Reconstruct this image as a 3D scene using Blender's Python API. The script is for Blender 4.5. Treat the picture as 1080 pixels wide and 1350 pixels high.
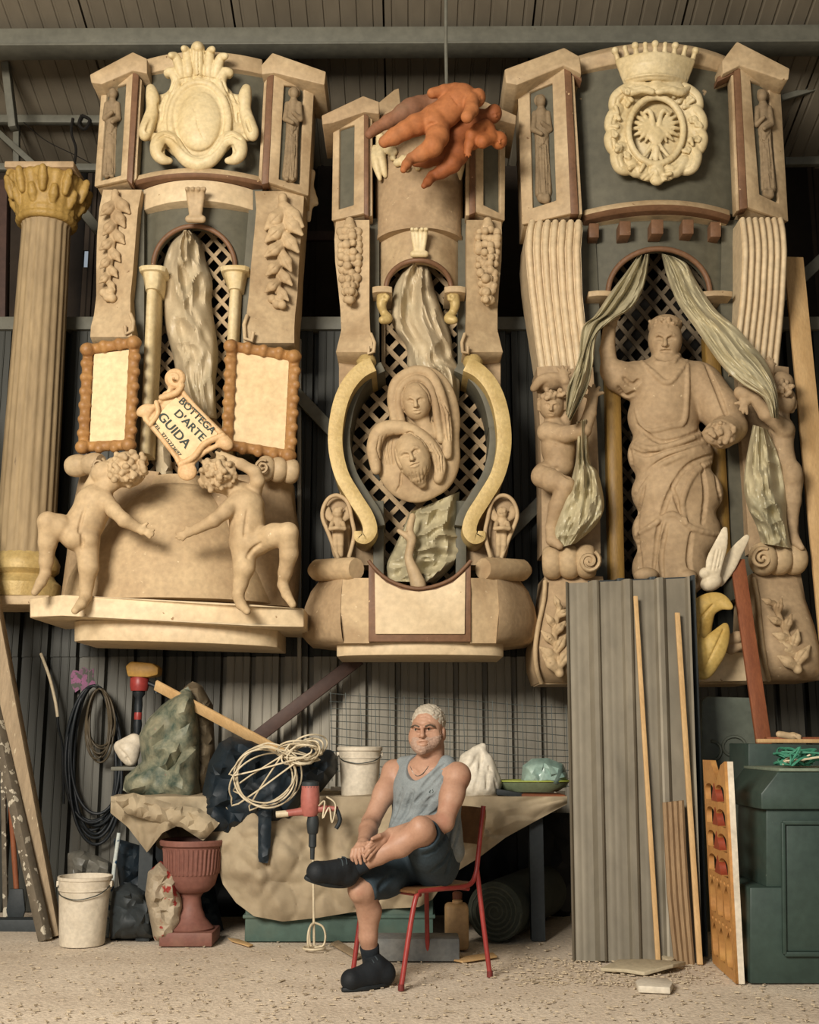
import bpy, bmesh, math, random
import numpy as np
from mathutils import Vector, Matrix, noise
from mathutils.geometry import delaunay_2d_cdt
R = math.radians
random.seed(7)
for _o in list(bpy.data.objects): bpy.data.objects.remove(_o)
S = bpy.context.scene
COL = S.collection

# ---------------------------------------------------------------- camera
FOC, PITCH, HC = 1520.0, R(11.2), 1.14          # focal length in pixels of the 1080x1350 frame
cp, sp = math.cos(PITCH), math.sin(PITCH)
cam_d = bpy.data.cameras.new('camera'); cam = bpy.data.objects.new('camera', cam_d); COL.objects.link(cam)
cam.location = (0, 0, HC); cam.rotation_euler = (R(90) + PITCH, 0, 0)
cam_d.sensor_fit = 'VERTICAL'; cam_d.sensor_height = 24; cam_d.lens = 24 * FOC / 1350
cam_d.clip_end = 200
S.camera = cam

# ---------------------------------------------------------------- light
W = bpy.data.worlds.new('world'); S.world = W; W.use_nodes = True
wb = W.node_tree.nodes['Background']
wb.inputs[0].default_value = (0.80, 0.90, 1.0, 1); wb.inputs[1].default_value = 0.4
def area(name, loc, rot, sx, sy, power, col):
    d = bpy.data.lights.new(name, 'AREA'); d.shape = 'RECTANGLE'; d.size = sx; d.size_y = sy
    d.energy = power; d.color = col
    o = bpy.data.objects.new(name, d); COL.objects.link(o); o.location = loc; o.rotation_euler = rot
    return o
# daylight falling in through the wide open shed front behind the photographer
area('open_front_daylight', (-3.4, -1.4, 4.3), (R(80), 0, R(-21)), 2.6, 2.2, 1350, (1.0, 0.925, 0.825))
S.view_settings.view_transform = 'Standard'; S.view_settings.look = 'None'
S.view_settings.gamma = 1; S.view_settings.use_curve_mapping = False
S.view_settings.exposure = -0.18

# ---------------------------------------------------------------- pixels to places
def ray(px, py):
    u, v = (px - 540) / FOC, (675 - py) / FOC
    return Vector((u, cp - v * sp, sp + v * cp))
def P(px, py, Y):                       # the point at distance Y seen at a pixel
    d = ray(px, py); t = Y / d.y
    return Vector((d.x * t, Y, HC + d.z * t))
def G(px, py, z=0.0):                   # the point of the level z seen at a pixel
    d = ray(px, py); t = (z - HC) / d.z
    return Vector((d.x * t, d.y * t, z))
def PS(py, Y):                          # metres per pixel there
    return Y / ray(540, py).y / FOC
def TOPX(p):                            # point to pixel
    x, y, z = p[0], p[1], p[2] - HC
    w = y * cp + z * sp; v = -y * sp + z * cp
    return 540 + FOC * x / w, 675 - FOC * v / w

# ---------------------------------------------------------------- materials
def C(h):
    h = h.lstrip('#'); out = []
    for i in (0, 2, 4):
        c = int(h[i:i + 2], 16) / 255
        out.append(c / 12.92 if c <= .04045 else ((c + .055) / 1.055) ** 2.4)
    return (*out, 1)
MATS = {}
def mat(name, c1, c2=None, scale=4.0, rough=.7, bump=.15, metal=0.0, chip=None, chip_at=.66, chip_scale=14, stretch=(1, 1, 1), bscale=None, trans=0.0, alpha=1.0, spec=.4, sharp=.25, ior=1.45, dust=None, grain=.12):
    if name in MATS: return MATS[name]
    m = bpy.data.materials.new(name); m.use_nodes = True; nt = m.node_tree; N, L = nt.nodes, nt.links
    b = N['Principled BSDF']
    b.inputs['Roughness'].default_value = rough; b.inputs['Metallic'].default_value = metal
    b.inputs['Specular IOR Level'].default_value = spec; b.inputs['IOR'].default_value = ior
    b.inputs['Transmission Weight'].default_value = trans; b.inputs['Alpha'].default_value = alpha
    g = N.new('ShaderNodeNewGeometry'); mp = N.new('ShaderNodeMapping'); mp.inputs['Scale'].default_value = stretch
    L.new(g.outputs['Position'], mp.inputs['Vector'])
    n1 = N.new('ShaderNodeTexNoise'); n1.inputs['Scale'].default_value = scale; n1.inputs['Detail'].default_value = 7; n1.inputs['Roughness'].default_value = .62
    L.new(mp.outputs[0], n1.inputs['Vector'])
    r = N.new('ShaderNodeValToRGB'); r.color_ramp.elements[0].position = .5 - sharp; r.color_ramp.elements[1].position = .5 + sharp
    r.color_ramp.elements[0].color = C(c1); r.color_ramp.elements[1].color = C(c2 or c1)
    L.new(n1.outputs['Fac'], r.inputs[0]); col = r.outputs[0]
    n2 = N.new('ShaderNodeTexNoise'); n2.inputs['Scale'].default_value = (bscale or scale * 9); n2.inputs['Detail'].default_value = 5
    L.new(mp.outputs[0], n2.inputs['Vector'])
    if grain:
        mr = N.new('ShaderNodeMapRange'); mr.inputs[1].default_value = .3; mr.inputs[2].default_value = .7
        mr.inputs[3].default_value = 1 - grain; mr.inputs[4].default_value = 1 + grain
        L.new(n2.outputs['Fac'], mr.inputs[0])
        mx = N.new('ShaderNodeMix'); mx.data_type = 'RGBA'; mx.blend_type = 'MULTIPLY'; mx.inputs[0].default_value = 1
        L.new(col, mx.inputs[6]); L.new(mr.outputs[0], mx.inputs[7]); col = mx.outputs[2]
    for cc, at, sc in ((chip, chip_at, chip_scale), (dust, .56, scale * .6)):
        if not cc: continue
        n3 = N.new('ShaderNodeTexNoise'); n3.inputs['Scale'].default_value = sc; n3.inputs['Detail'].default_value = 6
        L.new(mp.outputs[0], n3.inputs['Vector'])
        q = N.new('ShaderNodeMapRange'); q.inputs[1].default_value = at; q.inputs[2].default_value = at + (.03 if cc is chip else .25)
        L.new(n3.outputs['Fac'], q.inputs[0])
        mx = N.new('ShaderNodeMix'); mx.data_type = 'RGBA'; mx.inputs[7].default_value = C(cc)
        L.new(q.outputs[0], mx.inputs[0]); L.new(col, mx.inputs[6]); col = mx.outputs[2]
    L.new(col, b.inputs['Base Color'])
    if bump:
        bp = N.new('ShaderNodeBump'); bp.inputs['Strength'].default_value = bump; bp.inputs['Distance'].default_value = .01
        L.new(n2.outputs['Fac'], bp.inputs['Height']); L.new(bp.outputs[0], b.inputs['Normal'])
    MATS[name] = m
    return m

# ---------------------------------------------------------------- objects
WL = {}                                  # world place of each object's origin
def tag(o, label=None, cat=None, group=None, kind=None):
    if label: o['label'] = label
    if cat: o['category'] = cat
    if group: o['group'] = group
    if kind: o['kind'] = kind
    return o
def thing(name, loc, label, cat, group=None, kind=None):
    o = bpy.data.objects.new(name, None); COL.objects.link(o); o.location = loc; o.empty_display_size = .1
    WL[o.name] = Vector(loc)
    return tag(o, label, cat, group, kind)
def link_mesh(name, me, mat_, parent=None, base=None):
    o = bpy.data.objects.new(name, me); COL.objects.link(o)
    if mat_: me.materials.append(mat_)
    if parent:
        o.parent = parent; WL[o.name] = WL[parent.name].copy()
        off = WL[parent.name]
    else:
        n = len(me.vertices); co = np.empty(n * 3, np.float32); me.vertices.foreach_get('co', co); co = co.reshape(-1, 3)
        lo, hi = co.min(0), co.max(0)
        off = Vector(base) if base is not None else Vector(((lo[0] + hi[0]) / 2, (lo[1] + hi[1]) / 2, lo[2]))
        o.location = off; WL[o.name] = off.copy()
    me.transform(Matrix.Translation(-off))
    return o
def copy_tree(o, delta, parent=None):
    c = o.copy(); COL.objects.link(c)
    if parent: c.parent = parent
    else: c.location = o.location + Vector(delta)
    WL[c.name] = WL[o.name] + Vector(delta)
    for ch in o.children: copy_tree(ch, delta, c)
    return c
class M:                                 # collects shapes, builds ONE mesh object
    def __init__(s): s.v = []; s.f = []
    def add(s, vs, fs):
        n = len(s.v); s.v += [tuple(v) for v in vs]; s.f += [tuple(i + n for i in f) for f in fs]; return s
    def box(s, lo, hi):
        x0, y0, z0 = lo; x1, y1, z1 = hi
        return s.add([(x0, y0, z0), (x1, y0, z0), (x1, y1, z0), (x0, y1, z0), (x0, y0, z1), (x1, y0, z1), (x1, y1, z1), (x0, y1, z1)],
                     [(0, 3, 2, 1), (4, 5, 6, 7), (0, 1, 5, 4), (1, 2, 6, 5), (2, 3, 7, 6), (3, 0, 4, 7)])
    def extr(s, pts, vec):               # a polygon in space pushed along vec
        n = len(pts); pts = [Vector(p) for p in pts]; vec = Vector(vec)
        return s.add(pts + [p + vec for p in pts], [tuple(range(n)), tuple(range(2 * n - 1, n - 1, -1))] + [(i, i + n, (i + 1) % n + n, (i + 1) % n) for i in range(n)])
    def prism(s, pts, Y, dy):            # outline traced in pixels at distance Y (or its own), dy deep
        return s.extr([P(p[0], p[1], p[2] if len(p) > 2 else Y) for p in pts], (0, dy, 0))
    def bar(s, a, b, w, h=None, roll=0):
        a, b = Vector(a), Vector(b); h = h or w; d = (b - a).normalized()
        up = Vector((0, 0, 1)) if abs(d.z) < .95 else Vector((0, 1, 0))
        r = d.cross(up).normalized(); u = r.cross(d)
        if roll: r, u = r * math.cos(roll) + u * math.sin(roll), u * math.cos(roll) - r * math.sin(roll)
        q = [r * i * w / 2 + u * j * h / 2 for i, j in ((-1, -1), (1, -1), (1, 1), (-1, 1))]
        return s.add([a + k for k in q] + [b + k for k in q], [(0, 1, 2, 3), (7, 6, 5, 4), (0, 4, 5, 1), (1, 5, 6, 2), (2, 6, 7, 3), (3, 7, 4, 0)])
    def tube(s, pts, r, n=8, closed=False):
        pts = [Vector(p) for p in pts]; m = len(pts); rr = r if isinstance(r, (list, tuple)) else [r] * m
        up = None; vs = []; fs = []
        for i in range(m):
            t = (pts[(i + 1) % m] - pts[i - 1]) if closed else (pts[min(i + 1, m - 1)] - pts[max(i - 1, 0)])
            t = t.normalized() if t.length > 1e-9 else Vector((0, 0, 1))
            if up is None:
                up = t.orthogonal().normalized()
            up = (up - t * up.dot(t)); up = up.normalized() if up.length > 1e-6 else t.orthogonal().normalized()
            w = t.cross(up)
            vs += [pts[i] + (up * math.cos(2 * math.pi * k / n) + w * math.sin(2 * math.pi * k / n)) * rr[i] for k in range(n)]
        for i in range(m if closed else m - 1):
            j = (i + 1) % m
            fs += [(i * n + k, i * n + (k + 1) % n, j * n + (k + 1) % n, j * n + k) for k in range(n)]
        if not closed: fs += [tuple(range(n - 1, -1, -1)), tuple((m - 1) * n + k for k in range(n))]
        return s.add(vs, fs)
    def lathe(s, prof, c, n=24, a0=0, a1=360, sx=1, sy=1):   # prof: (radius, z)
        c = Vector(c); full = abs(a1 - a0) >= 360; m = n if full else n + 1; vs = []; fs = []
        for r, z in prof:
            for k in range(m):
                a = R(a0 + (a1 - a0) * k / n); vs.append(c + Vector((r * sx * math.cos(a), r * sy * math.sin(a), z)))
        for i in range(len(prof) - 1):
            for k in range(n if full else m - 1):
                k2 = (k + 1) % m
                fs.append((i * m + k, i * m + k2, (i + 1) * m + k2, (i + 1) * m + k))
        if full:
            if prof[0][0] > 1e-4: fs.append(tuple(range(m - 1, -1, -1)))
            if prof[-1][0] > 1e-4: fs.append(tuple((len(prof) - 1) * m + k for k in range(m)))
        return s.add(vs, fs)
    def loft(s, rows, Yb, n=1, shape='round'):
        """rows (py, xl, xr, Yl, Yr, bulge): a front lofted through level rows traced at its edges, closed back to Yb"""
        vs = []; fs = []; m = n + 1
        for row in rows:
            py, xl, xr, Yl, Yr = row[:5]; bu = row[5] if len(row) > 5 else 0
            pyr = row[6] if len(row) > 6 else py
            a, b = P(xl, py, Yl), P(xr, pyr, Yr)
            for i in range(m):
                t = i / n; u = 2 * t - 1; q = a.lerp(b, t)
                q.y -= bu * (math.sqrt(max(0, 1 - u * u)) if shape == 'round' else 1 - u * u)
                vs.append(q)
        k = len(rows)
        for r in range(k - 1):
            for i in range(n): fs.append((r * m + i, r * m + i + 1, (r + 1) * m + i + 1, (r + 1) * m + i))
        o = len(vs); back = []
        for r in range(k):
            for i in (0, n):
                q = Vector(vs[r * m + i]); q.y = max(Yb, q.y + .002); vs.append(q)
        for r in range(k - 1):
            fs.append((o + 2 * r, r * m, (r + 1) * m, o + 2 * r + 2)); fs.append((r * m + n, o + 2 * r + 1, o + 2 * r + 3, (r + 1) * m + n))
        fs.append((o, o + 1, *[i for i in range(n, -1, -1)])); fs.append((o + 2 * k - 1, o + 2 * k - 2, *[(k - 1) * m + i for i in range(m)]))
        return s.add(vs, fs)
    def build(s, name, mat_, parent=None, bevel=0, seg=2, smooth=None, base=None, label=None, cat=None, group=None, kind=None):
        me = bpy.data.meshes.new(name); me.from_pydata(s.v, [], s.f)
        bm = bmesh.new(); bm.from_mesh(me)
        bmesh.ops.remove_doubles(bm, verts=bm.verts, dist=1e-5)
        bmesh.ops.recalc_face_normals(bm, faces=bm.faces)
        if bevel:
            es = [e for e in bm.edges if len(e.link_faces) == 2 and e.calc_face_angle(0) > .5]
            bmesh.ops.bevel(bm, geom=es, offset=bevel, segments=seg, affect='EDGES', clamp_overlap=True, profile=.5)
        bm.to_mesh(me); bm.free()
        if smooth or bevel:
            me.shade_smooth(); me.set_sharp_from_angle(angle=R(smooth if smooth and smooth is not True else 40))
            if smooth is True: me.shade_smooth(); [a for a in me.attributes if a.name == 'sharp_edge'] and me.attributes.remove(me.attributes['sharp_edge'])
        o = link_mesh(name, me, mat_, parent, base)
        return tag(o, label, cat, group, kind)
def spline(pts, n=8):                    # Catmull-Rom through tuples of any length
    pts = [tuple(p) for p in pts]; out = []
    for i in range(len(pts) - 1):
        p0, p1, p2, p3 = pts[max(i - 1, 0)], pts[i], pts[i + 1], pts[min(i + 2, len(pts) - 1)]
        for k in range(n):
            t = k / n
            out.append(tuple(.5 * (2 * b + (c - a) * t + (2 * a - 5 * b + 4 * c - d) * t * t + (3 * b - a - 3 * c + d) * t ** 3) for a, b, c, d in zip(p0, p1, p2, p3)))
    return out + [pts[-1]]

# ---------------------------------------------------------------- carved shapes: blended solids, turned into one skin
class Blob:
    def __init__(s, lo, hi, res):
        s.o = np.array(lo, np.float32); s.r = res
        s.n = [int(math.ceil((hi[i] - lo[i]) / res)) + 1 for i in range(3)]
        s.f = np.full(s.n, .25, np.float32)
        s.ax = [(lo[i] + res * np.arange(s.n[i])).astype(np.float32) for i in range(3)]
    @classmethod
    def px(cls, x0, y0, x1, y1, Ya, Yb, res=.008):
        q = [P(a, b, Y) for a in (x0, x1) for b in (y0, y1) for Y in (Ya, Yb)]
        return cls([min(p[i] for p in q) for i in range(3)], [max(p[i] for p in q) for i in range(3)], res)
    def _ap(s, lo, hi, fn, k, sub):
        i0 = [max(0, int((lo[i] - s.o[i]) / s.r)) for i in range(3)]; i1 = [min(s.n[i], int((hi[i] - s.o[i]) / s.r) + 2) for i in range(3)]
        if any(a >= b for a, b in zip(i0, i1)): return s
        sl = tuple(slice(a, b) for a, b in zip(i0, i1))
        X, Y, Z = s.ax[0][sl[0]][:, None, None], s.ax[1][sl[1]][None, :, None], s.ax[2][sl[2]][None, None, :]
        d = fn(X, Y, Z); a = s.f[sl]
        if sub: a, d = -a, d
        if k > 0:
            h = np.maximum(k - np.abs(a - d), 0) / k; m = np.minimum(a, d) - h * h * k * .25
        else: m = np.minimum(a, d)
        s.f[sl] = -m if sub else m
        return s
    def cap(s, a, ra, b, rb, k=.02, sub=False, fl=1.0):
        a, b = np.array(a, np.float32), np.array(b, np.float32); mg = max(ra, rb) + k + 2 * s.r + .03
        ba = b - a; ba[1] /= fl; bb = float(ba @ ba) + 1e-12
        def fn(X, Y, Z):
            x, y, z = X - a[0], (Y - a[1]) / fl, Z - a[2]
            t = np.clip((x * ba[0] + y * ba[1] + z * ba[2]) / bb, 0, 1)
            return np.sqrt((x - t * ba[0]) ** 2 + (y - t * ba[1]) ** 2 + (z - t * ba[2]) ** 2) - (ra + t * (rb - ra))
        return s._ap(np.minimum(a, b) - mg, np.maximum(a, b) + mg, fn, k, sub)
    def ell(s, c, r, rot=None, k=.02, sub=False):
        c = np.array(c, np.float32); r = np.array(r, np.float32); mg = float(r.max()) + k + 2 * s.r + .02
        mt = np.array(rot.transposed() if rot is not None else Matrix.Identity(3), np.float32)
        def fn(X, Y, Z):
            x, y, z = X - c[0], Y - c[1], Z - c[2]
            a, b, e = (mt[i, 0] * x + mt[i, 1] * y + mt[i, 2] * z for i in range(3))
            k0 = np.sqrt((a / r[0]) ** 2 + (b / r[1]) ** 2 + (e / r[2]) ** 2); k1 = np.sqrt((a / r[0] ** 2) ** 2 + (b / r[1] ** 2) ** 2 + (e / r[2] ** 2) ** 2) + 1e-6
            return k0 * (k0 - 1) / k1
        return s._ap(c - mg, c + mg, fn, k, sub)
    # in pixels
    def chain(s, pts, k=.02, sub=False, fl=1.0):             # (px, py, Y, radius px)
        q = [(P(*p[:3]), p[3] * PS(p[1], p[2])) for p in pts]
        if len(q) == 1: q = q * 2
        for (a, ra), (b, rb) in zip(q, q[1:]): s.cap(a, ra, b, rb, k, sub, fl)
        return s
    def epx(s, px, py, Y, rx, rz, ry, ang=0, k=.02, sub=False):   # radii px across, px up, px deep; ang clockwise in the picture
        m = PS(py, Y)
        return s.ell(P(px, py, Y), (rx * m, ry * m, rz * m), Matrix.Rotation(R(ang), 3, 'Y'), k, sub)
    def hit(s, px, py):
        Ys = np.arange(s.ax[1][0], s.ax[1][-1], s.r * .5, dtype=np.float32); d = ray(px, py); t = Ys / d.y
        i = ((d.x * t - s.o[0]) / s.r + .5).astype(int); j = ((Ys - s.o[1]) / s.r + .5).astype(int); l = ((HC + d.z * t - s.o[2]) / s.r + .5).astype(int)
        ok = (i >= 0) & (i < s.n[0]) & (j >= 0) & (j < s.n[1]) & (l >= 0) & (l < s.n[2])
        f = np.where(ok, s.f[np.clip(i, 0, s.n[0] - 1), np.clip(j, 0, s.n[1] - 1), np.clip(l, 0, s.n[2] - 1)], .2)
        w = np.nonzero(f < 0)[0]
        return float(Ys[w[0]]) if len(w) else None
    def line(s, pts, r, sub=True, k=.006, lift=0.0, step=3, taper=True):   # a groove (or a ridge) drawn on the skin as seen
        sm = []
        for a, b in zip(pts, pts[1:]):
            n = max(1, int(math.hypot(b[0] - a[0], b[1] - a[1]) / step))
            sm += [(a[0] + (b[0] - a[0]) * i / n, a[1] + (b[1] - a[1]) * i / n) for i in range(n)]
        sm.append(pts[-1][:2]); q = [(x, y, s.hit(x, y)) for x, y in sm]
        q = [(x, y, Y - lift) for x, y, Y in q if Y is not None]; n = len(q)
        for i in range(n - 1):
            (x, y, Y), (x2, y2, Y2) = q[i], q[i + 1]
            if abs(Y - Y2) > .06: continue
            t1 = 1 - .55 * abs(2 * i / n - 1) ** 3 if taper else 1
            rr = r * PS(y, Y) * t1
            s.cap(P(x, y, Y), rr, P(x2, y2, Y2), rr, k, sub)
        return s
    def ridge(s, pts, r, k=.01, lift=0.0, step=3): return s.line(pts, r, False, k, lift, step)
    def bumps(s, px, py, Y, rx, ry, n, r, seed=1, depth=None):  # knobbly curls over a rounded head
        rn = random.Random(seed)
        for _ in range(n):
            a, q = rn.uniform(0, 6.283), math.sqrt(rn.random())
            x, y = px + rx * q * math.cos(a), py + ry * q * math.sin(a); h = s.hit(x, y)
            if h: s.chain([(x, y, h, r * rn.uniform(.7, 1.2))], .004)
        return s
    def noise(s, amp, sc, seed=0):
        rn = np.random.default_rng(seed); tot = np.zeros_like(s.f)
        for _ in range(7):
            w = rn.normal(size=3) * sc; ph = rn.uniform(0, 6.28, 3)
            tot += np.sin(s.ax[0][:, None, None] * w[0] + ph[0] + np.sin(s.ax[2][None, None, :] * w[2] + ph[2])) * np.sin(s.ax[1][None, :, None] * w[1] + s.ax[2][None, None, :] * w[2] + ph[1])
        s.f += (amp / 2.6) * tot
        return s
    def mesh(s):
        f = s.f; f[0] = f[-1] = .1; f[:, 0] = f[:, -1] = .1; f[:, :, 0] = f[:, :, -1] = .1
        neg = f < 0; nx, ny, nz = f.shape
        c = [neg[i:nx - 1 + i, j:ny - 1 + j, k:nz - 1 + k] for i in (0, 1) for j in (0, 1) for k in (0, 1)]
        al = c[0].copy(); an = c[0].copy()
        for q in c[1:]: al &= q; an |= q
        act = an & ~al; I = np.argwhere(act); idx = np.full(act.shape, -1, np.int32); idx[act] = np.arange(len(I))
        acc = np.zeros((len(I), 3), np.float32); cnt = np.zeros(len(I), np.float32)
        offs = [(i, j, k) for i in (0, 1) for j in (0, 1) for k in (0, 1)]
        val = {o: f[I[:, 0] + o[0], I[:, 1] + o[1], I[:, 2] + o[2]] for o in offs}
        for o in offs:
            for ax in range(3):
                if o[ax]: continue
                p = list(o); p[ax] = 1; p = tuple(p); a, b = val[o], val[p]; m = (a < 0) != (b < 0)
                t = a[m] / (a[m] - b[m]); q = np.tile(np.array(o, np.float32), (len(t), 1)); q[:, ax] += t
                acc[m] += q; cnt[m] += 1
        V = (I + acc / cnt[:, None]) * s.r + s.o
        F = []
        for ax in range(3):
            n0 = np.take(neg, range(f.shape[ax] - 1), ax); n1 = np.take(neg, range(1, f.shape[ax]), ax)
            for flip, m in ((False, n0 & ~n1), (True, ~n0 & n1)):
                e = np.argwhere(m); b, c2 = [(1, 2), (2, 0), (0, 1)][ax]
                e = e[(e[:, b] > 0) & (e[:, c2] > 0) & (e[:, b] < f.shape[b] - 1) & (e[:, c2] < f.shape[c2] - 1)]
                def at(db, dc):
                    g = e.copy(); g[:, b] -= db; g[:, c2] -= dc; return idx[g[:, 0], g[:, 1], g[:, 2]]
                q = np.stack([at(1, 1), at(0, 1), at(0, 0), at(1, 0)], 1)
                F.append(q[:, ::-1] if flip else q)
        F = np.concatenate(F); F = F[(F >= 0).all(1)]
        return V, F
    def build(s, name, mat_, parent=None, base=None, label=None, cat=None, group=None, kind=None, relax=1, extra=()):
        V, F = s.mesh()
        for e_ in extra: V2, F2 = e_.mesh(); F = np.concatenate([F, F2 + len(V)]); V = np.concatenate([V, V2])
        if relax:                         # one light smoothing pass takes off the grid steps
            for _ in range(relax):
                e = np.concatenate([F[:, [0, 1]], F[:, [1, 2]], F[:, [2, 3]], F[:, [3, 0]]]); a = np.zeros_like(V); n = np.zeros(len(V), np.float32)
                for i in (0, 1):
                    for k in range(3): a[:, k] += np.bincount(e[:, i], V[e[:, 1 - i], k], len(V))
                    n += np.bincount(e[:, i], minlength=len(V))
                V = V * .45 + .55 * a / np.maximum(n, 1)[:, None]
        me = bpy.data.meshes.new(name); nv, nf = len(V), len(F)
        me.vertices.add(nv); me.vertices.foreach_set('co', V.astype(np.float32).ravel())
        me.loops.add(nf * 4); me.loops.foreach_set('vertex_index', F.astype(np.int32).ravel())
        me.polygons.add(nf); me.polygons.foreach_set('loop_start', np.arange(0, nf * 4, 4, dtype=np.int32))
        me.update(calc_edges=True); me.validate(); me.shade_smooth()
        o = link_mesh(name, me, mat_, parent, base)
        return tag(o, label, cat, group, kind)

# ---------------------------------------------------------------- cloth and film
def inside(x, y, poly):
    r = False; j = len(poly) - 1
    for i in range(len(poly)):
        xi, yi, xj, yj = *poly[i][:2], *poly[j][:2]
        if (yi > y) != (yj > y) and x < (xj - xi) * (y - yi) / (yj - yi) + xi: r = not r
        j = i
    return r
def edge_dist(x, y, poly):
    best = 1e9
    for i in range(len(poly)):
        ax, ay, bx, by = *poly[i - 1][:2], *poly[i][:2]; dx, dy = bx - ax, by - ay
        t = max(0, min(1, ((x - ax) * dx + (y - ay) * dy) / (dx * dx + dy * dy + 1e-9)))
        best = min(best, math.hypot(x - ax - t * dx, y - ay - t * dy))
    return best
def crumple(p, sc, seed=0.0, run=None):   # sharp-edged folds, 0..1; run: direction (dx, dz) and how much longer folds are that way
    p = Vector(p)
    if run:
        l = math.hypot(run[0], run[1]); a, c = run[0] / l, run[1] / l; u, w = p.x * a + p.z * c, p.x * c - p.z * a
        p = Vector((w * 1.25, p.y, u / run[2]))
    q = p * sc + Vector((seed, seed * 1.7, seed * .6))
    q = q + noise.noise_vector(q * .6) * .5
    d, _ = noise.voronoi(q)
    e, _ = noise.voronoi(q * 2.3 + Vector((5, 3, 1)))
    return (d[1] - d[0]) * .65 + (e[1] - e[0]) * .3
def film(name, poly, Y, dome, amp, mat_, parent=None, sc=7.0, step=5.5, seed=0.0, thick=.004, rim=14, Yf=None, folds=None, run=None, jit=.016, crease=26, **tags):
    """a loose crumpled sheet lying over something: outline traced in pixels, standing off the plane Y by a dome, by folds and by sharp creases"""
    dn = []; st_ = step * .7
    for a, b in zip(poly, poly[1:] + poly[:1]):
        n = max(1, int(math.hypot(b[0] - a[0], b[1] - a[1]) / st_))
        dn += [(a[0] + (b[0] - a[0]) * i / n, a[1] + (b[1] - a[1]) * i / n) for i in range(n)]
    rn = random.Random(int(seed * 10) + 3); cx, cy = sum(p[0] for p in poly) / len(poly), sum(p[1] for p in poly) / len(poly)
    ext = max(math.hypot(p[0] - cx, p[1] - cy) for p in poly); r0 = run or (0, 1, 1.4); l = math.hypot(r0[0], r0[1]); ux, uy = r0[0] / l, -r0[1] / l
    su = step * min(3.4, max(1, r0[2] * .9)); pts = [Vector(p) for p in dn]; u = -ext
    while u < ext:
        w = -ext + rn.uniform(0, step)
        while w < ext:
            a, c = u + rn.uniform(-.42, .42) * su, w + rn.uniform(-.35, .35) * step
            qx, qy = cx + ux * a - uy * c, cy + uy * a + ux * c
            if inside(qx, qy, dn) and edge_dist(qx, qy, poly) > step * .45: pts.append(Vector((qx, qy)))
            w += step
        u += su
    nb = len(dn)
    vo, _, fo, *_r = delaunay_2d_cdt(pts, [(i, (i + 1) % nb) for i in range(nb)], [list(range(nb))], 1, 1e-4)
    vs = []
    for v in vo:
        d = min(1, edge_dist(v.x, v.y, poly) / rim); Y0 = Yf(v.x, v.y) if Yf else Y
        q = P(v.x, v.y, Y0); c = crumple(q, sc, seed, run)
        off = dome * math.sqrt(1 - (1 - d) ** 2) + amp * (c - .25) * (.25 + .75 * d) + jit * rn.uniform(-1, 1) * (.3 + .7 * d)
        if folds:
            for (fx, fy, dx, dy, w, h) in folds:          # a long soft fold through (fx,fy) along (dx,dy)
                l = math.hypot(dx, dy); off += h * math.exp(-(((v.x - fx) * dy - (v.y - fy) * dx) / l / w) ** 2) * d
        vs.append(P(v.x, v.y, Y0 - off))
    me = bpy.data.meshes.new(name); me.from_pydata(vs, [], [tuple(f) for f in fo])
    bm = bmesh.new(); bm.from_mesh(me); bmesh.ops.recalc_face_normals(bm, faces=bm.faces)
    bmesh.ops.subdivide_edges(bm, edges=bm.edges[:], cuts=1, use_grid_fill=True, smooth=.35); bmesh.ops.triangulate(bm, faces=[f for f in bm.faces if len(f.verts) > 4])
    bmesh.ops.solidify(bm, geom=bm.faces[:], thickness=thick); bm.to_mesh(me); bm.free()
    me.shade_smooth(); me.set_sharp_from_angle(angle=R(crease))
    o = link_mesh(name, me, mat_, parent)
    return tag(o, **tags)

def drape(name, left, right, Yf, dome, amp, mat_, seed=0.0, n=72, m=30, pleats=5.0, thick=.004, crease=32, cross=.22, **tags):
    """a hanging sheet between two traced edges, with pleats running along it"""
    Ls, Rs = spline([tuple(map(float, p)) for p in left], 12), spline([tuple(map(float, p)) for p in right], 12); vs = []
    def pick(A, t):
        f = t * (len(A) - 1); i = min(int(f), len(A) - 2); f -= i
        return [p + (q - p) * f for p, q in zip(A[i], A[i + 1])]
    def rid(x, y, z): return 1 - 2 * abs(noise.noise(Vector((x, y, z))))
    for i in range(n + 1):
        t = i / n; a, c = pick(Ls, t), pick(Rs, t)
        for j in range(m + 1):
            u = j / m; e = math.sqrt(max(0, 1 - (2 * u - 1) ** 2)); px_, py_ = a[0] + (c[0] - a[0]) * u, a[1] + (c[1] - a[1]) * u
            wv = u + .10 * noise.noise(Vector((t * 2.2, seed, 1.3)))
            h = .8 * rid(wv * pleats * .8, t * 1.6, seed) + .35 * rid(wv * pleats * 2.1 + 7, t * 4.5, seed + 3) + cross * rid(wv * 2.2 + t * 4.5, t * 5 - wv * 2.6, seed + 9)
            vs.append(P(px_, py_, Yf(px_, py_) - dome * e - amp * (h - .3) * (.25 + .75 * e)))
    m1 = m + 1; fs = [(i * m1 + j, i * m1 + j + 1, (i + 1) * m1 + j + 1, (i + 1) * m1 + j) for i in range(n) for j in range(m)]
    me = bpy.data.meshes.new(name); me.from_pydata(vs, [], fs); bm = bmesh.new(); bm.from_mesh(me); bmesh.ops.triangulate(bm, faces=bm.faces[:])
    ex = bmesh.ops.extrude_face_region(bm, geom=bm.faces[:]); bmesh.ops.translate(bm, verts=[g for g in ex['geom'] if isinstance(g, bmesh.types.BMVert)], vec=(0, thick, 0)); bmesh.ops.recalc_face_normals(bm, faces=bm.faces); bm.to_mesh(me); bm.free(); me.shade_smooth(); me.set_sharp_from_angle(angle=R(crease))
    return tag(link_mesh(name, me, mat_), **tags)

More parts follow.
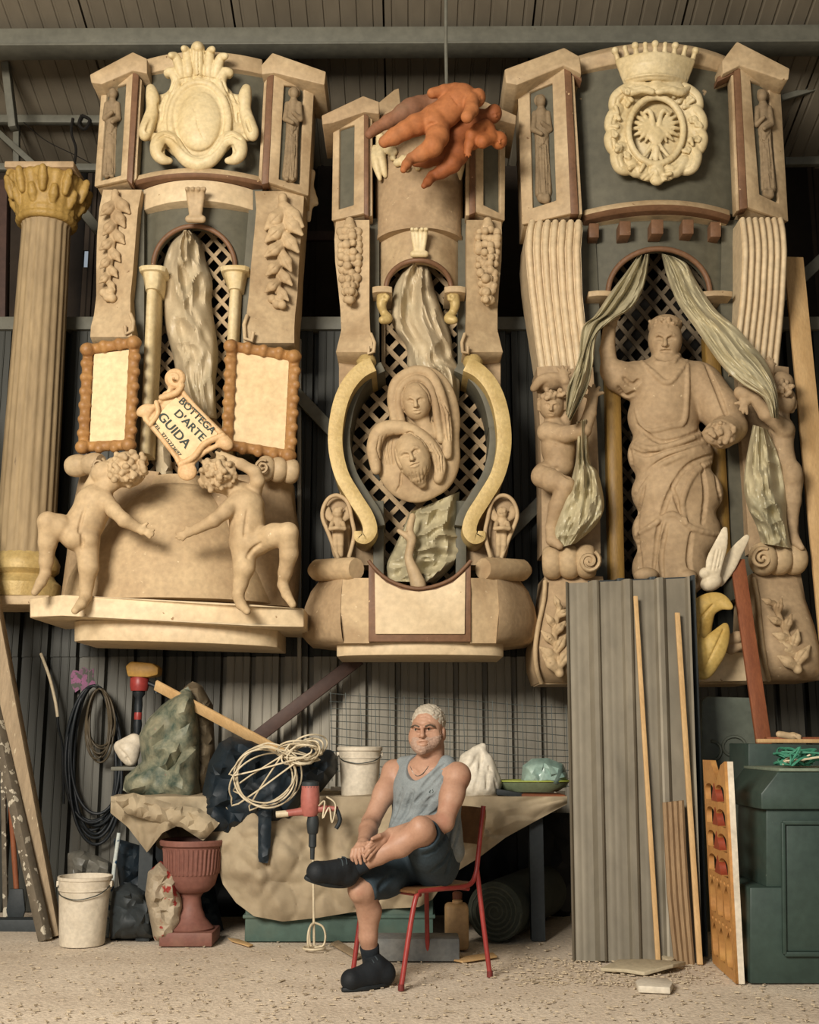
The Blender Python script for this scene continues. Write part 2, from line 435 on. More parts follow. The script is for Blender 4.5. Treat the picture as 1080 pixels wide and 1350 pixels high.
# ================================================================ materials of the place
m_floor = mat('dusty_concrete', '#bcac97', '#d8cab5', 2.2, .95, .55, chip='#d4c8b4', chip_at=.68, chip_scale=40, bscale=60, grain=.2, spec=.1)
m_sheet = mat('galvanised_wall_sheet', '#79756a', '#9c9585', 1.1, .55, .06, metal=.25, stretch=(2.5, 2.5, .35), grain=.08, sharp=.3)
m_sheet_shade = mat('shaded_wall_sheet', '#23241f', '#34342d', 1.3, .5, .06, metal=.2, stretch=(2.5, 2.5, .35), grain=.08, sharp=.3)  # dark copy of the galvanised sheet, wall shade put into its colour
m_sheet_half_shade = mat('half_shaded_wall_sheet', '#4b4a43', '#626058', 1.2, .55, .06, metal=.2, stretch=(2.5, 2.5, .35), grain=.08, sharp=.3)  # half-dark copy of the galvanised sheet, for the edge of the painted shade
m_dark = mat('dark_rear_boards', '#211b15', '#382d22', 1.5, .85, .1)
m_roof = mat('tan_roof_sheet', '#625a4c', '#7d7463', .9, .6, .05, stretch=(1, .3, 1), grain=.08)
m_steel = mat('grey_green_steel', '#56554b', '#6c6a5d', 2.0, .6, .08, chip='#4c4234', chip_at=.7, chip_scale=9)
m_rust = mat('brown_painted_steel', '#3a2a24', '#523c32', 3.0, .6, .1)
m_side = mat('plain_side_wall', '#5d5548', '#6d6455', 1.0, .9, .05)

# ================================================================ floor
YW = 8.2
def wall_x(px): return (px - 540) * 5.343e-3
fl = M(); nx, ny = 60, 70
for j in range(ny + 1):
    for i in range(nx + 1):
        x, y = -5.6 + 11.2 * i / nx, -3 + 12.6 * j / ny
        fl.v.append((x, y, .006 * noise.noise(Vector((x * 1.3, y * 1.3, 0))) - .006))
fl.f = [(j * (nx + 1) + i, j * (nx + 1) + i + 1, (j + 1) * (nx + 1) + i + 1, (j + 1) * (nx + 1) + i) for j in range(ny) for i in range(nx)]
floor = fl.build('floor', m_floor, smooth=True, kind='structure', label='dusty pale concrete floor strewn with chips', base=(0, 0, 0))

# ================================================================ rear wall: folded metal sheets hung side by side
wall = thing('wall_back', (0, YW, 0), 'grey ribbed metal sheet wall behind the carved facades', None, kind='structure')
PIT = .205
def sheet_profile(n):
    q = []
    for k in range(n):
        x = k * PIT
        q += [(x, .06), (x + .03, .06), (x + .036, 0), (x + .082, 0), (x + .086, -.005), (x + .091, -.005), (x + .095, 0), (x + .143, 0), (x + .147, -.005), (x + .152, -.005), (x + .156, 0), (x + .197, 0)]
    return q + [(n * PIT, .06)]
x0 = wall_x(486) - .013 - 20 * PIT; ZT = 4.2
sm = None; ZM = 1.72
for k in range(8):
    m_ = M(); q = sheet_profile(5)
    vs = [Vector((x0 + k * 5 * PIT + a, YW + b, 0)) for a, b in q]; n = len(vs)
    m_.add(vs + [v + Vector((0, 0, ZT)) for v in vs], [(i, i + 1, n + i + 1, n + i) for i in range(n - 1)])
    if sm is None:
        sm = m_.build('wall_sheet', m_sheet, wall)
        m2 = M(); vs2 = [v + Vector((0, -.012, ZM)) for v in vs]; m2.add(vs2 + [v + Vector((0, 0, ZT - ZM)) for v in vs2], [(i, i + 1, n + i + 1, n + i) for i in range(n - 1)]); su = m2.build('shaded_upper_sheet', m_sheet_shade, wall)  # upper course darkened by colour in place of shade
    else:
        for s0 in (sm, su):
            o = s0.copy(); COL.objects.link(o); o.parent = wall; o.location = (k * 5 * PIT, 0, 0); WL[o.name] = WL[wall.name]
            if s0 is sm and k in (1, 2, 6, 7): o.material_slots[0].link = 'OBJECT'; o.material_slots[0].material = m_sheet_half_shade if k in (2, 6) else m_sheet_shade  # outer lower sheets take the painted shade tones
rail = M().box((-4.3, YW - .05, ZT - .06), (4.3, YW + .06, ZT + .04)).build('top_rail', m_steel, wall, bevel=.006)

up = thing('wall_upper', (0, 9.5, 0), 'dark boarded rear wall above the metal sheets', None, kind='structure')
CH = [(P(a_, b_, 9.5).x, P(a_, c_, 9.5).z, P(a_, b_, 9.5).z) for a_, b_, c_ in ((112, 330, 352), (404, 255, 275), (1062, 168, 186))]     # chinks of daylight between the rear boards
x = -5.6; k = 0
while x < 5.6:
    dy = .03 * (k % 2); z0_ = 0
    bd_ = M(); cuts = [c for c in CH if x <= c[0] < x + .4]
    if not cuts: bd_.box((x - .02, 9.5 + dy, 0), (x + .42, 9.525 + dy, 7.0))
    else:
        for c, za_, zb_ in cuts[:1]:
            for q in ((x - .02, c - .012, 0, 7), (c + .03, x + .42, 0, 7), (c - .012, c + .03, 0, za_), (c - .012, c + .03, zb_, 7)): bd_.box((q[0], 9.5 + dy, q[2]), (q[1], 9.525 + dy, q[3]))
    bd_.build('rear_board', m_dark, up, bevel=.004)
    x += .40; k += 1
wl = M().box((-5.75, -3, 0), (-5.6, 9.6, 9.0)).build('wall_left', m_side, kind='structure', label='plain side wall of the shed on the side of the fluted column')
wr = M().box((5.6, -3, 0), (5.75, 9.6, 9.0)).build('wall_right', m_side, kind='structure', label='plain side wall of the shed on the side of the green cabinet')

# ================================================================ roof: sheets sloping down to the rear
roof = thing('ceiling', (0, 8, 6.6), 'sloping roof of tan ribbed sheets', None, kind='structure')
def rz(y): return 6.62 - .3 * (y - 8)
rs = None
for k in range(-5, 5):
    xa = -.2 + k * 1.16 + .008; w = 1.16 - .016
    if rs is None:
        m_ = M(); q = [(0, 0)]
        for j in range(9):
            a = w * (j + .5) / 9; q += [(a - .014, 0), (a - .008, .010), (a + .008, .010), (a + .014, 0)]
        q.append((w, 0)); n = len(q)
        m_.add([(xa + a, y, rz(y) + b) for y in (-3, 9.6) for a, b in q], [(i, i + 1, n + i + 1, n + i) for i in range(n - 1)])
        m_.add([(xa, -3, rz(-3) + .04), (xa + w, -3, rz(-3) + .04), (xa + w, 9.6, rz(9.6) + .04), (xa, 9.6, rz(9.6) + .04)], [(0, 1, 2, 3)])
        rs = m_.build('roof_sheet', m_roof, roof); X0 = xa
    else:
        o = rs.copy(); COL.objects.link(o); o.parent = roof; o.location = (xa - X0, 0, 0); WL[o.name] = WL[roof.name]
M().box((-5.6, -3, 0), (5.6, 9.6, .02))
rb = M(); rb.add([(-5.7, -3, rz(-3) + .06), (5.7, -3, rz(-3) + .06), (5.7, 9.6, rz(9.6) + .06), (-5.7, 9.6, rz(9.6) + .06)], [(0, 1, 2, 3)]); rb.build('roof_underlay', m_dark, roof)
# beams and trusses
def beam(name, a, b, w, h, lab, m=None):
    return M().bar(a, b, w, h).build(name, m or m_steel, bevel=.006, kind='structure', label=lab)
za, zb = P(0, 57, 7.98).z, P(1080, 48, 7.98).z
t1 = thing('trim_1', (0, 7.98, za - .1), 'long grey green roof beam behind the facade tops', None, kind='structure')
M().bar((-5.5, 7.98, za), (5.5, 7.98, zb), .12, .15).build('beam_web', m_steel, t1, bevel=.005)
M().bar((-5.5, 7.98, za - .085), (5.5, 7.98, zb - .085), .2, .02).build('beam_flange', m_steel, t1, bevel=.004)
beam('trim_2', P(-60, 158, 8.9), P(150, 159, 8.9), .06, .07, 'upper truss chord left of the crowned facade')
beam('trim_3', P(-60, 221, 8.9), P(150, 222, 8.9), .06, .06, 'lower truss chord above the gilded capital')
beam('trim_4', P(-10, 168, 8.92), P(52, 224, 8.92), .05, .05, 'short slanting truss strut above the gilded capital')
beam('trim_5', P(22, 164, 8.95), P(22, 216, 8.95), .05, .05, 'short upright truss strut above the gilded capital')
beam('trim_6', P(1034, 214, 8.9), P(1130, 212, 8.9), .06, .07, 'pale truss chord right of the eagle facade')
beam('trim_7', P(1000, 420, 8.6), P(1120, 308, 8.6), .06, .09, 'slanting grey roof brace beside the fluted scroll pilaster')
beam('trim_8', P(5, 240, 8.7), P(-4, 800, 8.7), .09, .1, 'dark red steel stanchion behind the fluted column', m_rust)
beam('trim_9', P(96, 262, 8.8), P(150, 330, 8.8), .05, .08, 'slanting grey strut beside the gilded capital')
beam('trim_10', P(385, 312, 8.9), P(450, 312, 8.9), .05, .08, 'dark red rail glimpsed between the crowned and the medallion facade', m_rust)
beam('trim_11', P(8, 85, 8.4), P(18, 170, 8.4), .06, .09, 'bent roof bracket above the gilded capital')
beam('trim_12', P(1030, 130, 8.7), P(1130, 100, 8.7), .04, .05, 'thin slanting roof rail right of the eagle facade')
beam('trim_13', P(385, 513, 8.1), P(520, 655, 8.1), .05, .09, 'grey diagonal wall brace left of the medallion')
beam('trim_14', P(735, 640, 8.1), P(600, 775, 8.1), .05, .09, 'grey diagonal wall brace right of the medallion')
beam('trim_15', P(474, 868, 7.95), P(318, 988, 7.95), .04, .09, 'brown steel brace slanting down to the workbench', m_rust)
beam('trim_16', P(395, 448, 8.16), P(395, 1000, 8.16), .03, .05, 'narrow upright wall post left of the medallion', m_sheet)

# ================================================================ materials of the carved facades
m_cream = mat('aged_cream_paint', '#967d5c', '#c4ad88', 3.0, .62, .2, chip='#6f5236', chip_at=.71, chip_scale=22, dust='#806748')
m_cream2 = mat('bright_cream_paint', '#bda581', '#d3bf9b', 2.5, .55, .12, chip='#8a6c47', chip_at=.72, chip_scale=18)
m_stone = mat('sand_coloured_plaster', '#a38a68', '#c0a882', 3.2, .72, .22, dust='#84694a', chip='#cfba96', chip_at=.7, chip_scale=30)
m_post = mat('dark_gilding', '#6f5428', '#94743a', 6, .5, .2, stretch=(3, 3, .5))
m_niche = mat('grey_brown_plaster', '#74634b', '#947f61', 4, .75, .2)
m_stone2 = mat('brownish_plaster', '#937b5c', '#b29977', 3.4, .75, .22, dust='#846c4e', chip='#c4ae8a', chip_at=.7, chip_scale=26)
m_slate = mat('grey_green_paint', '#4c4a3d', '#625e4e', 2.0, .6, .12, chip='#a58d6b', chip_at=.735, chip_scale=10)
m_brown = mat('red_brown_paint', '#5f432e', '#7c5b41', 4.0, .55, .15, chip='#c4a47b', chip_at=.70, chip_scale=20)
m_gild = mat('worn_gilding', '#a28851', '#c0a973', 5.0, .5, .25, metal=.1, dust='#a88e5c')
m_ivory = mat('ivory_gilt_paint', '#c0aa7b', '#d6c69f', 4.0, .5, .15, dust='#b0945d')
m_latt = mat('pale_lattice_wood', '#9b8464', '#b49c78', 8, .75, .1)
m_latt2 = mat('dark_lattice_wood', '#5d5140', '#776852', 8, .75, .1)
m_void = mat('void_and_strap_black', '#15130f', '#1f1b16', 3, .95, .0)  # black standing in for the unlit hollow behind the lattices; straps share it
m_film = mat('yellowed_plastic_film', '#a8977a', '#c8b897', 5, .42, .08, spec=.35, dust='#938a70', grain=.06)
m_film2 = mat('greenish_plastic_film', '#9c9478', '#c2b692', 4, .38, .08, spec=.4, dust='#8f8a70', grain=.06)
m_terra = mat('orange_terracotta', '#935731', '#ae7043', 4, .75, .15, dust='#7d6349')
m_terra2 = mat('dark_terracotta', '#7a4324', '#98592f', 4, .7, .15, dust='#7a553a')
m_frame = mat('ochre_brown_frame', '#8a6139', '#a87f4e', 5, .5, .15, dust='#b98b50')
m_parch = mat('parchment_paint', '#cdb082', '#e0c79b', 3, .6, .08)
m_ink = mat('dark_green_ink', '#12241c', '#1a3026', 3, .6, 0)

# ================================================================ carving tools
def plane(a, b, c):
    n = (b - a).cross(c - a).normalized()
    return a, (n if n.y > 0 else -n)
def Q(px, py, pl):
    d = ray(px, py); o = Vector((0, 0, HC)); t = (pl[0] - o).dot(pl[1]) / d.dot(pl[1])
    return o + d * t
def inset(quad, pl): return [Q(x, y, pl) for x, y in quad]
def niche_box(root, face, Yl, Yr, niche, mats, back=7.98, deep=.035):
    """a post with a framed sunk panel: face and niche are TL,TR,BR,BL in pixels, Yl/Yr distances of its two edges"""
    (a, b, c, d) = face
    A, B, D = P(*a, Yl), P(*b, Yr), P(*d, Yl)
    pl = plane(A, B, D); n = pl[1]
    o = [Q(*p, pl) for p in face]; i = [Q(*p, pl) for p in niche]
    bd = M(); f = [p + n * deep for p in o]; bk = [Vector((p.x, back, p.z)) for p in f]
    bd.add(f + bk, [(0, 1, 2, 3), (7, 6, 5, 4), (0, 4, 5, 1), (1, 5, 6, 2), (2, 6, 7, 3), (3, 7, 4, 0)])
    body = bd.build('box_body', mats[0], root, bevel=.006)
    fr = M()
    d_ = n * (deep + .004); fr.add(o + i + [p + d_ for p in o] + [p + d_ for p in i], [f_ for k in range(4) for l in ((k + 1) % 4,) for f_ in ((k, l, 4 + l, 4 + k), (8 + l, 8 + k, 12 + k, 12 + l), (l, k, 8 + k, 8 + l), (4 + k, 4 + l, 12 + l, 12 + k))])
    fr.build('niche_frame', mats[0], body, bevel=.008)
    M().extr([p + n * deep * .8 for p in i], n * .03).build('niche_panel', mats[1], body)
    return body, pl
def moulding(root, pts, Y, r, m, name='moulding', n=8, parent=None):
    return M().tube([P(p[0], p[1], p[2] if len(p) > 2 else Y) for p in pts], r, n).build(name, m, parent or root, smooth=60)
def lattice(root, poly, Y, m, pitch=19.0, w=4.6, name='lattice_slat', ang=40, off=0):
    """thin crossing slats cut to an outline, each a piece of its own"""
    xs = [p[0] for p in poly]; ys = [p[1] for p in poly]; cx, cy = (min(xs) + max(xs)) / 2, (min(ys) + max(ys)) / 2
    ext = max(max(xs) - min(xs), max(ys) - min(ys))
    for li, a in enumerate((R(ang), R(180 - ang))):
        dx, dy = math.cos(a), math.sin(a); nx, ny = -dy, dx; k = -int(ext / pitch) - 1
        while k * pitch < ext:
            ox, oy = cx + nx * (k * pitch + off), cy + ny * (k * pitch + off); ts = []
            for i in range(len(poly)):
                ax, ay, bx, by = *poly[i - 1], *poly[i]; ex, ey = bx - ax, by - ay; den = dx * ey - dy * ex
                if abs(den) < 1e-9: continue
                t = ((ax - ox) * ey - (ay - oy) * ex) / den; q = ((ax - ox) * dy - (ay - oy) * dx) / den
                if 0 <= q < 1: ts.append(t)
            ts.sort()
            for t0, t1 in zip(ts[::2], ts[1::2]):
                if t1 - t0 < 8: continue
                yy = Y + li * .014
                A, B = P(ox + dx * t0, oy + dy * t0, yy), P(ox + dx * t1, oy + dy * t1, yy)
                d = (B - A).normalized(); s = Vector((-d.z, 0, d.x)) * (w * PS(oy, Y) / 2)
                M().extr([A + s, B + s, B - s, A - s], (0, .012, 0)).build(name, m, root)
            k += 1
def arch_pts(cx, cy, rx, ry, a0=180, a1=360, n=24):
    return [(cx + rx * math.cos(R(a0 + (a1 - a0) * i / n)), cy + ry * math.sin(R(a0 + (a1 - a0) * i / n))) for i in range(n + 1)]
def spiral(cx, cy, Y, r0, r1, turns, a0=0, n=26, dirn=1, lift=0.0):
    return [P(cx + (r0 + (r1 - r0) * i / n) * math.cos(a0 + dirn * 6.283 * turns * i / n), cy + (r0 + (r1 - r0) * i / n) * math.sin(a0 + dirn * 6.283 * turns * i / n), Y - lift * i / n) for i in range(n + 1)]
def roll(root, a, b, Ya, Yb, r, m, bands=3, name='scroll_roll', end=None, parent=None):
    """a rolled scroll with swelling bands, from pixel a to pixel b, radius r px"""
    A, B = P(*a, Ya), P(*b, Yb); s = PS(a[1], Ya) * r; n = bands * 8; pts = []; rr = []
    for i in range(n + 1):
        t = i / n; pts.append(A.lerp(B, t)); rr.append(s * (.8 + .22 * abs(math.sin(math.pi * t * bands)) ** .6))
    o = M().tube(pts, rr, 18).build(name, m, parent or root, smooth=60)
    if end:
        ex, ey, Ye, er, dr = end
        M().tube(spiral(ex, ey, Ye, er, er * .12, 1.75, R(-60), 30, dr), PS(ey, Ye) * er * .2, 6).build('volute', m, o, smooth=60)
    return o
def leaves(b, stem, n, ln, wd, Y, fl=.45, spread=42, seed=1, k=.006):
    st = spline(stem, 10); rn = random.Random(seed)
    for i in range(n):
        j = int((len(st) - 2) * i / max(1, n - 1)); x, y = st[j][:2]; dx, dy = st[j + 1][0] - x, st[j + 1][1] - y
        base = math.atan2(dy, dx); s = 1 if i % 2 else -1; a = base + s * R(spread) * rn.uniform(.8, 1.15); sc = 1 - .45 * i / n
        l, w = ln * sc, wd * sc
        X_, Y_ = x + math.cos(a) * l * .5, y + math.sin(a) * l * .5
        b.chain([(x, y, Y - .005, w * .4), (X_, Y_, Y - .03 - .006 * s, w * .58), (x + math.cos(a) * l, y + math.sin(a) * l, Y - .022, w * .16)], .002, fl=fl * 1.7)
        b.line([(x, y), (X_, Y_), (x + math.cos(a) * l * .85, y + math.sin(a) * l * .85)], 1.0, k=.003)
    return b
def robed(root, x, y0, y1, Y, m, name='saint_relief', w=9.0, seed=1, lean=0, scroll=False):
    """small robed saint in relief: head at y0, feet at y1 (pixels)"""
    h = y1 - y0; b = Blob.px(x - w * 2.4, y0 - 8, x + w * 2.4, y1 + 10, Y - .13, Y + .05, .006)
    X = lambda t: x + lean * t
    b.epx(X(0), y0 + h * .055, Y - .035, h * .05, h * .066, h * .056); b.chain([(X(0), y0 + h * .05, Y + .01, h * .07)], .006, fl=.4)
    b.chain([(X(.1), y0 + h * .10, Y - .015, h * .028), (X(.15), y0 + h * .16, Y - .015, h * .05)], .01)
    b.chain([(X(.15), y0 + h * .18, Y, w * .8), (X(.3), y0 + h * .34, Y, w * 1.0), (X(.6), y0 + h * .62, Y, w * .92), (X(1), y1 - 4, Y, w * 1.15)], .012, fl=.9)
    for s in (-1, 1):
        hy = .27 if (s > 0) == (seed % 2 == 0) else .38
        b.chain([(X(.2) + s * w * .85, y0 + h * .18, Y - .01, 4), (X(.3) + s * w * 1.1, y0 + h * .34, Y - .03, 3.8), (X(.3) + s * w * .05, y0 + h * hy, Y - .075, 2.8)], .006)
        b.chain([(X(1) + s * w * .45, y1, Y - .04, 3.2)], .006)
    rn = random.Random(seed)
    for q in range(5):
        fx = -0.75 + q * .38
        b.line([(X(.4) + w * fx * .7, y0 + h * .42), (X(.7) + w * fx, y0 + h * .7), (X(1) + w * (fx + rn.uniform(-.1, .1)), y1 - 3)], 1.5, k=.004)
    b.line([(X(.3) - w * .9, y0 + h * .45), (X(.4), y0 + h * .52), (X(.4) + w * .8, y0 + h * .42)], 1.0, k=.004)
    if scroll: b.chain([(X(1) - w * .3, y1 + 3, Y - .02, w * .62), (X(1) + w * .3, y1 + 5, Y - .02, w * .62)], .01)
    return b.build(name, m, root)
def face_on(b, cx, cy, s, ang=0, grim=False, beard=False):
    """brow, eyes, nose and mouth worked into a head already there; s: half width of the face in px, ang: clockwise tilt"""
    ca, sa = math.cos(R(ang)), math.sin(R(ang))
    T = lambda x, y: (cx + s * (x * ca - y * sa), cy + s * (x * sa + y * ca))
    for e in (-1, 1):
        b.line([T(e * .62, -.16), T(e * .38, -.2), T(e * .16, -.12)], s * .13, k=.006, step=2)
        h = b.hit(*T(e * .38, -.14))
        if h: b.chain([(*T(e * .39, -.15), h + s * PS(cy, h) * .06, s * .13)], .003)
        b.ridge([T(e * .68, -.36), T(e * .36, -.46), T(e * .12, -.34)], s * .08, k=.008, step=2)
    h = b.hit(*T(0, .1)) or 0
    if h:
        m = s * PS(cy, h)
        b.cap(P(*T(0, -.32), h), m * .1, P(*T(0, .2), h - m * .2), m * .15, .006)
        for e in (-1, 1): b.chain([(*T(e * .15, .24), h - m * .06, s * .1)], .005)
        b.ridge([T(-.3, .56), T(-.08, .5), T(.08, .5), T(.3, .56)], s * .075, k=.005, step=2)
        b.ridge([T(-.22, .7), T(0, .74), T(.22, .7)], s * .085, k=.006, step=2)
        b.line([T(-.32, .62), T(0, .61), T(.32, .62)], s * (.12 if grim else .05), k=.002, step=2)
    return b
def curl(b, x, y, r, k=.004):
    h = b.hit(x, y)
    if h: b.chain([(x + r * .6 * math.cos(a), y + r * .6 * math.sin(a), h, r * .42) for a in (0, 1.2, 2.4, 3.6, 4.8, 6)], k)
def hand_px(b, w, palm, tips, Y, r, k=.006, thumb=None):
    """a hand in pixels: wrist w, palm centre, finger tips (px, py, dY)"""
    b.chain([(*w, Y, r * 1.25), (*palm, Y, r * 1.5)], k, fl=.8)
    for i, t in enumerate(tips):
        x, y = t[:2]; dY = t[2] if len(t) > 2 else 0
        mx, my = palm[0] + (x - palm[0]) * .55, palm[1] + (y - palm[1]) * .55
        b.chain([(palm[0] + (x - palm[0]) * .2, palm[1] + (y - palm[1]) * .2, Y, r * .62), (mx, my, Y + dY * .4 - .008, r * .58), (x, y, Y + dY, r * .45)], .002)
    if thumb: b.chain([(w[0] * .4 + palm[0] * .6, w[1] * .4 + palm[1] * .6, Y, r * .7), (*thumb, Y - .01, r * .5)], .003)

# ================================================================ facade with the crowned cartouche and the two climbing cherubs
f1 = thing('carved_facade', P(232, 850, 7.6), 'tall carved processional facade topped by a cream cartouche under a palmette crown', 'carved facade')
M().prism([(170, 85), (372, 85), (362, 250), (330, 420), (330, 600), (165, 600), (175, 420), (168, 250)], 8.1, .03).build('shade_backing', m_void, f1)  # added black board, paints the darkness behind the lattice
# upper storey: two framed posts with saints, a dark curved panel between
bl, pl1 = niche_box(f1, [(134, 108), (175, 94), (167, 236), (124, 246)], 7.62, 7.49, [(140, 117), (166, 110), (159, 231), (132, 238)], (m_cream, m_slate))
br, pl2 = niche_box(f1, [(361, 96), (415, 108), (407, 258), (354, 240)], 7.49, 7.62, [(375, 112), (401, 115), (396, 243), (368, 236)], (m_cream, m_slate))
robed(bl, 149, 117, 232, 7.58, m_niche, w=8, seed=3, lean=-5)
robed(br, 388, 116, 236, 7.56, m_niche, w=9, seed=4, lean=-6)
M().prism([(118, 98), (175, 68), (194, 77), (194, 97), (175, 93), (134, 111), (120, 109)], 7.46, .5).build('cornice', m_cream, f1, bevel=.01)
M().prism([(344, 86), (359, 69), (430, 94), (428, 112), (415, 109), (361, 96), (345, 98)], 7.46, .5).build('cornice', m_cream, f1, bevel=.01)
M().prism([(175, 94), (183, 99), (174, 243), (167, 237)], 7.485, .1).build('brown_stile', m_brown, f1, bevel=.004)
M().prism([(361, 96), (352, 102), (345, 243), (354, 241)], 7.485, .1).build('brown_stile', m_brown, f1, bevel=.004)
M().prism([(183, 101), (187, 106), (180, 235), (175, 240)], 7.52, .1).build('cream_stile', m_cream, f1, bevel=.004)
M().prism([(352, 104), (348, 109), (341, 234), (345, 240)], 7.52, .1).build('cream_stile', m_cream, f1, bevel=.004)
M().loft([(98, 180, 352, 7.66, 7.66, .1), (244, 172, 346, 7.66, 7.66, .1)], 7.9, 16, 'para').build('curved_panel', m_slate, f1, smooth=30)
M().loft([(78, 192, 346, 7.6, 7.6, .1), (98, 192, 346, 7.6, 7.6, .1)], 7.9, 16, 'para').build('top_beam', m_cream, f1, bevel=.008)
M().loft([(233, 176, 345, 7.58, 7.58, .13), (240, 174, 346, 7.56, 7.56, .14)], 7.8, 16, 'para').build('cream_ledge', m_cream, f1, bevel=.004)
M().loft([(240, 170, 350, 7.56, 7.56, .14), (246, 172, 350, 7.58, 7.58, .14)], 7.8, 16, 'para').build('brown_ledge', m_brown, f1, bevel=.004)
# cartouche
b = Blob.px(180, 48, 345, 232, 7.15, 7.68, .0062); Yc = 7.53
b.epx(262, 158, Yc, 56, 62, 20); b.epx(262, 150, Yc, 68, 36, 15, k=.02); b.chain([(222, 168, Yc, 14), (302, 168, Yc, 14)], .02, fl=.7)
for y_, h_ in ((134, 54), (148, 58), (162, 62), (174, 62)): b.chain([(262 - h_, y_, Yc + .02, 9), (262, y_, Yc - .04, 9), (262 + h_, y_, Yc + .02, 9)], .015)
for s in (-1, 1):
    X = lambda q: 262 + s * q
    b.chain(spline([(X(63), 117, Yc - .07, 6), (X(61), 128, Yc - .08, 8.5), (X(61), 145, Yc - .07, 8), (X(66), 162, Yc - .07, 9), (X(70), 174, Yc - .1, 9), (X(71), 180, Yc - .1, 6)], 5), .006)
    b.chain(spline([(X(72), 180, Yc - .07, 4.5), (X(58), 181, Yc - .06, 5), (X(44), 178, Yc - .04, 4)], 4), .01)
    b.chain([(X(63), 158, Yc - .12, 2.6), (X(68), 172, Yc - .14, 2.6)], .006, True)
    b.chain(spline([(X(40), 100, Yc - .05, 4), (X(41), 96, Yc - .08, 5), (X(34), 96, Yc - .08, 6.5), (X(29), 108, Yc - .07, 7), (X(34), 124, Yc - .06, 6)], 5), .006)
    b.chain(spline([(X(0), 217, Yc - .08, 9), (X(14), 212, Yc - .08, 9), (X(25), 200, Yc - .08, 9), (X(33), 188, Yc - .08, 9), (X(44), 183, Yc - .08, 10), (X(53), 190, Yc - .09, 10), (X(54), 202, Yc - .1, 9), (X(48), 210, Yc - .1, 6.5), (X(38), 212, Yc - .08, 4)], 5), .006)
    b.line([(X(26), 192), (X(34), 182), (X(45), 178), (X(55), 184)], 1.6, k=.004)
    b.line([(X(38), 196), (X(44), 192), (X(47), 200)], 2.0, k=.006)
    for q in (0, 7): b.line([(X(38 + q), 122), (X(46 + q), 138), (X(49 + q * .6), 160)], 1.8, k=.008)
    b.line([(X(30), 104), (X(36), 118), (X(46), 134)], 1.6, k=.006)
b.chain([(263 + 38 * math.cos(a), 160 + 51 * math.sin(a), Yc - .075, 5) for a in np.linspace(0, 6.283, 44)], .006)
b.chain([(263 + 32.5 * math.cos(a), 160 + 45 * math.sin(a), Yc - .13, 3.2) for a in np.linspace(0, 6.283, 44)], .006, True)
b.epx(263, 160, Yc - .07, 30, 42.5, 14, k=.004)
b.line([(253, 138), (259, 152), (261, 168), (268, 182)], .6, k=.002)
for i, (xb_, x1, y1, r) in enumerate([(241, 232, 70, 6), (250, 246, 63, 6), (262, 261, 61, 9.5), (274, 277, 64, 6), (283, 291, 71, 6)]):
    b.chain(spline([(xb_, 108, Yc - .06, 6.5), (xb_ + (x1 - xb_) * .35, 92, Yc - .1, 7), (x1, y1 + 6, Yc - .12, r), (x1 + (x1 - 262) * .22, y1 + (1 if abs(x1 - 262) < 20 else 3), Yc - .16, r * .7)], 4), .002)
for x_ in (254, 262, 270): b.line([(x_, 104), (262 + (x_ - 262) * .9, 85), (262 + (x_ - 262) * .7, 66)], 1.0, k=.003)
b.line([(232, 106), (262, 100), (292, 106)], 1.2, k=.004)
b.build('cartouche', m_ivory, f1, label='ivory cartouche with oval boss and palmette crown')
# middle storey
M().loft([(250, 189, 334, 7.62, 7.62, .15), (277, 190, 334, 7.62, 7.62, .15)], 7.85, 16, 'para').build('lintel', m_cream2, f1, bevel=.006)
b = Blob.px(240, 244, 276, 300, 7.25, 7.55, .007)
for dx in (-9, -3, 3, 9): b.chain(spline([(258 + dx * .5, 288, 7.44, 3.5), (258 + dx * .8, 266, 7.42, 4), (258 + dx, 252, 7.39, 4), (258 + dx * 1.3, 249, 7.36, 2.6)], 4), .004)
b.chain([(249, 289, 7.44, 5), (267, 289, 7.44, 5)], .006)
b.build('keystone_palmette', m_cream, f1)
# grey wall pierced by the arched opening
ARC1 = arch_pts(256, 352, 54, 54)
def arched_wall(root, xl, xr, ytop, ybot, Ye, bulge, arch, m, n=36, thick=.08, name='arched_wall'):
    A, B = P(xl, ytop, Ye), P(xr, ytop, Ye); zt = A.z
    cx = [p[0] for p in arch]; mm = M(); rows = []
    for i in range(n + 1):
        t = i / n; px = xl + (xr - xl) * t; u = 2 * t - 1; Y = Ye - bulge * (1 - u * u)
        if min(cx) < px < max(cx):
            for (ax, ay), (bx, by) in zip(arch, arch[1:]):
                if ax <= px <= bx: py = ay + (by - ay) * (px - ax) / max(1e-6, bx - ax); break
        else: py = ybot
        q = P(px, py, Y); rows.append((Vector((q.x, Y, zt)), q))
    vs = [r[0] for r in rows] + [r[1] for r in rows]; vs += [v + Vector((0, thick, 0)) for v in vs]; m1 = n + 1; fs = []
    for i in range(n):
        fs += [(i, i + 1, m1 + i + 1, m1 + i), (2 * m1 + i + 1, 2 * m1 + i, 3 * m1 + i, 3 * m1 + i + 1), (m1 + i, m1 + i + 1, 3 * m1 + i + 1, 3 * m1 + i), (i + 1, i, 2 * m1 + i, 2 * m1 + i + 1)]
    return mm.add(vs, fs).build(name, m, root, smooth=35)
aw = arched_wall(f1, 186, 336, 276, 372, 7.7, .12, ARC1, m_slate)
moulding(f1, [(x, y, 7.7 - .12 * (1 - ((x - 261) / 75) ** 2) - .01) for x, y in ARC1], 7.6, .018, m_brown, 'arch_moulding')
LP1 = arch_pts(256, 352, 53, 52, 180, 360, 16) + [(308, 420), (300, 600), (235, 640), (190, 640), (200, 420)]
lattice(f1, LP1, 7.86, m_latt, 16, 5, ang=48)
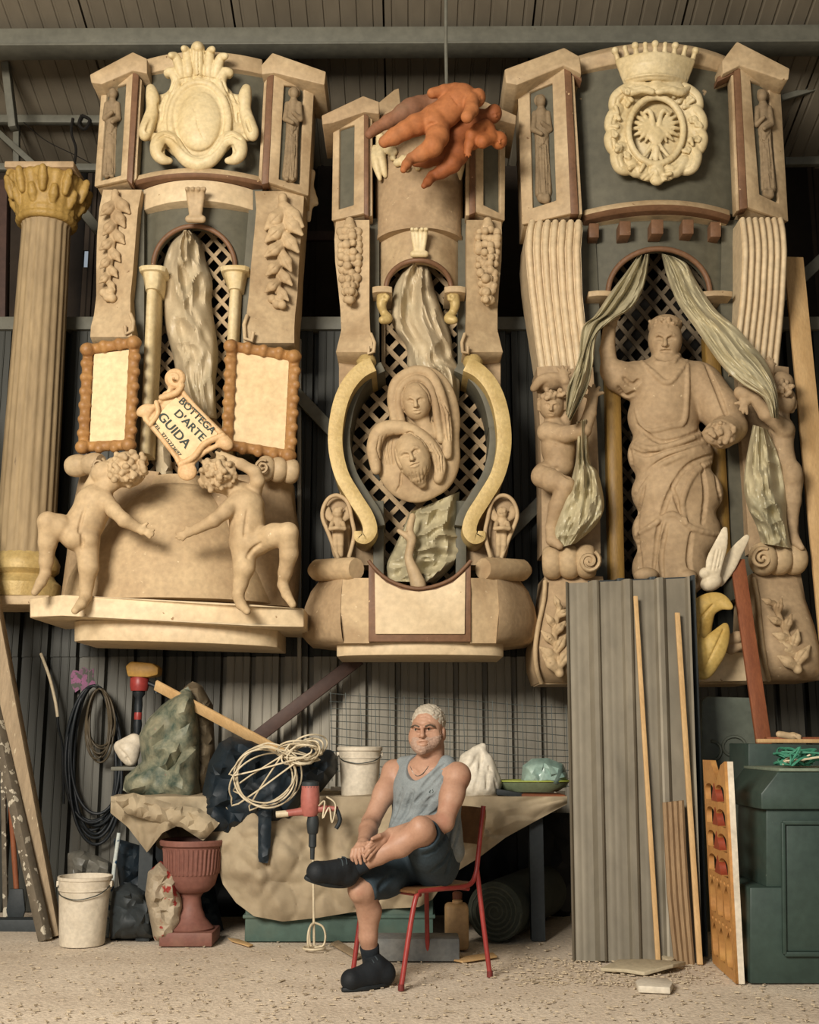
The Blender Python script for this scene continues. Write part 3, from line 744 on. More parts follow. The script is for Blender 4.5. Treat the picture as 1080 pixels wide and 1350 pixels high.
for xa, xb, xc in ((193, 211, 0), (300, 318, 1)):
    top = [(183, 219), (290, 329)][xc]; X0_, X1_ = top; s = (200, 309)[xc]; bx = (190, 297)[xc]
    M().loft([(352, X0_, X1_, 7.52, 7.52, .04), (358, X0_ + 1, X1_ - 1, 7.52, 7.52, .04), (361, X0_ + 5, X1_ - 5, 7.55, 7.55, .05), (378, s - 9, s + 12, 7.56, 7.56, .05), (384, s - 8, s + 11, 7.56, 7.56, .06)], 7.8, 8).build('pilaster_capital', m_ivory, f1, bevel=.003)
    M().loft([(382, s - 6, s + 9, 7.58, 7.58, .06), (600, bx - 6, bx + 9, 7.6, 7.6, .06)], 7.75, 10).build('pilaster_shaft', m_ivory, f1, smooth=50)
# swelling side pilasters with leaf garlands
rowsL = [(250, 136, 187, 7.64, 7.54), (275, 131, 182, 7.62, 7.52), (310, 128, 179, 7.61, 7.51), (350, 127, 176, 7.61, 7.51), (390, 127, 172, 7.61, 7.51), (415, 124, 172, 7.58, 7.48), (430, 120, 174, 7.54, 7.44), (444, 119, 174, 7.54, 7.44), (452, 122, 170, 7.58, 7.5)]
M().loft(rowsL, 7.95, 6).build('scroll_pilaster', m_cream, f1, smooth=40)
rowsR = [(252, 336, 401, 7.54, 7.64), (275, 338, 400, 7.52, 7.62), (310, 335, 397, 7.51, 7.61), (350, 331, 394, 7.51, 7.61), (390, 328, 392, 7.5, 7.6), (415, 325, 389, 7.47, 7.57), (432, 321, 388, 7.43, 7.53), (452, 321, 388, 7.43, 7.53), (458, 325, 385, 7.48, 7.57)]
M().loft(rowsR, 7.95, 6).build('scroll_pilaster', m_cream, f1, smooth=40)
M().loft([(250, 176, 190, 7.62, 7.62), (350, 168, 190, 7.62, 7.62), (600, 165, 190, 7.64, 7.64)], 7.9, 1).build('inner_stile', m_slate, f1)
M().loft([(250, 330, 346, 7.62, 7.62), (350, 322, 338, 7.62, 7.62), (600, 312, 330, 7.64, 7.64)], 7.9, 1).build('inner_stile', m_slate, f1)
b = Blob.px(118, 245, 170, 405, 7.38, 7.62, .0058)
leaves(b, [(152, 262), (150, 300), (145, 340), (142, 372)], 11, 26, 15, 7.545, seed=2)
b.chain([(152, 254, 7.54, 5), (150, 300, 7.54, 5), (142, 372, 7.54, 4)], .006)
for dx, dy in ((-5, 386), (4, 384), (0, 392), (6, 393)): b.chain([(142 + dx, dy, 7.53, 6)], .003)
b.build('leaf_garland', m_stone, f1)
b = Blob.px(336, 252, 404, 415, 7.36, 7.62, .0058)
leaves(b, [(374, 272), (374, 305), (370, 345), (366, 382)], 11, 36, 19, 7.52, seed=5)
b.chain([(373, 260, 7.53, 6), (374, 300, 7.52, 5), (366, 385, 7.52, 4)], .006)
for dx, dy in ((-6, 394), (4, 393), (0, 401), (7, 402)): b.chain([(365 + dx, dy, 7.51, 6)], .003)
b.build('leaf_garland', m_stone, f1)
moulding(f1, [(172, 414, 7.47), (176, 424, 7.44), (175, 436, 7.43), (166, 440, 7.43), (165, 430, 7.43)], 7.4, .014, m_cream, 'scroll_curl')
moulding(f1, [(326, 416, 7.45), (322, 428, 7.42), (323, 446, 7.41), (332, 450, 7.41), (334, 438, 7.41)], 7.4, .014, m_cream, 'scroll_curl')
# scalloped frames
def scallop(root, outer, inner, Ys, seed):
    Ya, Yb = Ys; xs = [p[0] for p in outer]; ys = [p[1] for p in outer]
    Yx = lambda x: Ya + (Yb - Ya) * (x - min(xs)) / (max(xs) - min(xs))
    b = Blob.px(min(xs) - 8, min(ys) - 8, max(xs) + 8, max(ys) + 8, min(Ys) - .1, max(Ys) + .1, .0085)
    mid = [((o[0] + i[0]) / 2, (o[1] + i[1]) / 2) for o, i in zip(outer, inner)]
    for k in range(4):
        (ax, ay), (bx, by) = mid[k], mid[(k + 1) % 4]; L = math.hypot(bx - ax, by - ay); n = max(3, int(L / 17)); nx, ny = (by - ay) / L, -(bx - ax) / L
        b.chain([(ax, ay, Yx(ax), 7), (bx, by, Yx(bx), 7)], .01)
        for q in range(n + 1):
            t = q / n; x, y = ax + (bx - ax) * t, ay + (by - ay) * t
            b.chain([(x + nx * 3, y + ny * 3, Yx(x) - .025, 6.5)], .012); b.chain([(x - nx * 3, y - ny * 3, Yx(x) - .02, 4.5)], .012)
        for q in range(n):
            t = (q + .5) / n; x, y = ax + (bx - ax) * t, ay + (by - ay) * t
            b.chain([(x + nx * 11, y + ny * 11, Yx(x) - .03, 4.0)], .008, sub=True)
        b.chain([(ax - 2, ay, Yx(ax) - .04, 9)], .01)
    fr = b.build('scalloped_frame', m_frame, root)
    M().prism([(x, y, Yx(x)) for x, y in [(i[0] * 1.0, i[1]) for i in inner]], 0, .04).build('blank_panel', m_parch, fr)
scallop(f1, [(109, 455), (184, 442), (175, 590), (102, 594)], [(124, 467), (171, 461), (167, 583), (118, 585)], (7.48, 7.4), 1)
scallop(f1, [(301, 449), (396, 465), (389, 604), (295, 590)], [(310, 464), (381, 475), (375, 597), (305, 583)], (7.37, 7.46), 2)
# lower storey: rolls, flanks, bell
roll(f1, (134, 611), (92, 615), 7.36, 7.46, 15, m_cream, 2, end=(130, 613, 7.28, 10, 1))
roll(f1, (342, 617), (391, 622), 7.36, 7.46, 17, m_cream, 3, end=(346, 616, 7.27, 10, -1))
M().loft([(622, 106, 210, 7.62, 7.5, .05), (650, 100, 200, 7.62, 7.45, .08), (690, 92, 180, 7.62, 7.4, .1), (730, 88, 170, 7.6, 7.4, .1), (790, 80, 170, 7.55, 7.4, .1)], 7.95, 8).build('flank', m_stone2, f1, smooth=60)
M().loft([(628, 270, 382, 7.5, 7.62, .05), (660, 275, 384, 7.45, 7.62, .08), (700, 290, 391, 7.4, 7.62, .1), (740, 295, 390, 7.4, 7.6, .1), (800, 300, 384, 7.4, 7.55, .1)], 7.95, 8).build('flank', m_stone2, f1, smooth=60)
bell = [(646, 190, 284, 7.62, 7.62, .22), (652, 182, 291, 7.62, 7.62, .26), (668, 166, 304, 7.62, 7.62, .33), (695, 140, 325, 7.62, 7.62, .4), (730, 112, 345, 7.62, 7.62, .46), (765, 92, 362, 7.62, 7.62, .5), (800, 82, 374, 7.62, 7.62, .52)]
M().loft(bell, 7.9, 28).build('bell_base', m_stone, f1, smooth=60)
M().loft([(632, 200, 276, 7.62, 7.62, .17), (640, 192, 283, 7.62, 7.62, .2), (648, 190, 285, 7.62, 7.62, .22)], 7.9, 20).build('bell_cap', m_stone, f1, smooth=50)
M().extr([P(39, 789, 7.15), P(84, 784, 7.02), P(330, 797, 7.0), P(401, 802, 7.08), P(401, 827, 7.08), P(330, 825, 7.0), P(84, 812, 7.02), P(39, 815, 7.15)], (0, .75, 0)).build('ledge', m_cream2, f1, bevel=.01)
M().loft([(819, 98, 366, 7.3, 7.3, .2, 828), (846, 98, 366, 7.3, 7.3, .2, 854)], 7.8, 20).build('bottom_drum', m_cream2, f1, bevel=.008)

# ================================================================ facade with the oval lattice and the medallion
f2 = thing('carved_facade', P(554, 866, 7.5), 'carved processional facade with a gilded oval opening of lattice and plain top panels', 'carved facade')
def band(root, path, hw, Yf, Yb, m, name, bevel=.008):
    n = len(path); ins = []; out = []
    for i in range(n):
        a, b = path[max(i - 1, 0)], path[min(i + 1, n - 1)]; dx, dy = b[0] - a[0], b[1] - a[1]; l = math.hypot(dx, dy) or 1
        h = hw[i] if isinstance(hw, list) else hw
        out.append(P(path[i][0] - dy / l * h, path[i][1] + dx / l * h, Yf)); ins.append(P(path[i][0] + dy / l * h, path[i][1] - dx / l * h, Yf))
    vs = out + ins; bk = [Vector((v.x, Yb, v.z)) for v in vs]; vs = vs + bk; fs = []
    for i in range(n - 1):
        fs += [(i, i + 1, n + i + 1, n + i), (2 * n + i + 1, 2 * n + i, 3 * n + i, 3 * n + i + 1), (i + 1, i, 2 * n + i, 2 * n + i + 1), (n + i, n + i + 1, 3 * n + i + 1, 3 * n + i)]
    fs += [(0, n, 3 * n, 2 * n), (n - 1, 3 * n - 1, 4 * n - 1, 2 * n - 1)]
    return M().add(vs, fs).build(name, m, root, bevel=bevel)
M().prism([(460, 150), (640, 150), (640, 440), (665, 560), (640, 690), (600, 780), (510, 780), (465, 690), (442, 560), (460, 440)], 8.1, .03).build('shade_backing', m_void, f2)
b2l, _ = niche_box(f2, [(439, 162), (480, 149), (480, 281), (437, 291)], 7.6, 7.5, [(447, 170), (467, 164), (466, 270), (446, 276)], (m_cream, m_slate))
b2r, _ = niche_box(f2, [(627, 149), (667, 160), (666, 291), (627, 279)], 7.5, 7.6, [(638, 162), (659, 166), (660, 281), (638, 270)], (m_cream, m_slate))
M().prism([(424, 152), (479, 126), (500, 134), (500, 150), (480, 148), (439, 162), (425, 164)], 7.47, .5).build('cornice', m_stone2, f2, bevel=.008)
M().prism([(606, 136), (628, 128), (681, 152), (680, 164), (667, 161), (627, 149), (607, 150)], 7.47, .5).build('cornice', m_stone2, f2, bevel=.008)
M().prism([(480, 149), (486, 153), (486, 285), (480, 282)], 7.49, .12).build('brown_stile', m_brown, f2, bevel=.004)
M().prism([(627, 150), (620, 154), (619, 283), (627, 280)], 7.49, .12).build('brown_stile', m_brown, f2, bevel=.004)
M().prism([(486, 154), (491, 157), (491, 284), (486, 286)], 7.53, .2).build('cream_stile', m_cream, f2, bevel=.004)
M().prism([(620, 154), (615, 157), (614, 284), (619, 284)], 7.53, .2).build('cream_stile', m_cream, f2, bevel=.004)
M().prism([(486, 146), (520, 118), (526, 116), (528, 136), (560, 146), (620, 148), (620, 170), (486, 170)], 7.7, .2).build('broken_top_board', m_cream, f2, bevel=.006)
M().loft([(165, 494, 612, 7.74, 7.74, .27), (322, 495, 611, 7.74, 7.74, .27)], 7.95, 24).build('drum', m_stone2, f2, smooth=40)
M().loft([(318, 494, 612, 7.74, 7.74, .285), (323, 494, 612, 7.74, 7.74, .285)], 7.95, 24).build('drum_ring', m_stone2, f2, smooth=40)
ARC2 = arch_pts(552, 381, 43, 38)
arched_wall(f2, 497, 610, 323, 381, 7.74, .25, ARC2, m_cream, name='arched_wall')
moulding(f2, [(x, y, 7.74 - .25 * (1 - ((x - 553) / 57) ** 2) - .012) for x, y in ARC2], 7.5, .018, m_brown, 'arch_moulding')
b = Blob.px(538, 294, 568, 346, 7.3, 7.55, .006)
for dx in (-8, -3, 3, 8): b.chain(spline([(553 + dx * .5, 334, 7.45, 3), (553 + dx * .8, 318, 7.43, 3.6), (553 + dx, 305, 7.41, 3.6), (553 + dx * 1.2, 302, 7.38, 2.4)], 4), .003)
b.chain([(545, 335, 7.45, 4.5), (561, 335, 7.45, 4.5)], .005)
b.build('keystone_palmette', m_ivory, f2)
# garland of gilt fruit under the terracotta cherubs
b = Blob.px(480, 150, 618, 242, 7.25, 7.62, .008); rn = random.Random(4)
for i in range(60):
    t = rn.random(); x = 495 + 100 * t; y = 178 + 38 * math.sin(math.pi * t) ** 1.0 + rn.uniform(-9, 7); Yk = 7.74 - .27 * math.sqrt(max(0, 1 - ((x - 553) / 59) ** 2)) - .03
    b.chain([(x, y, Yk, rn.uniform(4, 6))], .003)
for x, y in ((494, 196), (501, 192)): b.chain(spline([(x, y, 7.56, 5), (x + 2, y + 18, 7.52, 6.5), (x + 7, y + 40, 7.54, 3)], 5), .003)
b.chain(spline([(600, 196, 7.55, 5), (606, 214, 7.53, 7), (607, 236, 7.54, 2)], 5), .003)
b.build('fruit_swag', m_ivory, f2)
for s, xa, xb in ((0, 491, 517), (1, 586, 614)):
    M().loft([(378, xa, xb, 7.5, 7.5, .02), (386, xa, xb, 7.5, 7.5, .02)], 7.8, 4).build('arch_ledge', m_cream, f2, bevel=.004)
    c = (xa + xb) / 2 + (1 if s == 0 else -2); b = Blob.px(c - 16, 384, c + 16, 430, 7.4, 7.72, .006); sg = 1 if s == 0 else -1
    b.chain(spline([(c, 391, 7.55, 8), (c - sg * 2, 402, 7.54, 6), (c + sg * 1, 412, 7.56, 5), (c + sg * 6, 420, 7.55, 6.5), (c - sg * 1, 422, 7.53, 5)], 5), .006)
    curl(b, c + sg * 3, 392, 6)
    b.build('gilt_bracket', m_gild, f2)
rows = [(290, 443, 487, 7.62, 7.52), (315, 441, 487, 7.6, 7.5), (345, 442, 487, 7.6, 7.5), (380, 446, 487, 7.61, 7.51), (410, 449, 487, 7.62, 7.52), (435, 450, 488, 7.61, 7.51), (452, 446, 491, 7.56, 7.46), (464, 443, 492, 7.55, 7.45), (471, 445, 488, 7.58, 7.5)]
M().loft(rows, 7.95, 6).build('scroll_pilaster', m_cream, f2, smooth=40)
rows = [(290, 615, 661, 7.52, 7.62), (315, 615, 662, 7.5, 7.6), (345, 615, 661, 7.5, 7.6), (380, 615, 658, 7.51, 7.61), (410, 615, 656, 7.52, 7.62), (435, 614, 656, 7.51, 7.61), (452, 611, 660, 7.46, 7.56), (464, 610, 663, 7.45, 7.55), (471, 614, 660, 7.5, 7.58)]
M().loft(rows, 7.95, 6).build('scroll_pilaster', m_cream, f2, smooth=40)
for x0_, x1_ in ((486, 500), (604, 616)): M().loft([(288, x0_, x1_, 7.66, 7.66), (490, x0_, x1_, 7.66, 7.66)], 7.9, 1).build('inner_stile', m_slate, f2)
moulding(f2, [(489, 440, 7.46), (494, 452, 7.43), (493, 464, 7.43), (486, 466, 7.43), (486, 457, 7.43)], 7.4, .012, m_cream, 'scroll_curl')
moulding(f2, [(613, 440, 7.46), (609, 452, 7.43), (610, 464, 7.43), (617, 466, 7.43), (617, 457, 7.43)], 7.4, .012, m_cream, 'scroll_curl')
for cx, sd in ((461, 1), (643, 2)):
    b = Blob.px(cx - 22, 288, cx + 22, 410, 7.34, 7.62, .0055); rn = random.Random(sd)
    b.chain([(cx, 292, 7.53, 6), (cx, 300, 7.53, 9)], .006)
    for y in range(304, 398, 9):
        w = 15 * (1 - max(0, (y - 350) / 70)); w = max(w, 4)
        for q in (-1, -.33, .33, 1):
            x, yy, r = cx + q * w * .75 + rn.uniform(-1, 1), y + rn.uniform(-2, 2), rn.uniform(4.6, 6.6)
            dY = .05 * rn.random() + .025 * (1 - abs(q)); b.chain([(x, yy, 7.53 - dY, r)], .0008)
            if rn.random() < .45: b.chain([(x + rn.uniform(-1, 1), yy, 7.53 - dY - r * .0052, 1.7)], .003, sub=True)
    b.chain([(cx, 388, 7.52, 7), (cx, 401, 7.53, 3)], .004)
    b.build('fruit_garland', m_stone, f2)
# omega shaped opening
om = spline([(492, 480), (474, 490), (457, 511), (446, 542), (442, 584), (450, 624), (468, 656), (483, 680), (488, 698), (482, 709), (473, 708), (472, 700)], 7)
omr = [(2 * 553.5 - x, y) for x, y in om]
for path, sg in ((om, 1), (omr, -1)):
    n = len(path)
    band(f2, path, [9.5 * (1 - .55 * max(0, (i / n - .72) / .28)) for i in range(n)], 7.40, 7.85, m_gild, 'gilt_band', .012)
    inn = [(x + sg * 13, y + (3 if y < 560 else -3)) for x, y in path[:56]]
    band(f2, inn, 6.5, 7.52, 7.88, m_slate, 'oval_reveal', .006)
for sg in (1, -1):
    X = (lambda x: x) if sg == 1 else (lambda x: 1107 - x)
    r_ = [(470, 447, 496), (490, 447, 488), (510, 447, 468), (540, 446, 455), (584, 445, 450), (625, 447, 458), (650, 448, 474), (672, 449, 500), (745, 450, 502)]
    rows = [(y, X(a), X(b_), 7.7, 7.7) if sg == 1 else (y, X(b_), X(a), 7.7, 7.7) for y, a, b_ in r_]
    M().loft(rows, 7.95, 1).build('side_board', m_stone2, f2)
    a, b_ = sorted((X(492), X(506)))
    M().loft([(660, a, b_, 7.6, 7.6), (770, a, b_, 7.6, 7.6)], 7.9, 1).build('inner_stile', m_slate, f2, bevel=.005)
    M().loft([(470, *sorted((X(474), X(494))), 7.5, 7.5, .05), (476, *sorted((X(470), X(496))), 7.48, 7.48, .05), (486, *sorted((X(472), X(493))), 7.5, 7.5, .05)], 7.8, 6).build('gilt_necking', m_gild, f2, smooth=40)
oval = arch_pts(553, 584, 93, 106, 0, 360, 48)[:-1]
LP2 = arch_pts(552, 381, 42, 37, 180, 360, 12) + [(601, 400), (601, 484)] + arch_pts(553, 584, 93, 106, -58, 58, 16) + [(601, 676), (601, 770), (505, 770), (505, 676)] + arch_pts(553, 584, 93, 106, 122, 238, 16) + [(505, 484), (507, 400)]
lattice(f2, LP2, 7.84, m_latt, 19, 6.2, ang=46)
M().prism([(503, 395), (508, 395), (508, 484), (503, 484)], 7.8, .06).build('lattice_post', m_latt, f2); M().prism([(503, 672), (508, 672), (508, 770), (503, 770)], 7.8, .06).build('lattice_post', m_latt, f2)
# little cherubs in shells on the shoulders
for sg in (1, -1):
    X = (lambda x: x) if sg == 1 else (lambda x: 1107 - x)
    b = Blob.px(min(X(420), X(470)), 646, max(X(420), X(470)), 742, 7.28, 7.66, .0065)
    b.chain([(X(444), 672, 7.55, 17), (X(447), 700, 7.56, 15), (X(450), 728, 7.56, 12)], .02, fl=.6)
    b.build('shell_niche', m_stone2, f2)
    M().tube([P(x, y, 7.44) for x, y in spline([(X(446), 736), (X(434), 705), (X(425), 680), (X(431), 660), (X(444), 653), (X(458), 662), (X(464), 685), (X(467), 706), (X(460), 735)], 6)], .014, 7).build('shell_rim', m_stone, f2, smooth=60)
    b = Blob.px(min(X(420), X(468)), 660, max(X(420), X(468)), 738, 7.25, 7.62, .006)
    b.epx(X(445), 676, 7.43, 7, 8, 7); b.chain([(X(445), 688, 7.45, 8), (X(446), 703, 7.46, 7)], .01)
    for s in (-1, 1):
        b.chain(spline([(X(445 + s * 5), 686, 7.46, 4), (X(445 + s * 13), 678, 7.47, 6), (X(445 + s * 14), 670, 7.48, 4)], 4), .006, fl=.6)
        b.chain([(X(445 + s * 7), 690, 7.42, 3.4), (X(445 + s * 9), 697, 7.38, 3), (X(445 + s * 1), 696, 7.36, 3)], .004)
        b.chain([(X(446 + s * 3), 704, 7.45, 5), (X(446 + s * 3.5), 718, 7.43, 4), (X(447 + s * 3), 732, 7.45, 3)], .004)
    b.bumps(X(445), 671, 7.4, 7, 5, 14, 2.0, 5)
    face_on(b, X(445), 678, 6)
    b.build('shell_cherub', m_stone, f2)
# heavy feet and the curved front panel
for sg in (1, -1):
    X = (lambda x: x) if sg == 1 else (lambda x: 1107 - x)
    o_ = lambda y, a, bb, Ya, Yb, bu=0: (y, a, bb, Ya, Yb, bu) if sg == 1 else (y, X(bb), X(a), Yb, Ya, bu)
    M().loft([o_(762, 424, 452, 7.5, 7.2, .02), (o_(780, 410, 450, 7.5, 7.15, .04)), o_(800, 402, 449, 7.5, 7.12, .05), o_(822, 398, 449, 7.5, 7.1, .05), o_(840, 399, 451, 7.5, 7.12, .05), o_(848, 406, 453, 7.5, 7.16, .03)], 7.9, 6).build('foot_block', m_stone2, f2, smooth=50)
    M().loft([o_(762, 452, 488, 7.2, 7.08), o_(784, 450, 488, 7.15, 7.1), o_(806, 449, 487, 7.12, 7.1), o_(848, 453, 487, 7.16, 7.1)], 7.8, 2).build('foot_facet', m_stone, f2, smooth=30)
    A, B = P(X(412), 752, 7.45), P(X(470), 750, 7.16); s = PS(750, 7.2)
    M().tube([A, A.lerp(B, .12), A.lerp(B, .9), B], [s * 9, s * 15, s * 16, s * 14], 14).build('foot_bolster', m_stone, f2, smooth=50)
cv = [(486, 737), (495, 748), (510, 761), (530, 770), (552, 774), (575, 770), (596, 761), (611, 748), (621, 737)]
M().prism(cv + [(621, 846), (486, 846)], 7.08, .5).build('front_panel', m_brown, f2, bevel=.006)
cv2 = [(494, 754), (510, 768), (530, 777), (552, 780), (575, 777), (597, 768), (614, 753)]
M().prism(cv2 + [(613, 836), (495, 836)], 7.065, .05).build('front_field', m_cream2, f2, bevel=.005)
M().tube([P(x, y + 2, 7.07) for x, y in spline(cv, 4)], .012, 7).build('front_rim', m_brown, f2, smooth=60)
M().loft([(845, 444, 664, 7.3, 7.3, .17), (866, 444, 664, 7.3, 7.3, .17)], 7.8, 20).build('bottom_drum', m_cream2, f2, bevel=.008)

# ================================================================ facade with the eagle shield, fluted pilasters and curtains
f3 = thing('carved_facade', P(880, 898, 7.6), 'carved processional facade with an eagle shield, fluted scroll pilasters and a curtained niche', 'carved facade')
M().prism([(715, 80), (1010, 80), (1010, 480), (1040, 760), (760, 760), (740, 480)], 8.12, .03).build('shade_backing', m_void, f3)
b3l, _ = niche_box(f3, [(682, 112), (744, 86), (753, 281), (688, 296)], 7.64, 7.48, [(698, 121), (728, 109), (733, 264), (702, 274)], (m_cream, m_slate))
b3r, _ = niche_box(f3, [(976, 86), (1029, 104), (1040, 292), (986, 273)], 7.48, 7.64, [(990, 106), (1014, 114), (1027, 268), (1002, 256)], (m_cream, m_slate))
robed(b3l, 713, 126, 258, 7.58, m_niche, 'saint_relief', 10, 8, 4, True)
robed(b3r, 1005, 119, 252, 7.58, m_niche, 'saint_relief', 9, 9, 8, True)
M().prism([(665, 91), (744, 62), (765, 74), (767, 98), (744, 86), (682, 112), (667, 109)], 7.44, .55).build('cornice', m_cream, f3, bevel=.012)
M().prism([(952, 80), (972, 54), (1042, 90), (1040, 105), (1029, 105), (976, 86), (953, 98)], 7.44, .55).build('cornice', m_cream, f3, bevel=.012)
for q, Yq, nm, mm in (([(744, 86), (753, 92), (763, 282), (753, 282)], 7.475, 'brown_stile', m_brown), ([(976, 86), (968, 91), (976, 276), (986, 274)], 7.475, 'brown_stile', m_brown),
                      ([(753, 95), (757, 98), (768, 282), (763, 283)], 7.5, 'cream_stile', m_cream), ([(968, 94), (964, 98), (971, 278), (976, 277)], 7.5, 'cream_stile', m_cream),
                      ([(745, 86), (767, 100), (767, 107), (753, 97)], 7.49, 'brown_top_rail', m_brown), ([(976, 86), (946, 101), (946, 108), (968, 97)], 7.49, 'brown_top_rail', m_brown)):
    M().prism(q, Yq, .1).build(nm, mm, f3, bevel=.004)
M().loft([(92, 756, 966, 7.7, 7.7, .14), (284, 766, 972, 7.7, 7.7, .14)], 7.95, 20, 'para').build('curved_panel', m_slate, f3, smooth=30)
M().loft([(74, 760, 958, 7.66, 7.66, .17), (80, 758, 960, 7.62, 7.62, .17), (97, 760, 958, 7.66, 7.66, .17)], 7.95, 20, 'para').build('top_rim', m_cream, f3, bevel=.008)
M().loft([(277, 770, 962, 7.6, 7.6, .16), (284, 770, 963, 7.57, 7.57, .17)], 7.85, 20, 'para').build('cream_ledge', m_cream, f3, bevel=.004)
M().loft([(284, 768, 964, 7.57, 7.57, .17), (291, 772, 962, 7.6, 7.6, .16)], 7.85, 20, 'para').build('brown_ledge', m_brown, f3, bevel=.004)
M().loft([(291, 776, 960, 7.63, 7.63, .17), (296, 780, 958, 7.66, 7.66, .15)], 7.85, 20, 'para').build('cream_fillet', m_cream2, f3)
for xa, xb, ya, yb, Yd in ((777, 790, 294, 313, 7.64), (817, 832, 291, 310, 7.56), (859, 875, 289, 308, 7.52), (900, 915, 289, 308, 7.56), (937, 951, 292, 312, 7.64)):
    M().prism([(xa, ya), (xb, ya), (xb, yb), (xa, yb)], Yd - .06, .14).build('dentil', m_brown, f3, bevel=.006)
# crowned shield with the two headed eagle
b = Blob.px(796, 48, 936, 252, 7.18, 7.62, .0065); Yc = 7.52
for t in np.linspace(0, 6.283, 44):
    b.chain([(865 + 47 * math.cos(t), 172 + 56 * math.sin(t), Yc - .03, 13)], .014, fl=.75)
rn = random.Random(12)
for s_ in (-1, 1):      # leafy scrolls round the oval: ears, side curls, lower lobes
    X = lambda q: 865 + s_ * q
    for path in ([(X(34), 118), (X(44), 122), (X(53), 130), (X(55), 142), (X(48), 150)], [(X(50), 146), (X(58), 156), (X(60), 168), (X(52), 176)], [(X(52), 172), (X(60), 182), (X(57), 196), (X(47), 200)], [(X(46), 196), (X(52), 206), (X(48), 220), (X(38), 224), (X(33), 216)], [(X(36), 214), (X(26), 226), (X(16), 224)]):
        n = len(path); b.chain(spline([(x, y, Yc - .05 - .02 * math.sin(i), 9.5 - 4 * (i / n)) for i, (x, y) in enumerate(path)], 4), .006)
        b.line([(x - s_ * 2, y) for x, y in path], 1.5, k=.005)
    for _ in range(16):
        t = rn.uniform(-1.1, 1.4); r_ = rn.uniform(.9, 1.12); x, y = X(52 * r_ * math.cos(t)), 172 + 60 * r_ * math.sin(t); a_ = rn.uniform(0, 6.28); h = b.hit(x, y)
        if h: b.chain([(x - 4 * math.cos(a_), y - 4 * math.sin(a_), h, 2.2), (x + 5 * math.cos(a_), y + 5 * math.sin(a_), h - .012, 3.2)], .003)
        if _ % 3 == 0: curl(b, x, y, 5)
b.epx(865, 172, Yc + .02, 38, 46, 12, k=.006)
b.chain([(865 + 36 * math.cos(a), 172 + 44 * math.sin(a), Yc - .1, 4.2) for a in np.linspace(0, 6.283, 44)], .004)
for s in (-1, 1):      # wings, heads, legs
    for i in range(7):
        a = R(-62 + i * 24); l = 27 - abs(i - 2.5) * 1.6
        b.chain([(865 + s * 7, 168, Yc - .075, 3.4), (865 + s * (8 + l * .6 * math.cos(a)), 166 + l * .6 * math.sin(a), Yc - .075, 3.1), (865 + s * (8 + l * math.cos(a * .9)), 166 + l * math.sin(a * .9), Yc - .055, 1.8)], .0015)
    b.chain(spline([(865 + s * 4, 165, Yc - .08, 4), (865 + s * 6, 152, Yc - .085, 3.2), (865 + s * 10, 146, Yc - .085, 3.4), (865 + s * 17, 149, Yc - .075, 1.4)], 4), .003)
    b.chain([(865 + s * 5, 192, Yc - .07, 3), (865 + s * 15, 205, Yc - .065, 2.4), (865 + s * 22, 208, Yc - .06, 1.6)], .003)
    b.chain([(865, 194, Yc - .07, 3), (865 + s * 8, 212, Yc - .06, 2.6)], .003)
b.epx(865, 178, Yc - .08, 11, 14, 4, k=.003); b.chain([(865, 196, Yc - .07, 5), (865, 214, Yc - .06, 3)], .004)
b.epx(866, 226, Yc - .08, 11, 9, 7, k=.01)
for x, y in ((852, 232), (880, 232), (840, 224), (892, 222), (866, 238)): b.epx(x, y, Yc - .06, 9, 7, 6, k=.006)
for x in (848, 858, 874, 884): b.line([(866, 222), (x, 238)], 1.2, k=.004)
b.build('eagle_shield', m_ivory, f3, label='ivory oval shield carved with a two headed eagle')
b = Blob.px(800, 46, 930, 128, 7.1, 7.56, .0065)
for i in range(41):
    t = -1 + i / 20; x, yb_ = 864 + 38 * t, 108 - 7 * (1 - t * t); Yk = 7.46 - .12 * (1 - t * t)
    b.chain([(x, yb_, Yk, 4.5), (864 + 48 * t, yb_ - 26 - 2 * (1 - t * t), Yk - .02, 4.5)], .006)
for i in range(41):
    t = -1 + i / 20; Yk = 7.46 - .12 * (1 - t * t) - .03
    for dy, sc in ((-3, 39), (-19, 45)): b.chain([(864 + sc * t, 108 - 7 * (1 - t * t) + dy, Yk, 2.1)], .002)
for i in range(9):
    t = -1 + i / 4; x = 864 + 48 * t; y = 79 - 9 * (1 - t * t); Yk = 7.46 - .13 * (1 - t * t)
    b.chain([(x, y + 4, Yk, 4), (x + 4 * t, y - 9, Yk - .03, 3)], .003); b.chain([(x + 5 * t, y - 12, Yk - .035, 5 if i % 2 == 0 else 3.6)], .003)
b.chain([(834, 119, 7.44, 9), (864, 117, 7.4, 9), (894, 119, 7.44, 9)], .02)
for s in (-1, 1): b.chain(spline([(864 + s * 4, 121, 7.36, 4), (864 + s * 18, 118, 7.36, 5), (864 + s * 34, 122, 7.38, 5), (864 + s * 44, 116, 7.41, 3)], 4), .004); b.line([(864 + s * 6, 117), (864 + s * 34, 117)], 1.2, k=.004)
b.build('crown', m_ivory, f3)
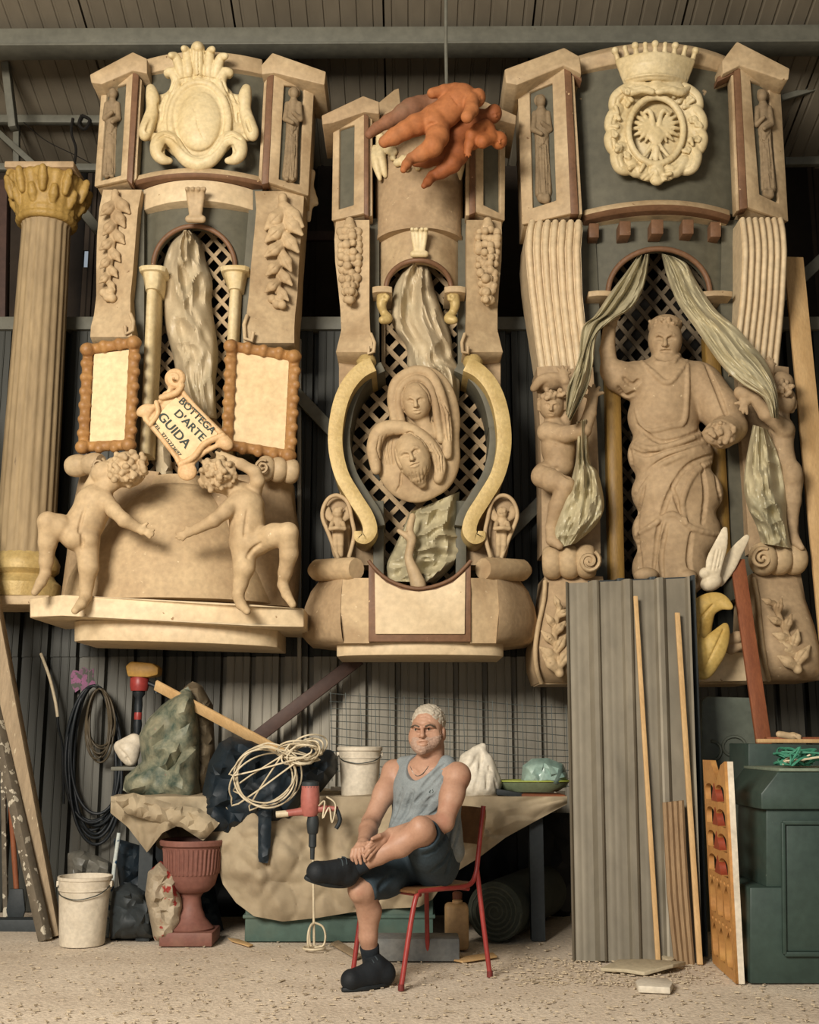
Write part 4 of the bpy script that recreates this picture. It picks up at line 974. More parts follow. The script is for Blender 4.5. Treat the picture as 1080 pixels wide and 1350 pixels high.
# wall with the arch
ARC3 = arch_pts(869, 386, 67, 58)
arched_wall(f3, 772, 966, 291, 400, 7.74, .14, ARC3, m_slate)
moulding(f3, [(x, y, 7.74 - .14 * (1 - ((x - 869) / 97) ** 2) - .012) for x, y in ARC3], 7.6, .02, m_brown, 'arch_moulding')
for xa, xb in ((776, 808), (927, 966)): M().loft([(384, xa, xb, 7.55, 7.55, .02), (391, xa, xb, 7.55, 7.55, .02)], 7.8, 3).build('arch_ledge', m_cream, f3, bevel=.004)
LP3 = arch_pts(869, 386, 66, 57, 180, 360, 16) + [(938, 480), (945, 700), (930, 765), (805, 765), (800, 480)]
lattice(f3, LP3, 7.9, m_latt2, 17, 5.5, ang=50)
def flute_pilaster(rows, nf, back):
    o = M().loft(rows, 7.98, 8).build('fluted_pilaster', m_cream2, f3, smooth=40)
    for j in range(nf):
        t = (j + .5) / nf; pts = []
        for (y, a, bb, Ya, Yb) in rows: q = P(a + (bb - a) * t, y, Ya + (Yb - Ya) * t - .002); pts.append(tuple(q))
        M().tube(spline(pts, 3), (rows[0][2] - rows[0][1]) / nf * .44 * PS(300, 7.5), 8).build('flute', m_cream2, o, smooth=60)
dL = {293: 0, 305: -.05, 329: -.08, 360: -.06, 388: -.03, 428: .02, 460: .05, 487: .06}
flute_pilaster([(y, a, bb, 7.62 + dL[y], 7.52 + dL[y]) for y, a, bb in ((293, 697, 768), (305, 694, 768), (329, 693, 766), (360, 695, 767), (388, 698, 768), (428, 703, 772), (460, 707, 776), (487, 711, 779))], 7, 0)
dR = dict(zip((289, 303, 330, 360, 395, 430, 468, 490), dL.values()))
flute_pilaster([(y, a, bb, 7.52 + dR[y], 7.62 + dR[y]) for y, a, bb in ((289, 975, 1033), (303, 977, 1036), (330, 979, 1038), (360, 978, 1037), (395, 976, 1035), (430, 972, 1032), (468, 968, 1028), (490, 966, 1026))], 7, 0)
M().loft([(290, 764, 784, 7.68, 7.68), (400, 766, 790, 7.68, 7.68), (600, 778, 800, 7.7, 7.7), (790, 784, 806, 7.7, 7.7)], 7.95, 1).build('inner_stile', m_slate, f3)
M().loft([(290, 952, 978, 7.68, 7.68), (400, 950, 976, 7.68, 7.68), (600, 960, 985, 7.7, 7.7), (790, 968, 995, 7.7, 7.7)], 7.95, 1).build('inner_stile', m_slate, f3)
M().loft([(484, 708, 782, 7.66, 7.6, .03), (560, 712, 787, 7.68, 7.62, .03), (650, 714, 791, 7.68, 7.62, .03), (730, 715, 792, 7.66, 7.6, .03)], 7.98, 5).build('lower_pilaster', m_stone2, f3, smooth=50)
M().loft([(484, 972, 1040, 7.6, 7.66, .03), (560, 976, 1042, 7.62, 7.68, .03), (650, 983, 1050, 7.62, 7.68, .03), (730, 988, 1056, 7.6, 7.66, .03)], 7.98, 5).build('lower_pilaster', m_stone2, f3, smooth=50)
M().loft([(480, 798, 818, 7.62, 7.62, .02), (768, 805, 824, 7.58, 7.58, .02)], 7.72, 4).build('gilt_post', m_post, f3, bevel=.006)
M().loft([(440, 929, 949, 7.7, 7.7, .02), (760, 945, 966, 7.7, 7.7, .02)], 7.8, 4).build('gilt_post', m_post, f3, bevel=.006)
# scroll feet
roll(f3, (717, 742), (785, 740), 7.5, 7.42, 22, m_stone, 3, end=(777, 740, 7.33, 15, 1))
roll(f3, (996, 737), (1056, 736), 7.42, 7.5, 22, m_stone, 3, end=(1005, 736, 7.33, 14, -1))
M().loft([(760, 718, 795, 7.55, 7.5, .02), (790, 716, 798, 7.5, 7.45, .04), (825, 709, 800, 7.42, 7.36, .07), (855, 705, 800, 7.36, 7.3, .08), (880, 706, 800, 7.38, 7.32, .06), (900, 711, 798, 7.45, 7.4, .02)], 7.95, 8).build('scroll_foot', m_stone2, f3, smooth=50)
M().loft([(756, 992, 1056, 7.5, 7.55, .02), (790, 996, 1062, 7.45, 7.5, .04), (825, 1000, 1074, 7.36, 7.42, .07), (855, 1004, 1081, 7.3, 7.36, .08), (880, 1008, 1084, 7.32, 7.38, .06), (897, 1013, 1082, 7.4, 7.45, .02)], 7.95, 8).build('scroll_foot', m_stone2, f3, smooth=50)
for xs, sd in (([(738, 800), (731, 830), (733, 860), (738, 885)], 1), ([(1020, 795), (1033, 825), (1046, 855), (1052, 880)], 2)):
    b = Blob.px(min(p[0] for p in xs) - 30, 775, max(p[0] for p in xs) + 30, 900, 7.12, 7.5, .007)
    leaves(b, list(reversed(xs)), 9, 30, 14, 7.29, seed=sd)
    b.chain([(*p, 7.29, 4) for p in xs], .006)
    for p in xs[-1:]: b.chain([(p[0], p[1] + 3, 7.28, 6)], .005)
    b.build('leaf_spray', m_stone, f3)
M().tube([P(x, y, Y) for x, y, Y in spline([(719, 766, 7.5), (717, 792, 7.46), (710, 825, 7.38), (706, 856, 7.32), (708, 882, 7.34), (714, 900, 7.42)], 5)], .016, 7).build('foot_rim', m_stone, f3, smooth=60)
M().tube([P(x, y, Y) for x, y, Y in spline([(994, 762, 7.46), (1000, 795, 7.42), (1003, 830, 7.33), (1007, 862, 7.28), (1011, 885, 7.33), (1014, 896, 7.4)], 5)], .016, 7).build('foot_rim', m_stone, f3, smooth=60)
M().extr([P(712, 897, 7.45), P(990, 897, 7.45), P(990, 902, 7.45), P(712, 902, 7.45)], (0, .4, 0)).build('base_board', m_cream, f3)
M().prism([(905, 862), (985, 860), (985, 898), (905, 899)], 7.3, .4).build('base_block', m_cream2, f3, bevel=.008)

# ================================================================ sign held by the cherubs of the crown facade
def text_px(s, a, b, h, Y, m, parent, name):
    cu = bpy.data.curves.new(name, 'FONT'); cu.body = s; cu.size = 1; cu.offset = .012
    o = bpy.data.objects.new(name, cu); COL.objects.link(o)
    me = bpy.data.meshes.new_from_object(o.evaluated_get(bpy.context.evaluated_depsgraph_get())); bpy.data.objects.remove(o)
    n = len(me.vertices); co = np.empty(n * 3, np.float32); me.vertices.foreach_get('co', co); co = co.reshape(-1, 3)
    lo, hi = co.min(0), co.max(0); A, B = P(*a, Y), P(*b, Y); ex = (B - A); Wd = ex.length; ex.normalize(); ey = Vector((-ex.z, 0, ex.x)); H = h * PS(a[1], Y)
    for v in me.vertices:
        u, w = (v.co.x - lo[0]) / (hi[0] - lo[0]), (v.co.y - max(lo[1], -.02)) / .72
        v.co = A + ex * u * Wd + ey * w * H
    me.update()
    return link_mesh(name, me, m, parent)
YS = 7.1
b = Blob.px(176, 478, 312, 642, 6.98, 7.24, .006)
out = [(232, 502), (243, 520), (255, 534), (272, 552), (288, 568), (297, 577), (287, 587), (270, 596), (258, 606), (250, 616), (240, 618), (232, 602), (218, 584), (204, 566), (192, 553), (200, 540), (213, 528), (222, 518)]
for (ax, ay), (bx, by) in zip(out, out[1:] + out[:1]): b.chain([(ax, ay, YS, 3.4), (bx, by, YS, 3.4)], .004)
for (x0_, y0_), (x1_, y1_) in (((226, 520), (284, 576)), ((218, 530), (272, 586)), ((212, 540), (260, 594)), ((204, 550), (248, 604)), ((220, 522), (240, 545)), ((236, 522), (290, 574)), ((200, 556), (244, 608))): b.chain([(x0_, y0_, YS + .01, 7), (x1_, y1_, YS + .01, 7)], .012, fl=.42)
b.epx(231, 499, YS - .01, 14, 14, 6); b.epx(191, 541, YS - .005, 12, 8, 6, -30); b.epx(297, 584, YS - .005, 12, 9, 7, 40); b.epx(247, 622, YS - .01, 13, 12, 6)
b.chain(spline([(213, 524, YS - .02, 4), (232, 518, YS - .03, 4), (240, 508, YS - .02, 4)], 5), .006); b.chain(spline([(198, 560, YS - .02, 3), (208, 545, YS - .03, 3), (206, 530, YS - .02, 3)], 5), .006)
b.chain(spline([(238, 612, YS - .02, 4), (256, 602, YS - .03, 4), (270, 585, YS - .02, 4), (294, 574, YS - .02, 4)], 5), .006)
for i in range(34):
    t = i / 33; r_ = 11 * (1 - t) + 1; a = -1 + t * 11
    h = b.hit(230 + r_ * math.cos(a), 499 + r_ * math.sin(a))
    if h: b.chain([(230 + r_ * math.cos(a), 499 + r_ * math.sin(a), h, 1.7)], .004)
sign = b.build('scroll_sign', mat('sign_parchment', '#bd9667', '#d2b286', 7, .6, .1, dust='#c9ab7c'), label="scroll shaped painted sign reading BOTTEGA D'ARTE GUIDA between two cherubs", cat='sign')
YT = YS - .027
fld = M().prism([(232, 524), (246, 532), (268, 554), (287, 571), (278, 584), (262, 592), (249, 606), (240, 606), (222, 584), (204, 561), (210, 546), (220, 534)], YT + .004, .012).build('sign_field', m_parch, sign, bevel=.003)
text_px('BOTTEGA', (235, 530), (279, 573), 9.5, YT - .002, m_ink, sign, 'lettering')
text_px("D'ARTE", (229, 546), (265, 582), 10.5, YT - .002, m_ink, sign, 'lettering')
text_px('GUIDA', (207, 550), (244, 592), 12, YT - .002, m_ink, sign, 'lettering')
text_px('TEL. 3715223697', (201, 559), (236, 602), 4.5, YT - .002, m_ink, sign, 'lettering')

# ================================================================ cherubs of the crown facade
def limb(b, pts, k=.018): b.chain(pts, k)
b = Blob.px(34, 575, 215, 815, 6.6, 7.5, .0068); Y = 7.0
limb(b, [(132, 650, Y + .06, 17), (125, 664, Y, 24), (112, 690, Y, 24), (104, 706, Y, 22)], .03)
b.epx(100, 707, Y - .05, 19, 18, 19, k=.02); b.epx(116, 712, Y - .03, 15, 17, 17, k=.02)
limb(b, [(98, 704, Y, 19), (78, 694, Y - .08, 16), (63, 688, Y - .12, 13)]); limb(b, [(63, 688, Y - .12, 13), (63, 715, Y - .08, 12), (61, 740, Y - .04, 9), (60, 756, Y - .02, 7)])
limb(b, [(60, 756, Y - .02, 7.5), (54, 768, Y - .06, 7), (46, 781, Y - .11, 5)], .01)
limb(b, [(114, 714, Y, 17), (117, 748, Y - .03, 13), (114, 772, Y, 9), (113, 786, Y, 8)]); limb(b, [(113, 788, Y, 8), (107, 797, Y - .07, 7), (99, 805, Y - .12, 5)], .01)
limb(b, [(136, 656, Y - .03, 12), (150, 673, Y - .09, 9.5), (164, 686, Y - .13, 9), (180, 695, Y - .1, 7)]); 
hand_px(b, (178, 694), (188, 699), [(202, 703), (203, 699), (201, 706), (198, 709)], Y - .1, 4.6, thumb=(194, 690))
limb(b, [(118, 648, Y + .03, 11), (128, 628, Y + .04, 9), (148, 610, Y + .02, 7)])
b.epx(137, 624, Y, 17, 16, 16, k=.02); b.epx(168, 619, Y - .02, 25, 24, 24, k=.02); limb(b, [(140, 640, Y, 13), (150, 632, Y, 14)])
b.bumps(168, 616, Y, 26, 25, 110, 4.2, 3); b.line([(112, 668), (106, 690), (104, 702)], 1.6, k=.01); b.line([(108, 700), (109, 715), (108, 724)], 2, k=.01)
b.build('cherub_statue', m_stone, label='sand coloured cherub seen from behind, stepping up left of the scroll sign', cat='statue')
b = Blob.px(224, 585, 402, 818, 6.6, 7.5, .0068); Y = 6.98
limb(b, [(318, 652, Y + .04, 18), (324, 668, Y, 23), (326, 690, Y, 22), (326, 712, Y, 24)], .03); b.epx(330, 716, Y - .02, 24, 20, 20, k=.02); b.epx(322, 700, Y - .06, 15, 16, 14, k=.02)
limb(b, [(322, 722, Y, 18), (322, 748, Y - .03, 14), (317, 770, Y, 9.5), (314, 784, Y, 8)]); limb(b, [(314, 786, Y, 8), (318, 797, Y - .07, 7), (326, 806, Y - .12, 5)], .01)
limb(b, [(340, 714, Y, 18), (362, 706, Y - .09, 16), (380, 702, Y - .13, 13)]); limb(b, [(380, 702, Y - .13, 13), (381, 730, Y - .08, 12), (376, 755, Y - .03, 9), (373, 770, Y, 7)]); limb(b, [(373, 771, Y, 7.5), (378, 784, Y - .05, 6.5), (386, 797, Y - .1, 5)], .01)
limb(b, [(314, 660, Y - .04, 13), (298, 674, Y - .1, 10), (282, 686, Y - .13, 9), (258, 698, Y - .1, 7)]); hand_px(b, (258, 698), (248, 702), [(232, 708), (233, 703), (236, 711), (241, 712)], Y - .1, 4.6, thumb=(246, 695))
limb(b, [(334, 650, Y + .02, 11), (340, 634, Y - .04, 9), (336, 622, Y - .06, 8), (318, 612, Y - .08, 7), (300, 604, Y - .06, 6)]); hand_px(b, (303, 606), (296, 602), [(286, 600), (288, 605), (292, 596), (285, 596)], Y - .06, 4)
b.epx(288, 627, Y - .04, 24, 23, 23, k=.02); limb(b, [(300, 640, Y - .02, 13), (312, 646, Y, 13)]); b.bumps(286, 625, Y, 25, 24, 110, 4.0, 4)
b.line([(326, 672), (324, 690), (322, 708)], 1.6, k=.01); b.line([(345, 715), (332, 725), (326, 735)], 2, k=.01)
b.build('cherub_statue', m_stone, label='sand coloured cherub with one arm raised over its curly head on the ledge', cat='statue')

# ================================================================ film wrapped figures in the niches
drape('plastic_sheet', [(240, 303), (222, 325), (214, 360), (215, 395), (218, 430), (228, 470), (235, 505), (250, 545)], [(250, 303), (264, 315), (272, 345), (280, 372), (279, 400), (285, 440), (288, 470), (284, 510), (286, 552)], lambda x, y: 7.8, .13, .13, m_film, 2.1, pleats=2.2, cross=.6, crease=24, label='yellowed plastic sheet wrapped round a figure in the arch above the scroll sign', cat='plastic sheet')
film('plastic_sheet', [(207, 575), (216, 572), (224, 600), (230, 645), (208, 645), (206, 610)], 7.76, .07, .1, m_film, sc=8, seed=4.1, rim=10, run=(0, 1, 2), label='narrow strip of plastic sheet hanging below the scroll sign', cat='plastic sheet')
drape('plastic_sheet', [(540, 347), (528, 362), (519, 384), (517, 426), (536, 458), (538, 484), (556, 505), (575, 540)], [(558, 347), (566, 352), (574, 386), (583, 410), (595, 445), (598, 470), (607, 490), (605, 528)], lambda x, y: 7.74, .12, .12, m_film, 5.3, pleats=3, cross=.4, crease=24, label='pale plastic sheet draped in the arch above the medallion', cat='plastic sheet')
drape('plastic_sheet', [(540, 676), (530, 700), (520, 722), (510, 745), (512, 766)], [(606, 648), (604, 690), (608, 722), (598, 745), (575, 768)], lambda x, y: 7.7, .1, .15, m_film2, 6.6, pleats=2.5, cross=.5, crease=24, label='crumpled greenish plastic sheet below the medallion', cat='plastic sheet')
b = Blob.px(515, 668, 570, 778, 7.25, 7.6, .0065)
b.chain(spline([(544, 680, 7.46, 4), (540, 700, 7.44, 5), (543, 712, 7.43, 5.5), (539, 735, 7.43, 5.5), (546, 755, 7.42, 8), (552, 772, 7.42, 10)], 5), .008); b.chain(spline([(526, 700, 7.43, 3), (535, 706, 7.42, 4), (542, 712, 7.43, 5)], 4), .006)
b.build('broken_carving', m_cream, label='broken cream carved arm standing in front of the greenish plastic sheet', cat='carving')

# ================================================================ medallion with the two heads
b = Blob.px(480, 470, 618, 676, 7.12, 7.7, .0048); Y = 7.5
b.epx(560, 556, Y, 47, 76, 16); b.epx(548, 606, Y, 52, 58, 16, k=.03); b.epx(514, 592, Y, 24, 30, 12, k=.03); b.epx(574, 600, Y, 33, 52, 15, k=.03)
b.chain([(520 + 0, 560, Y - .08, 6)] and spline([(521, 553, Y - .1, 6), (518, 525, Y - .11, 7), (524, 503, Y - .12, 7), (545, 490, Y - .12, 7), (566, 494, Y - .12, 7), (580, 520, Y - .11, 7), (588, 560, Y - .1, 7), (590, 600, Y - .09, 6)], 6), .012)
b.chain(spline([(530, 556, Y - .11, 5), (525, 530, Y - .13, 5), (531, 509, Y - .14, 5), (548, 499, Y - .14, 5), (563, 505, Y - .14, 5), (573, 528, Y - .13, 5), (577, 555, Y - .12, 5), (581, 580, Y - .11, 5)], 6), .006)
b.epx(549, 529, Y - .13, 20, 26, 20, -6, k=.003); b.chain([(556, 552, Y - .08, 11), (566, 572, Y - .06, 13)], .02); face_on(b, 548, 531, 18, -6)
b.line([(533, 512), (530, 530), (536, 552), (545, 562)], 1.8, k=.004); b.line([(552, 505), (564, 518), (569, 538), (568, 556)], 1.8, k=.004)
for dx in (0, 7, 14): b.line([(574 + dx * .7, 515 + dx), (583 + dx * .7, 545), (588 + dx * .5, 580)], 1.4, k=.004)
b.chain(spline([(496, 620, Y - .08, 6), (493, 590, Y - .1, 9), (503, 568, Y - .12, 10), (525, 564, Y - .13, 9), (548, 570, Y - .13, 8), (568, 588, Y - .12, 8), (580, 612, Y - .1, 8), (578, 632, Y - .08, 6)], 6), .012)
b.epx(544, 602, Y - .15, 23, 32, 23, -20, k=.003); b.chain([(551, 628, Y - .13, 12), (556, 637, Y - .1, 7)], .012); face_on(b, 542, 601, 20, -20)
for i in range(7): b.line([(538 + i * 5, 622 - i * 1.5), (544 + i * 4, 638 - i)], 1.0, k=.003)
b.line([(521, 590), (524, 605), (530, 618), (528, 640), (523, 648)], 2.0, k=.004); b.line([(521, 588), (528, 574), (541, 570), (556, 580), (568, 598), (567, 615), (558, 632)], 1.8, k=.004)
for i in range(5): b.line([(500 + i * 5, 575 - i), (497 + i * 5, 592), (503 + i * 4, 612)], 1.1, k=.003)
for i in range(4): b.line([(560 + i * 6, 580 + i * 3), (572 + i * 4, 600), (576 + i * 3, 622)], 1.1, k=.003)
b.build('relief_medallion', m_stone, label='carved oval relief of a veiled woman above a bearded man, set before the lattice', cat='relief')

# ================================================================ terracotta cherubs hung before the medallion facade
YO = 7.12
def terr(m, lab, fn, box):
    b = Blob.px(*box, YO - .4, YO + .42, .007); fn(b); return b.build('terracotta_cherub', m, label=lab, cat='statue', group=None)
def c1(b):
    Y = YO - .1
    limb(b, [(610, 130, Y, 19), (602, 136, Y, 19), (588, 149, Y, 18), (574, 157, Y, 20)], .03); b.epx(606, 122, Y, 16, 10, 14, 0, .02); b.epx(572, 160, Y - .06, 14, 14, 12, k=.02)
    limb(b, [(618, 124, Y, 8), (630, 128, Y - .02, 8)]); b.epx(630, 129, Y - .03, 10.5, 13, 11, 10, .01); face_on(b, 632, 130, 7.5, -20)
    limb(b, [(600, 118, Y, 9), (586, 120, Y - .02, 8), (570, 123, Y - .04, 7)]); limb(b, [(622, 132, Y - .06, 10), (622, 145, Y - .12, 9), (616, 154, Y - .16, 8.5)])
    limb(b, [(566, 160, Y, 16), (548, 165, Y - .04, 14), (534, 172, Y - .06, 12)]); limb(b, [(534, 172, Y - .06, 12), (520, 180, Y - .06, 11), (507, 187, Y - .06, 8)])
    limb(b, [(578, 166, Y, 16), (577, 180, Y - .06, 15), (571, 193, Y - .1, 13)]); limb(b, [(571, 193, Y - .1, 13), (556, 203, Y - .06, 10), (543, 209, Y - .04, 7.5)]); limb(b, [(542, 209, Y - .04, 7), (536, 217, Y - .08, 6.5), (532, 224, Y - .1, 4.5)], .01)
    b.line([(594, 126), (604, 138)], 1.2, k=.006); b.line([(575, 162), (566, 164)], 2, k=.01)
terr(m_terra, 'bright orange terracotta cherub lying face down on top of the hanging bunch', c1, (495, 100, 650, 235))
def c2(b):
    Y = YO + .12
    limb(b, [(600, 130, Y, 14), (575, 138, Y, 16), (552, 144, Y, 15)], .03); b.epx(612, 126, Y, 9, 10, 10)
    limb(b, [(554, 142, Y - .02, 16), (542, 145, Y - .06, 15), (532, 149, Y - .08, 13)]); limb(b, [(530, 151, Y - .08, 11), (512, 160, Y - .08, 9), (497, 169, Y - .08, 7)]); limb(b, [(497, 169, Y - .08, 8), (487, 177, Y - .1, 6)], .01)
terr(mat('dusty_terracotta', '#755440', '#8f5f40', 4, .75, .15, dust='#7d6a52'), 'dusty brown terracotta cherub at the back of the hanging bunch, one shin sticking out', c2, (476, 108, 630, 190))
def c3(b):
    Y = YO + .05
    limb(b, [(632, 158, Y, 14), (618, 166, Y, 16), (604, 180, Y, 17), (597, 190, Y, 18)], .03); limb(b, [(636, 154, Y, 8), (646, 150, Y, 8)]); b.epx(651, 150, Y - .02, 11, 13, 11, 10, .01); face_on(b, 654, 152, 8, -15)
    limb(b, [(600, 190, Y, 17), (603, 203, Y - .05, 15), (596, 216, Y - .08, 12)]); limb(b, [(596, 216, Y - .08, 12), (583, 226, Y - .06, 9), (571, 232, Y - .04, 7)]); limb(b, [(570, 232, Y - .04, 7), (564, 240, Y - .08, 6), (559, 245, Y - .1, 4)], .01)
    limb(b, [(592, 190, Y, 14), (582, 207, Y, 10), (562, 213, Y, 8), (548, 214, Y, 6)])
terr(m_terra2, 'dark orange terracotta cherub bent forward, lowest of the hanging bunch, one foot trailing', c3, (535, 130, 668, 256))
def c4(b):
    Y = YO + .02
    limb(b, [(640, 172, Y + .05, 14), (622, 184, Y + .1, 14)], .03); b.epx(658, 185, Y - .02, 11, 12, 11, 0, .01); face_on(b, 659, 187, 8, -10); limb(b, [(646, 178, Y, 8), (654, 183, Y, 8)])
    limb(b, [(640, 166, Y - .04, 9), (630, 172, Y - .08, 9), (622, 178, Y - .1, 8), (619, 190, Y - .1, 6.5), (617, 198, Y - .1, 5.5)]); hand_px(b, (618, 196), (617, 201), [(614, 206), (618, 207), (621, 205), (612, 202)], Y - .1, 3)
    limb(b, [(645, 172, Y - .02, 9), (647, 182, Y - .06, 8), (636, 187, Y - .1, 9)])
terr(mat('mid_terracotta', '#8a4d29', '#a86536', 4, .7, .15, dust='#84603f'), 'terracotta cherub with a dangling arm, nearest the plain box at the end of the bunch', c4, (598, 150, 675, 215))
M().tube([P(588, -60, YO + .02), P(588, 60, YO + .02), P(589, 118, YO + .02)], .012, 8).build('hanging_rod', m_steel, label='thin grey rod from the roof carrying the terracotta cherubs', cat='rod')

# ================================================================ saint in the eagle facade
b = Blob.px(786, 402, 990, 792, 7.05, 7.92, .006); Y = 7.58
b.epx(877, 448, Y - .03, 22, 29, 25); b.epx(877, 430, Y, 22, 14, 24, k=.015); b.epx(877, 464, Y - .06, 15, 14, 14, k=.015); b.chain([(877, 470, Y, 16), (878, 488, Y, 17)], .02)
for x, y, r_ in ((878, 512, 46), (875, 550, 47), (884, 600, 56), (893, 650, 60), (892, 700, 58), (884, 750, 50)): b.epx(x, y, Y + .02, r_, 42, 38, k=.06)
b.chain([(838, 500, Y, 24), (918, 502, Y, 26)], .05)
b.chain([(832, 503, Y - .02, 24), (816, 496, Y - .05, 20), (806, 488, Y - .06, 15)], .03); b.chain([(805, 490, Y - .06, 12), (801, 462, Y - .08, 10), (803, 436, Y - .1, 8.5)], .015); hand_px(b, (803, 436), (806, 426), [(800, 414), (806, 411), (812, 413), (816, 418)], Y - .1, 5.5)
b.chain([(928, 510, Y - .02, 27), (950, 540, Y - .06, 26), (962, 562, Y - .1, 23)], .04); b.chain([(962, 564, Y - .1, 22), (952, 572, Y - .24, 20)], .02)
b.epx(948, 570, Y - .27, 22, 17, 10, -20, k=.01); b.bumps(952, 572, Y, 20, 16, 40, 3.5, 19)
face_on(b, 877, 450, 21, 0, True)
b.chain([(876 + 7 * t, 465.5, Y - .155, 3.0) for t in (-1, 0, 1)], .003, True)
b.bumps(877, 424, Y, 21, 7, 40, 2.4, 9); b.ridge([(858, 468), (866, 478), (877, 480), (888, 478), (896, 468)], 3, k=.01)
def folds(L, r=2.4, sub=True, k=.012):
    for l in L: (b.line if sub else b.ridge)([tuple(p[:2]) for p in spline([(float(x), float(y)) for x, y in l], 4)], r, k=k)
folds([[(846, 476), (862, 492), (880, 505), (896, 490), (908, 472)], [(838, 540), (846, 560), (860, 568), (885, 562), (902, 556), (906, 520), (907, 480)]], 3, False)
folds([[(930, 480), (944, 510), (958, 548)], [(938, 585), (905, 596), (875, 607), (850, 628), (832, 662)], [(944, 598), (910, 612), (888, 640), (870, 690), (862, 750)], [(840, 560), (870, 582), (910, 574), (940, 556)], [(828, 590), (850, 600), (880, 590), (925, 580)],
       [(925, 612), (930, 650), (926, 690)], [(940, 610), (948, 650), (958, 694)], [(824, 560), (834, 620), (828, 660)], [(885, 640), (900, 680)], [(850, 640), (840, 690), (846, 750)], [(880, 690), (872, 730), (874, 762)], [(912, 700), (908, 740), (915, 760)], [(815, 510), (824, 522), (836, 518)], [(822, 498), (834, 508), (842, 502)]], 2.8)
folds([[(834, 708), (858, 694), (887, 678), (912, 696), (950, 706)], [(930, 588), (895, 602), (860, 620), (838, 650)], [(948, 606), (918, 622), (900, 660), (905, 690)], [(830, 580), (860, 592), (900, 582), (938, 566)]], 3.2, False, .014)
b.epx(852, 758, Y - .16, 16, 10, 14, k=.02); b.epx(905, 760, Y - .14, 14, 9, 14, k=.02)
st = b.build('saint_statue', m_stone2, label='life-size robed saint with raised arm and a broken forearm in the curtained niche', cat='statue')

# ================================================================ cherubs on the lower pilasters of the eagle facade
b = Blob.px(694, 478, 800, 728, 7.15, 7.75, .0065); Y = 7.48
b.epx(725, 505, Y + .03, 22, 12, 20); b.chain(spline([(704, 512, Y - .02, 5), (715, 500, Y - .05, 6), (735, 498, Y - .05, 6), (750, 508, Y - .04, 3)], 4), .01)
b.epx(727, 534, Y - .04, 17, 20, 18); b.chain([(728, 550, Y, 10), (730, 562, Y, 12)], .015); face_on(b, 727, 537, 15, 6); b.bumps(726, 519, Y, 19, 7, 40, 3.4, 7)
for q in range(12): curl(b, *((711, 524 + q * 3) if q < 6 else (744, 518 + (q - 6) * 4)), 3.2)
b.chain([(732, 572, Y + .02, 20), (736, 592, Y, 21), (738, 612, Y, 19)], .03)
b.chain([(722, 570, Y - .04, 14), (746, 573, Y - .13, 11), (770, 567, Y - .15, 10)], .015); b.chain([(770, 567, Y - .15, 10), (778, 545, Y - .12, 8.5), (781, 528, Y - .1, 7)], .01); hand_px(b, (781, 530), (782, 520), [(776, 510), (783, 508), (790, 511), (795, 518)], Y - .1, 5, thumb=(772, 522))
b.chain([(744, 560, Y, 9), (750, 520, Y, 7), (745, 500, Y - .05, 6)], .01); hand_px(b, (746, 502), (743, 494), [(736, 486), (742, 483), (748, 485), (752, 491)], Y - .06, 4.5)
b.chain([(716, 628, Y - .04, 16), (728, 634, Y - .1, 15), (746, 640, Y - .13, 12)], .02); b.chain([(746, 640, Y - .13, 12), (734, 668, Y - .08, 11), (727, 695, Y - .04, 8)], .012); b.chain([(727, 698, Y - .04, 8), (728, 712, Y - .08, 8), (738, 720, Y - .12, 5)], .01)
b.epx(720, 625, Y, 17, 17, 18, k=.02); b.line([(716, 612), (734, 618), (750, 630)], 2, k=.012); b.line([(722, 584), (736, 588)], 1.2, k=.008)
b.build('cherub_statue', m_stone2, label='cherub facing out with both hands up, gripping the curtain beside the gilt post', cat='statue')
b = Blob.px(962, 470, 1066, 728, 7.12, 7.75, .0065); Y = 7.46
b.epx(1028, 505, Y + .03, 18, 15, 18); b.epx(1034, 528, Y - .03, 15, 19, 16); b.chain([(1046, 532, Y - .03, 6), (1048, 537, Y - .03, 3)], .006); b.chain([(1044, 541, Y - .02, 4)], .004); b.epx(1043, 523, Y - .1, 4, 2.5, 4, sub=True, k=.006); b.bumps(1030, 512, Y, 17, 10, 50, 3.6, 8)
b.chain([(1030, 545, Y, 9), (1030, 560, Y, 13)], .015); b.chain([(1031, 568, Y, 17), (1031, 590, Y, 14), (1034, 606, Y, 15)], .02); b.epx(1043, 626, Y - .02, 15, 21, 18, k=.02); b.epx(1034, 566, Y - .06, 13, 13, 13, k=.02)
b.chain([(1030, 562, Y - .08, 11), (1010, 546, Y - .14, 9.5), (996, 526, Y - .16, 8), (985, 518, Y - .16, 8)], .012); b.epx(981, 520, Y - .15, 14, 10, 11, 30, k=.01); hand_px(b, (990, 524), (982, 530), [(976, 540), (980, 544), (985, 545), (970, 532)], Y - .16, 5)
b.chain([(1022, 556, Y, 8), (1014, 515, Y, 6), (1015, 488, Y - .05, 6)], .01); hand_px(b, (1015, 490), (1015, 482), [(1009, 475), (1014, 472), (1019, 474), (1022, 480)], Y - .06, 4.5)
b.chain([(1044, 634, Y, 15), (1045, 660, Y - .02, 11), (1044, 688, Y, 8), (1045, 702, Y, 6.5)], .015); b.chain([(1045, 704, Y, 7), (1050, 715, Y - .05, 6.5), (1057, 722, Y - .08, 4)], .008); b.chain([(1034, 634, Y + .04, 13), (1032, 670, Y + .04, 9), (1030, 705, Y + .02, 7)], .015)
b.build('cherub_statue', m_stone2, label='cherub in profile with rounded hip, holding back the curtain by the leaning red plank', cat='statue')
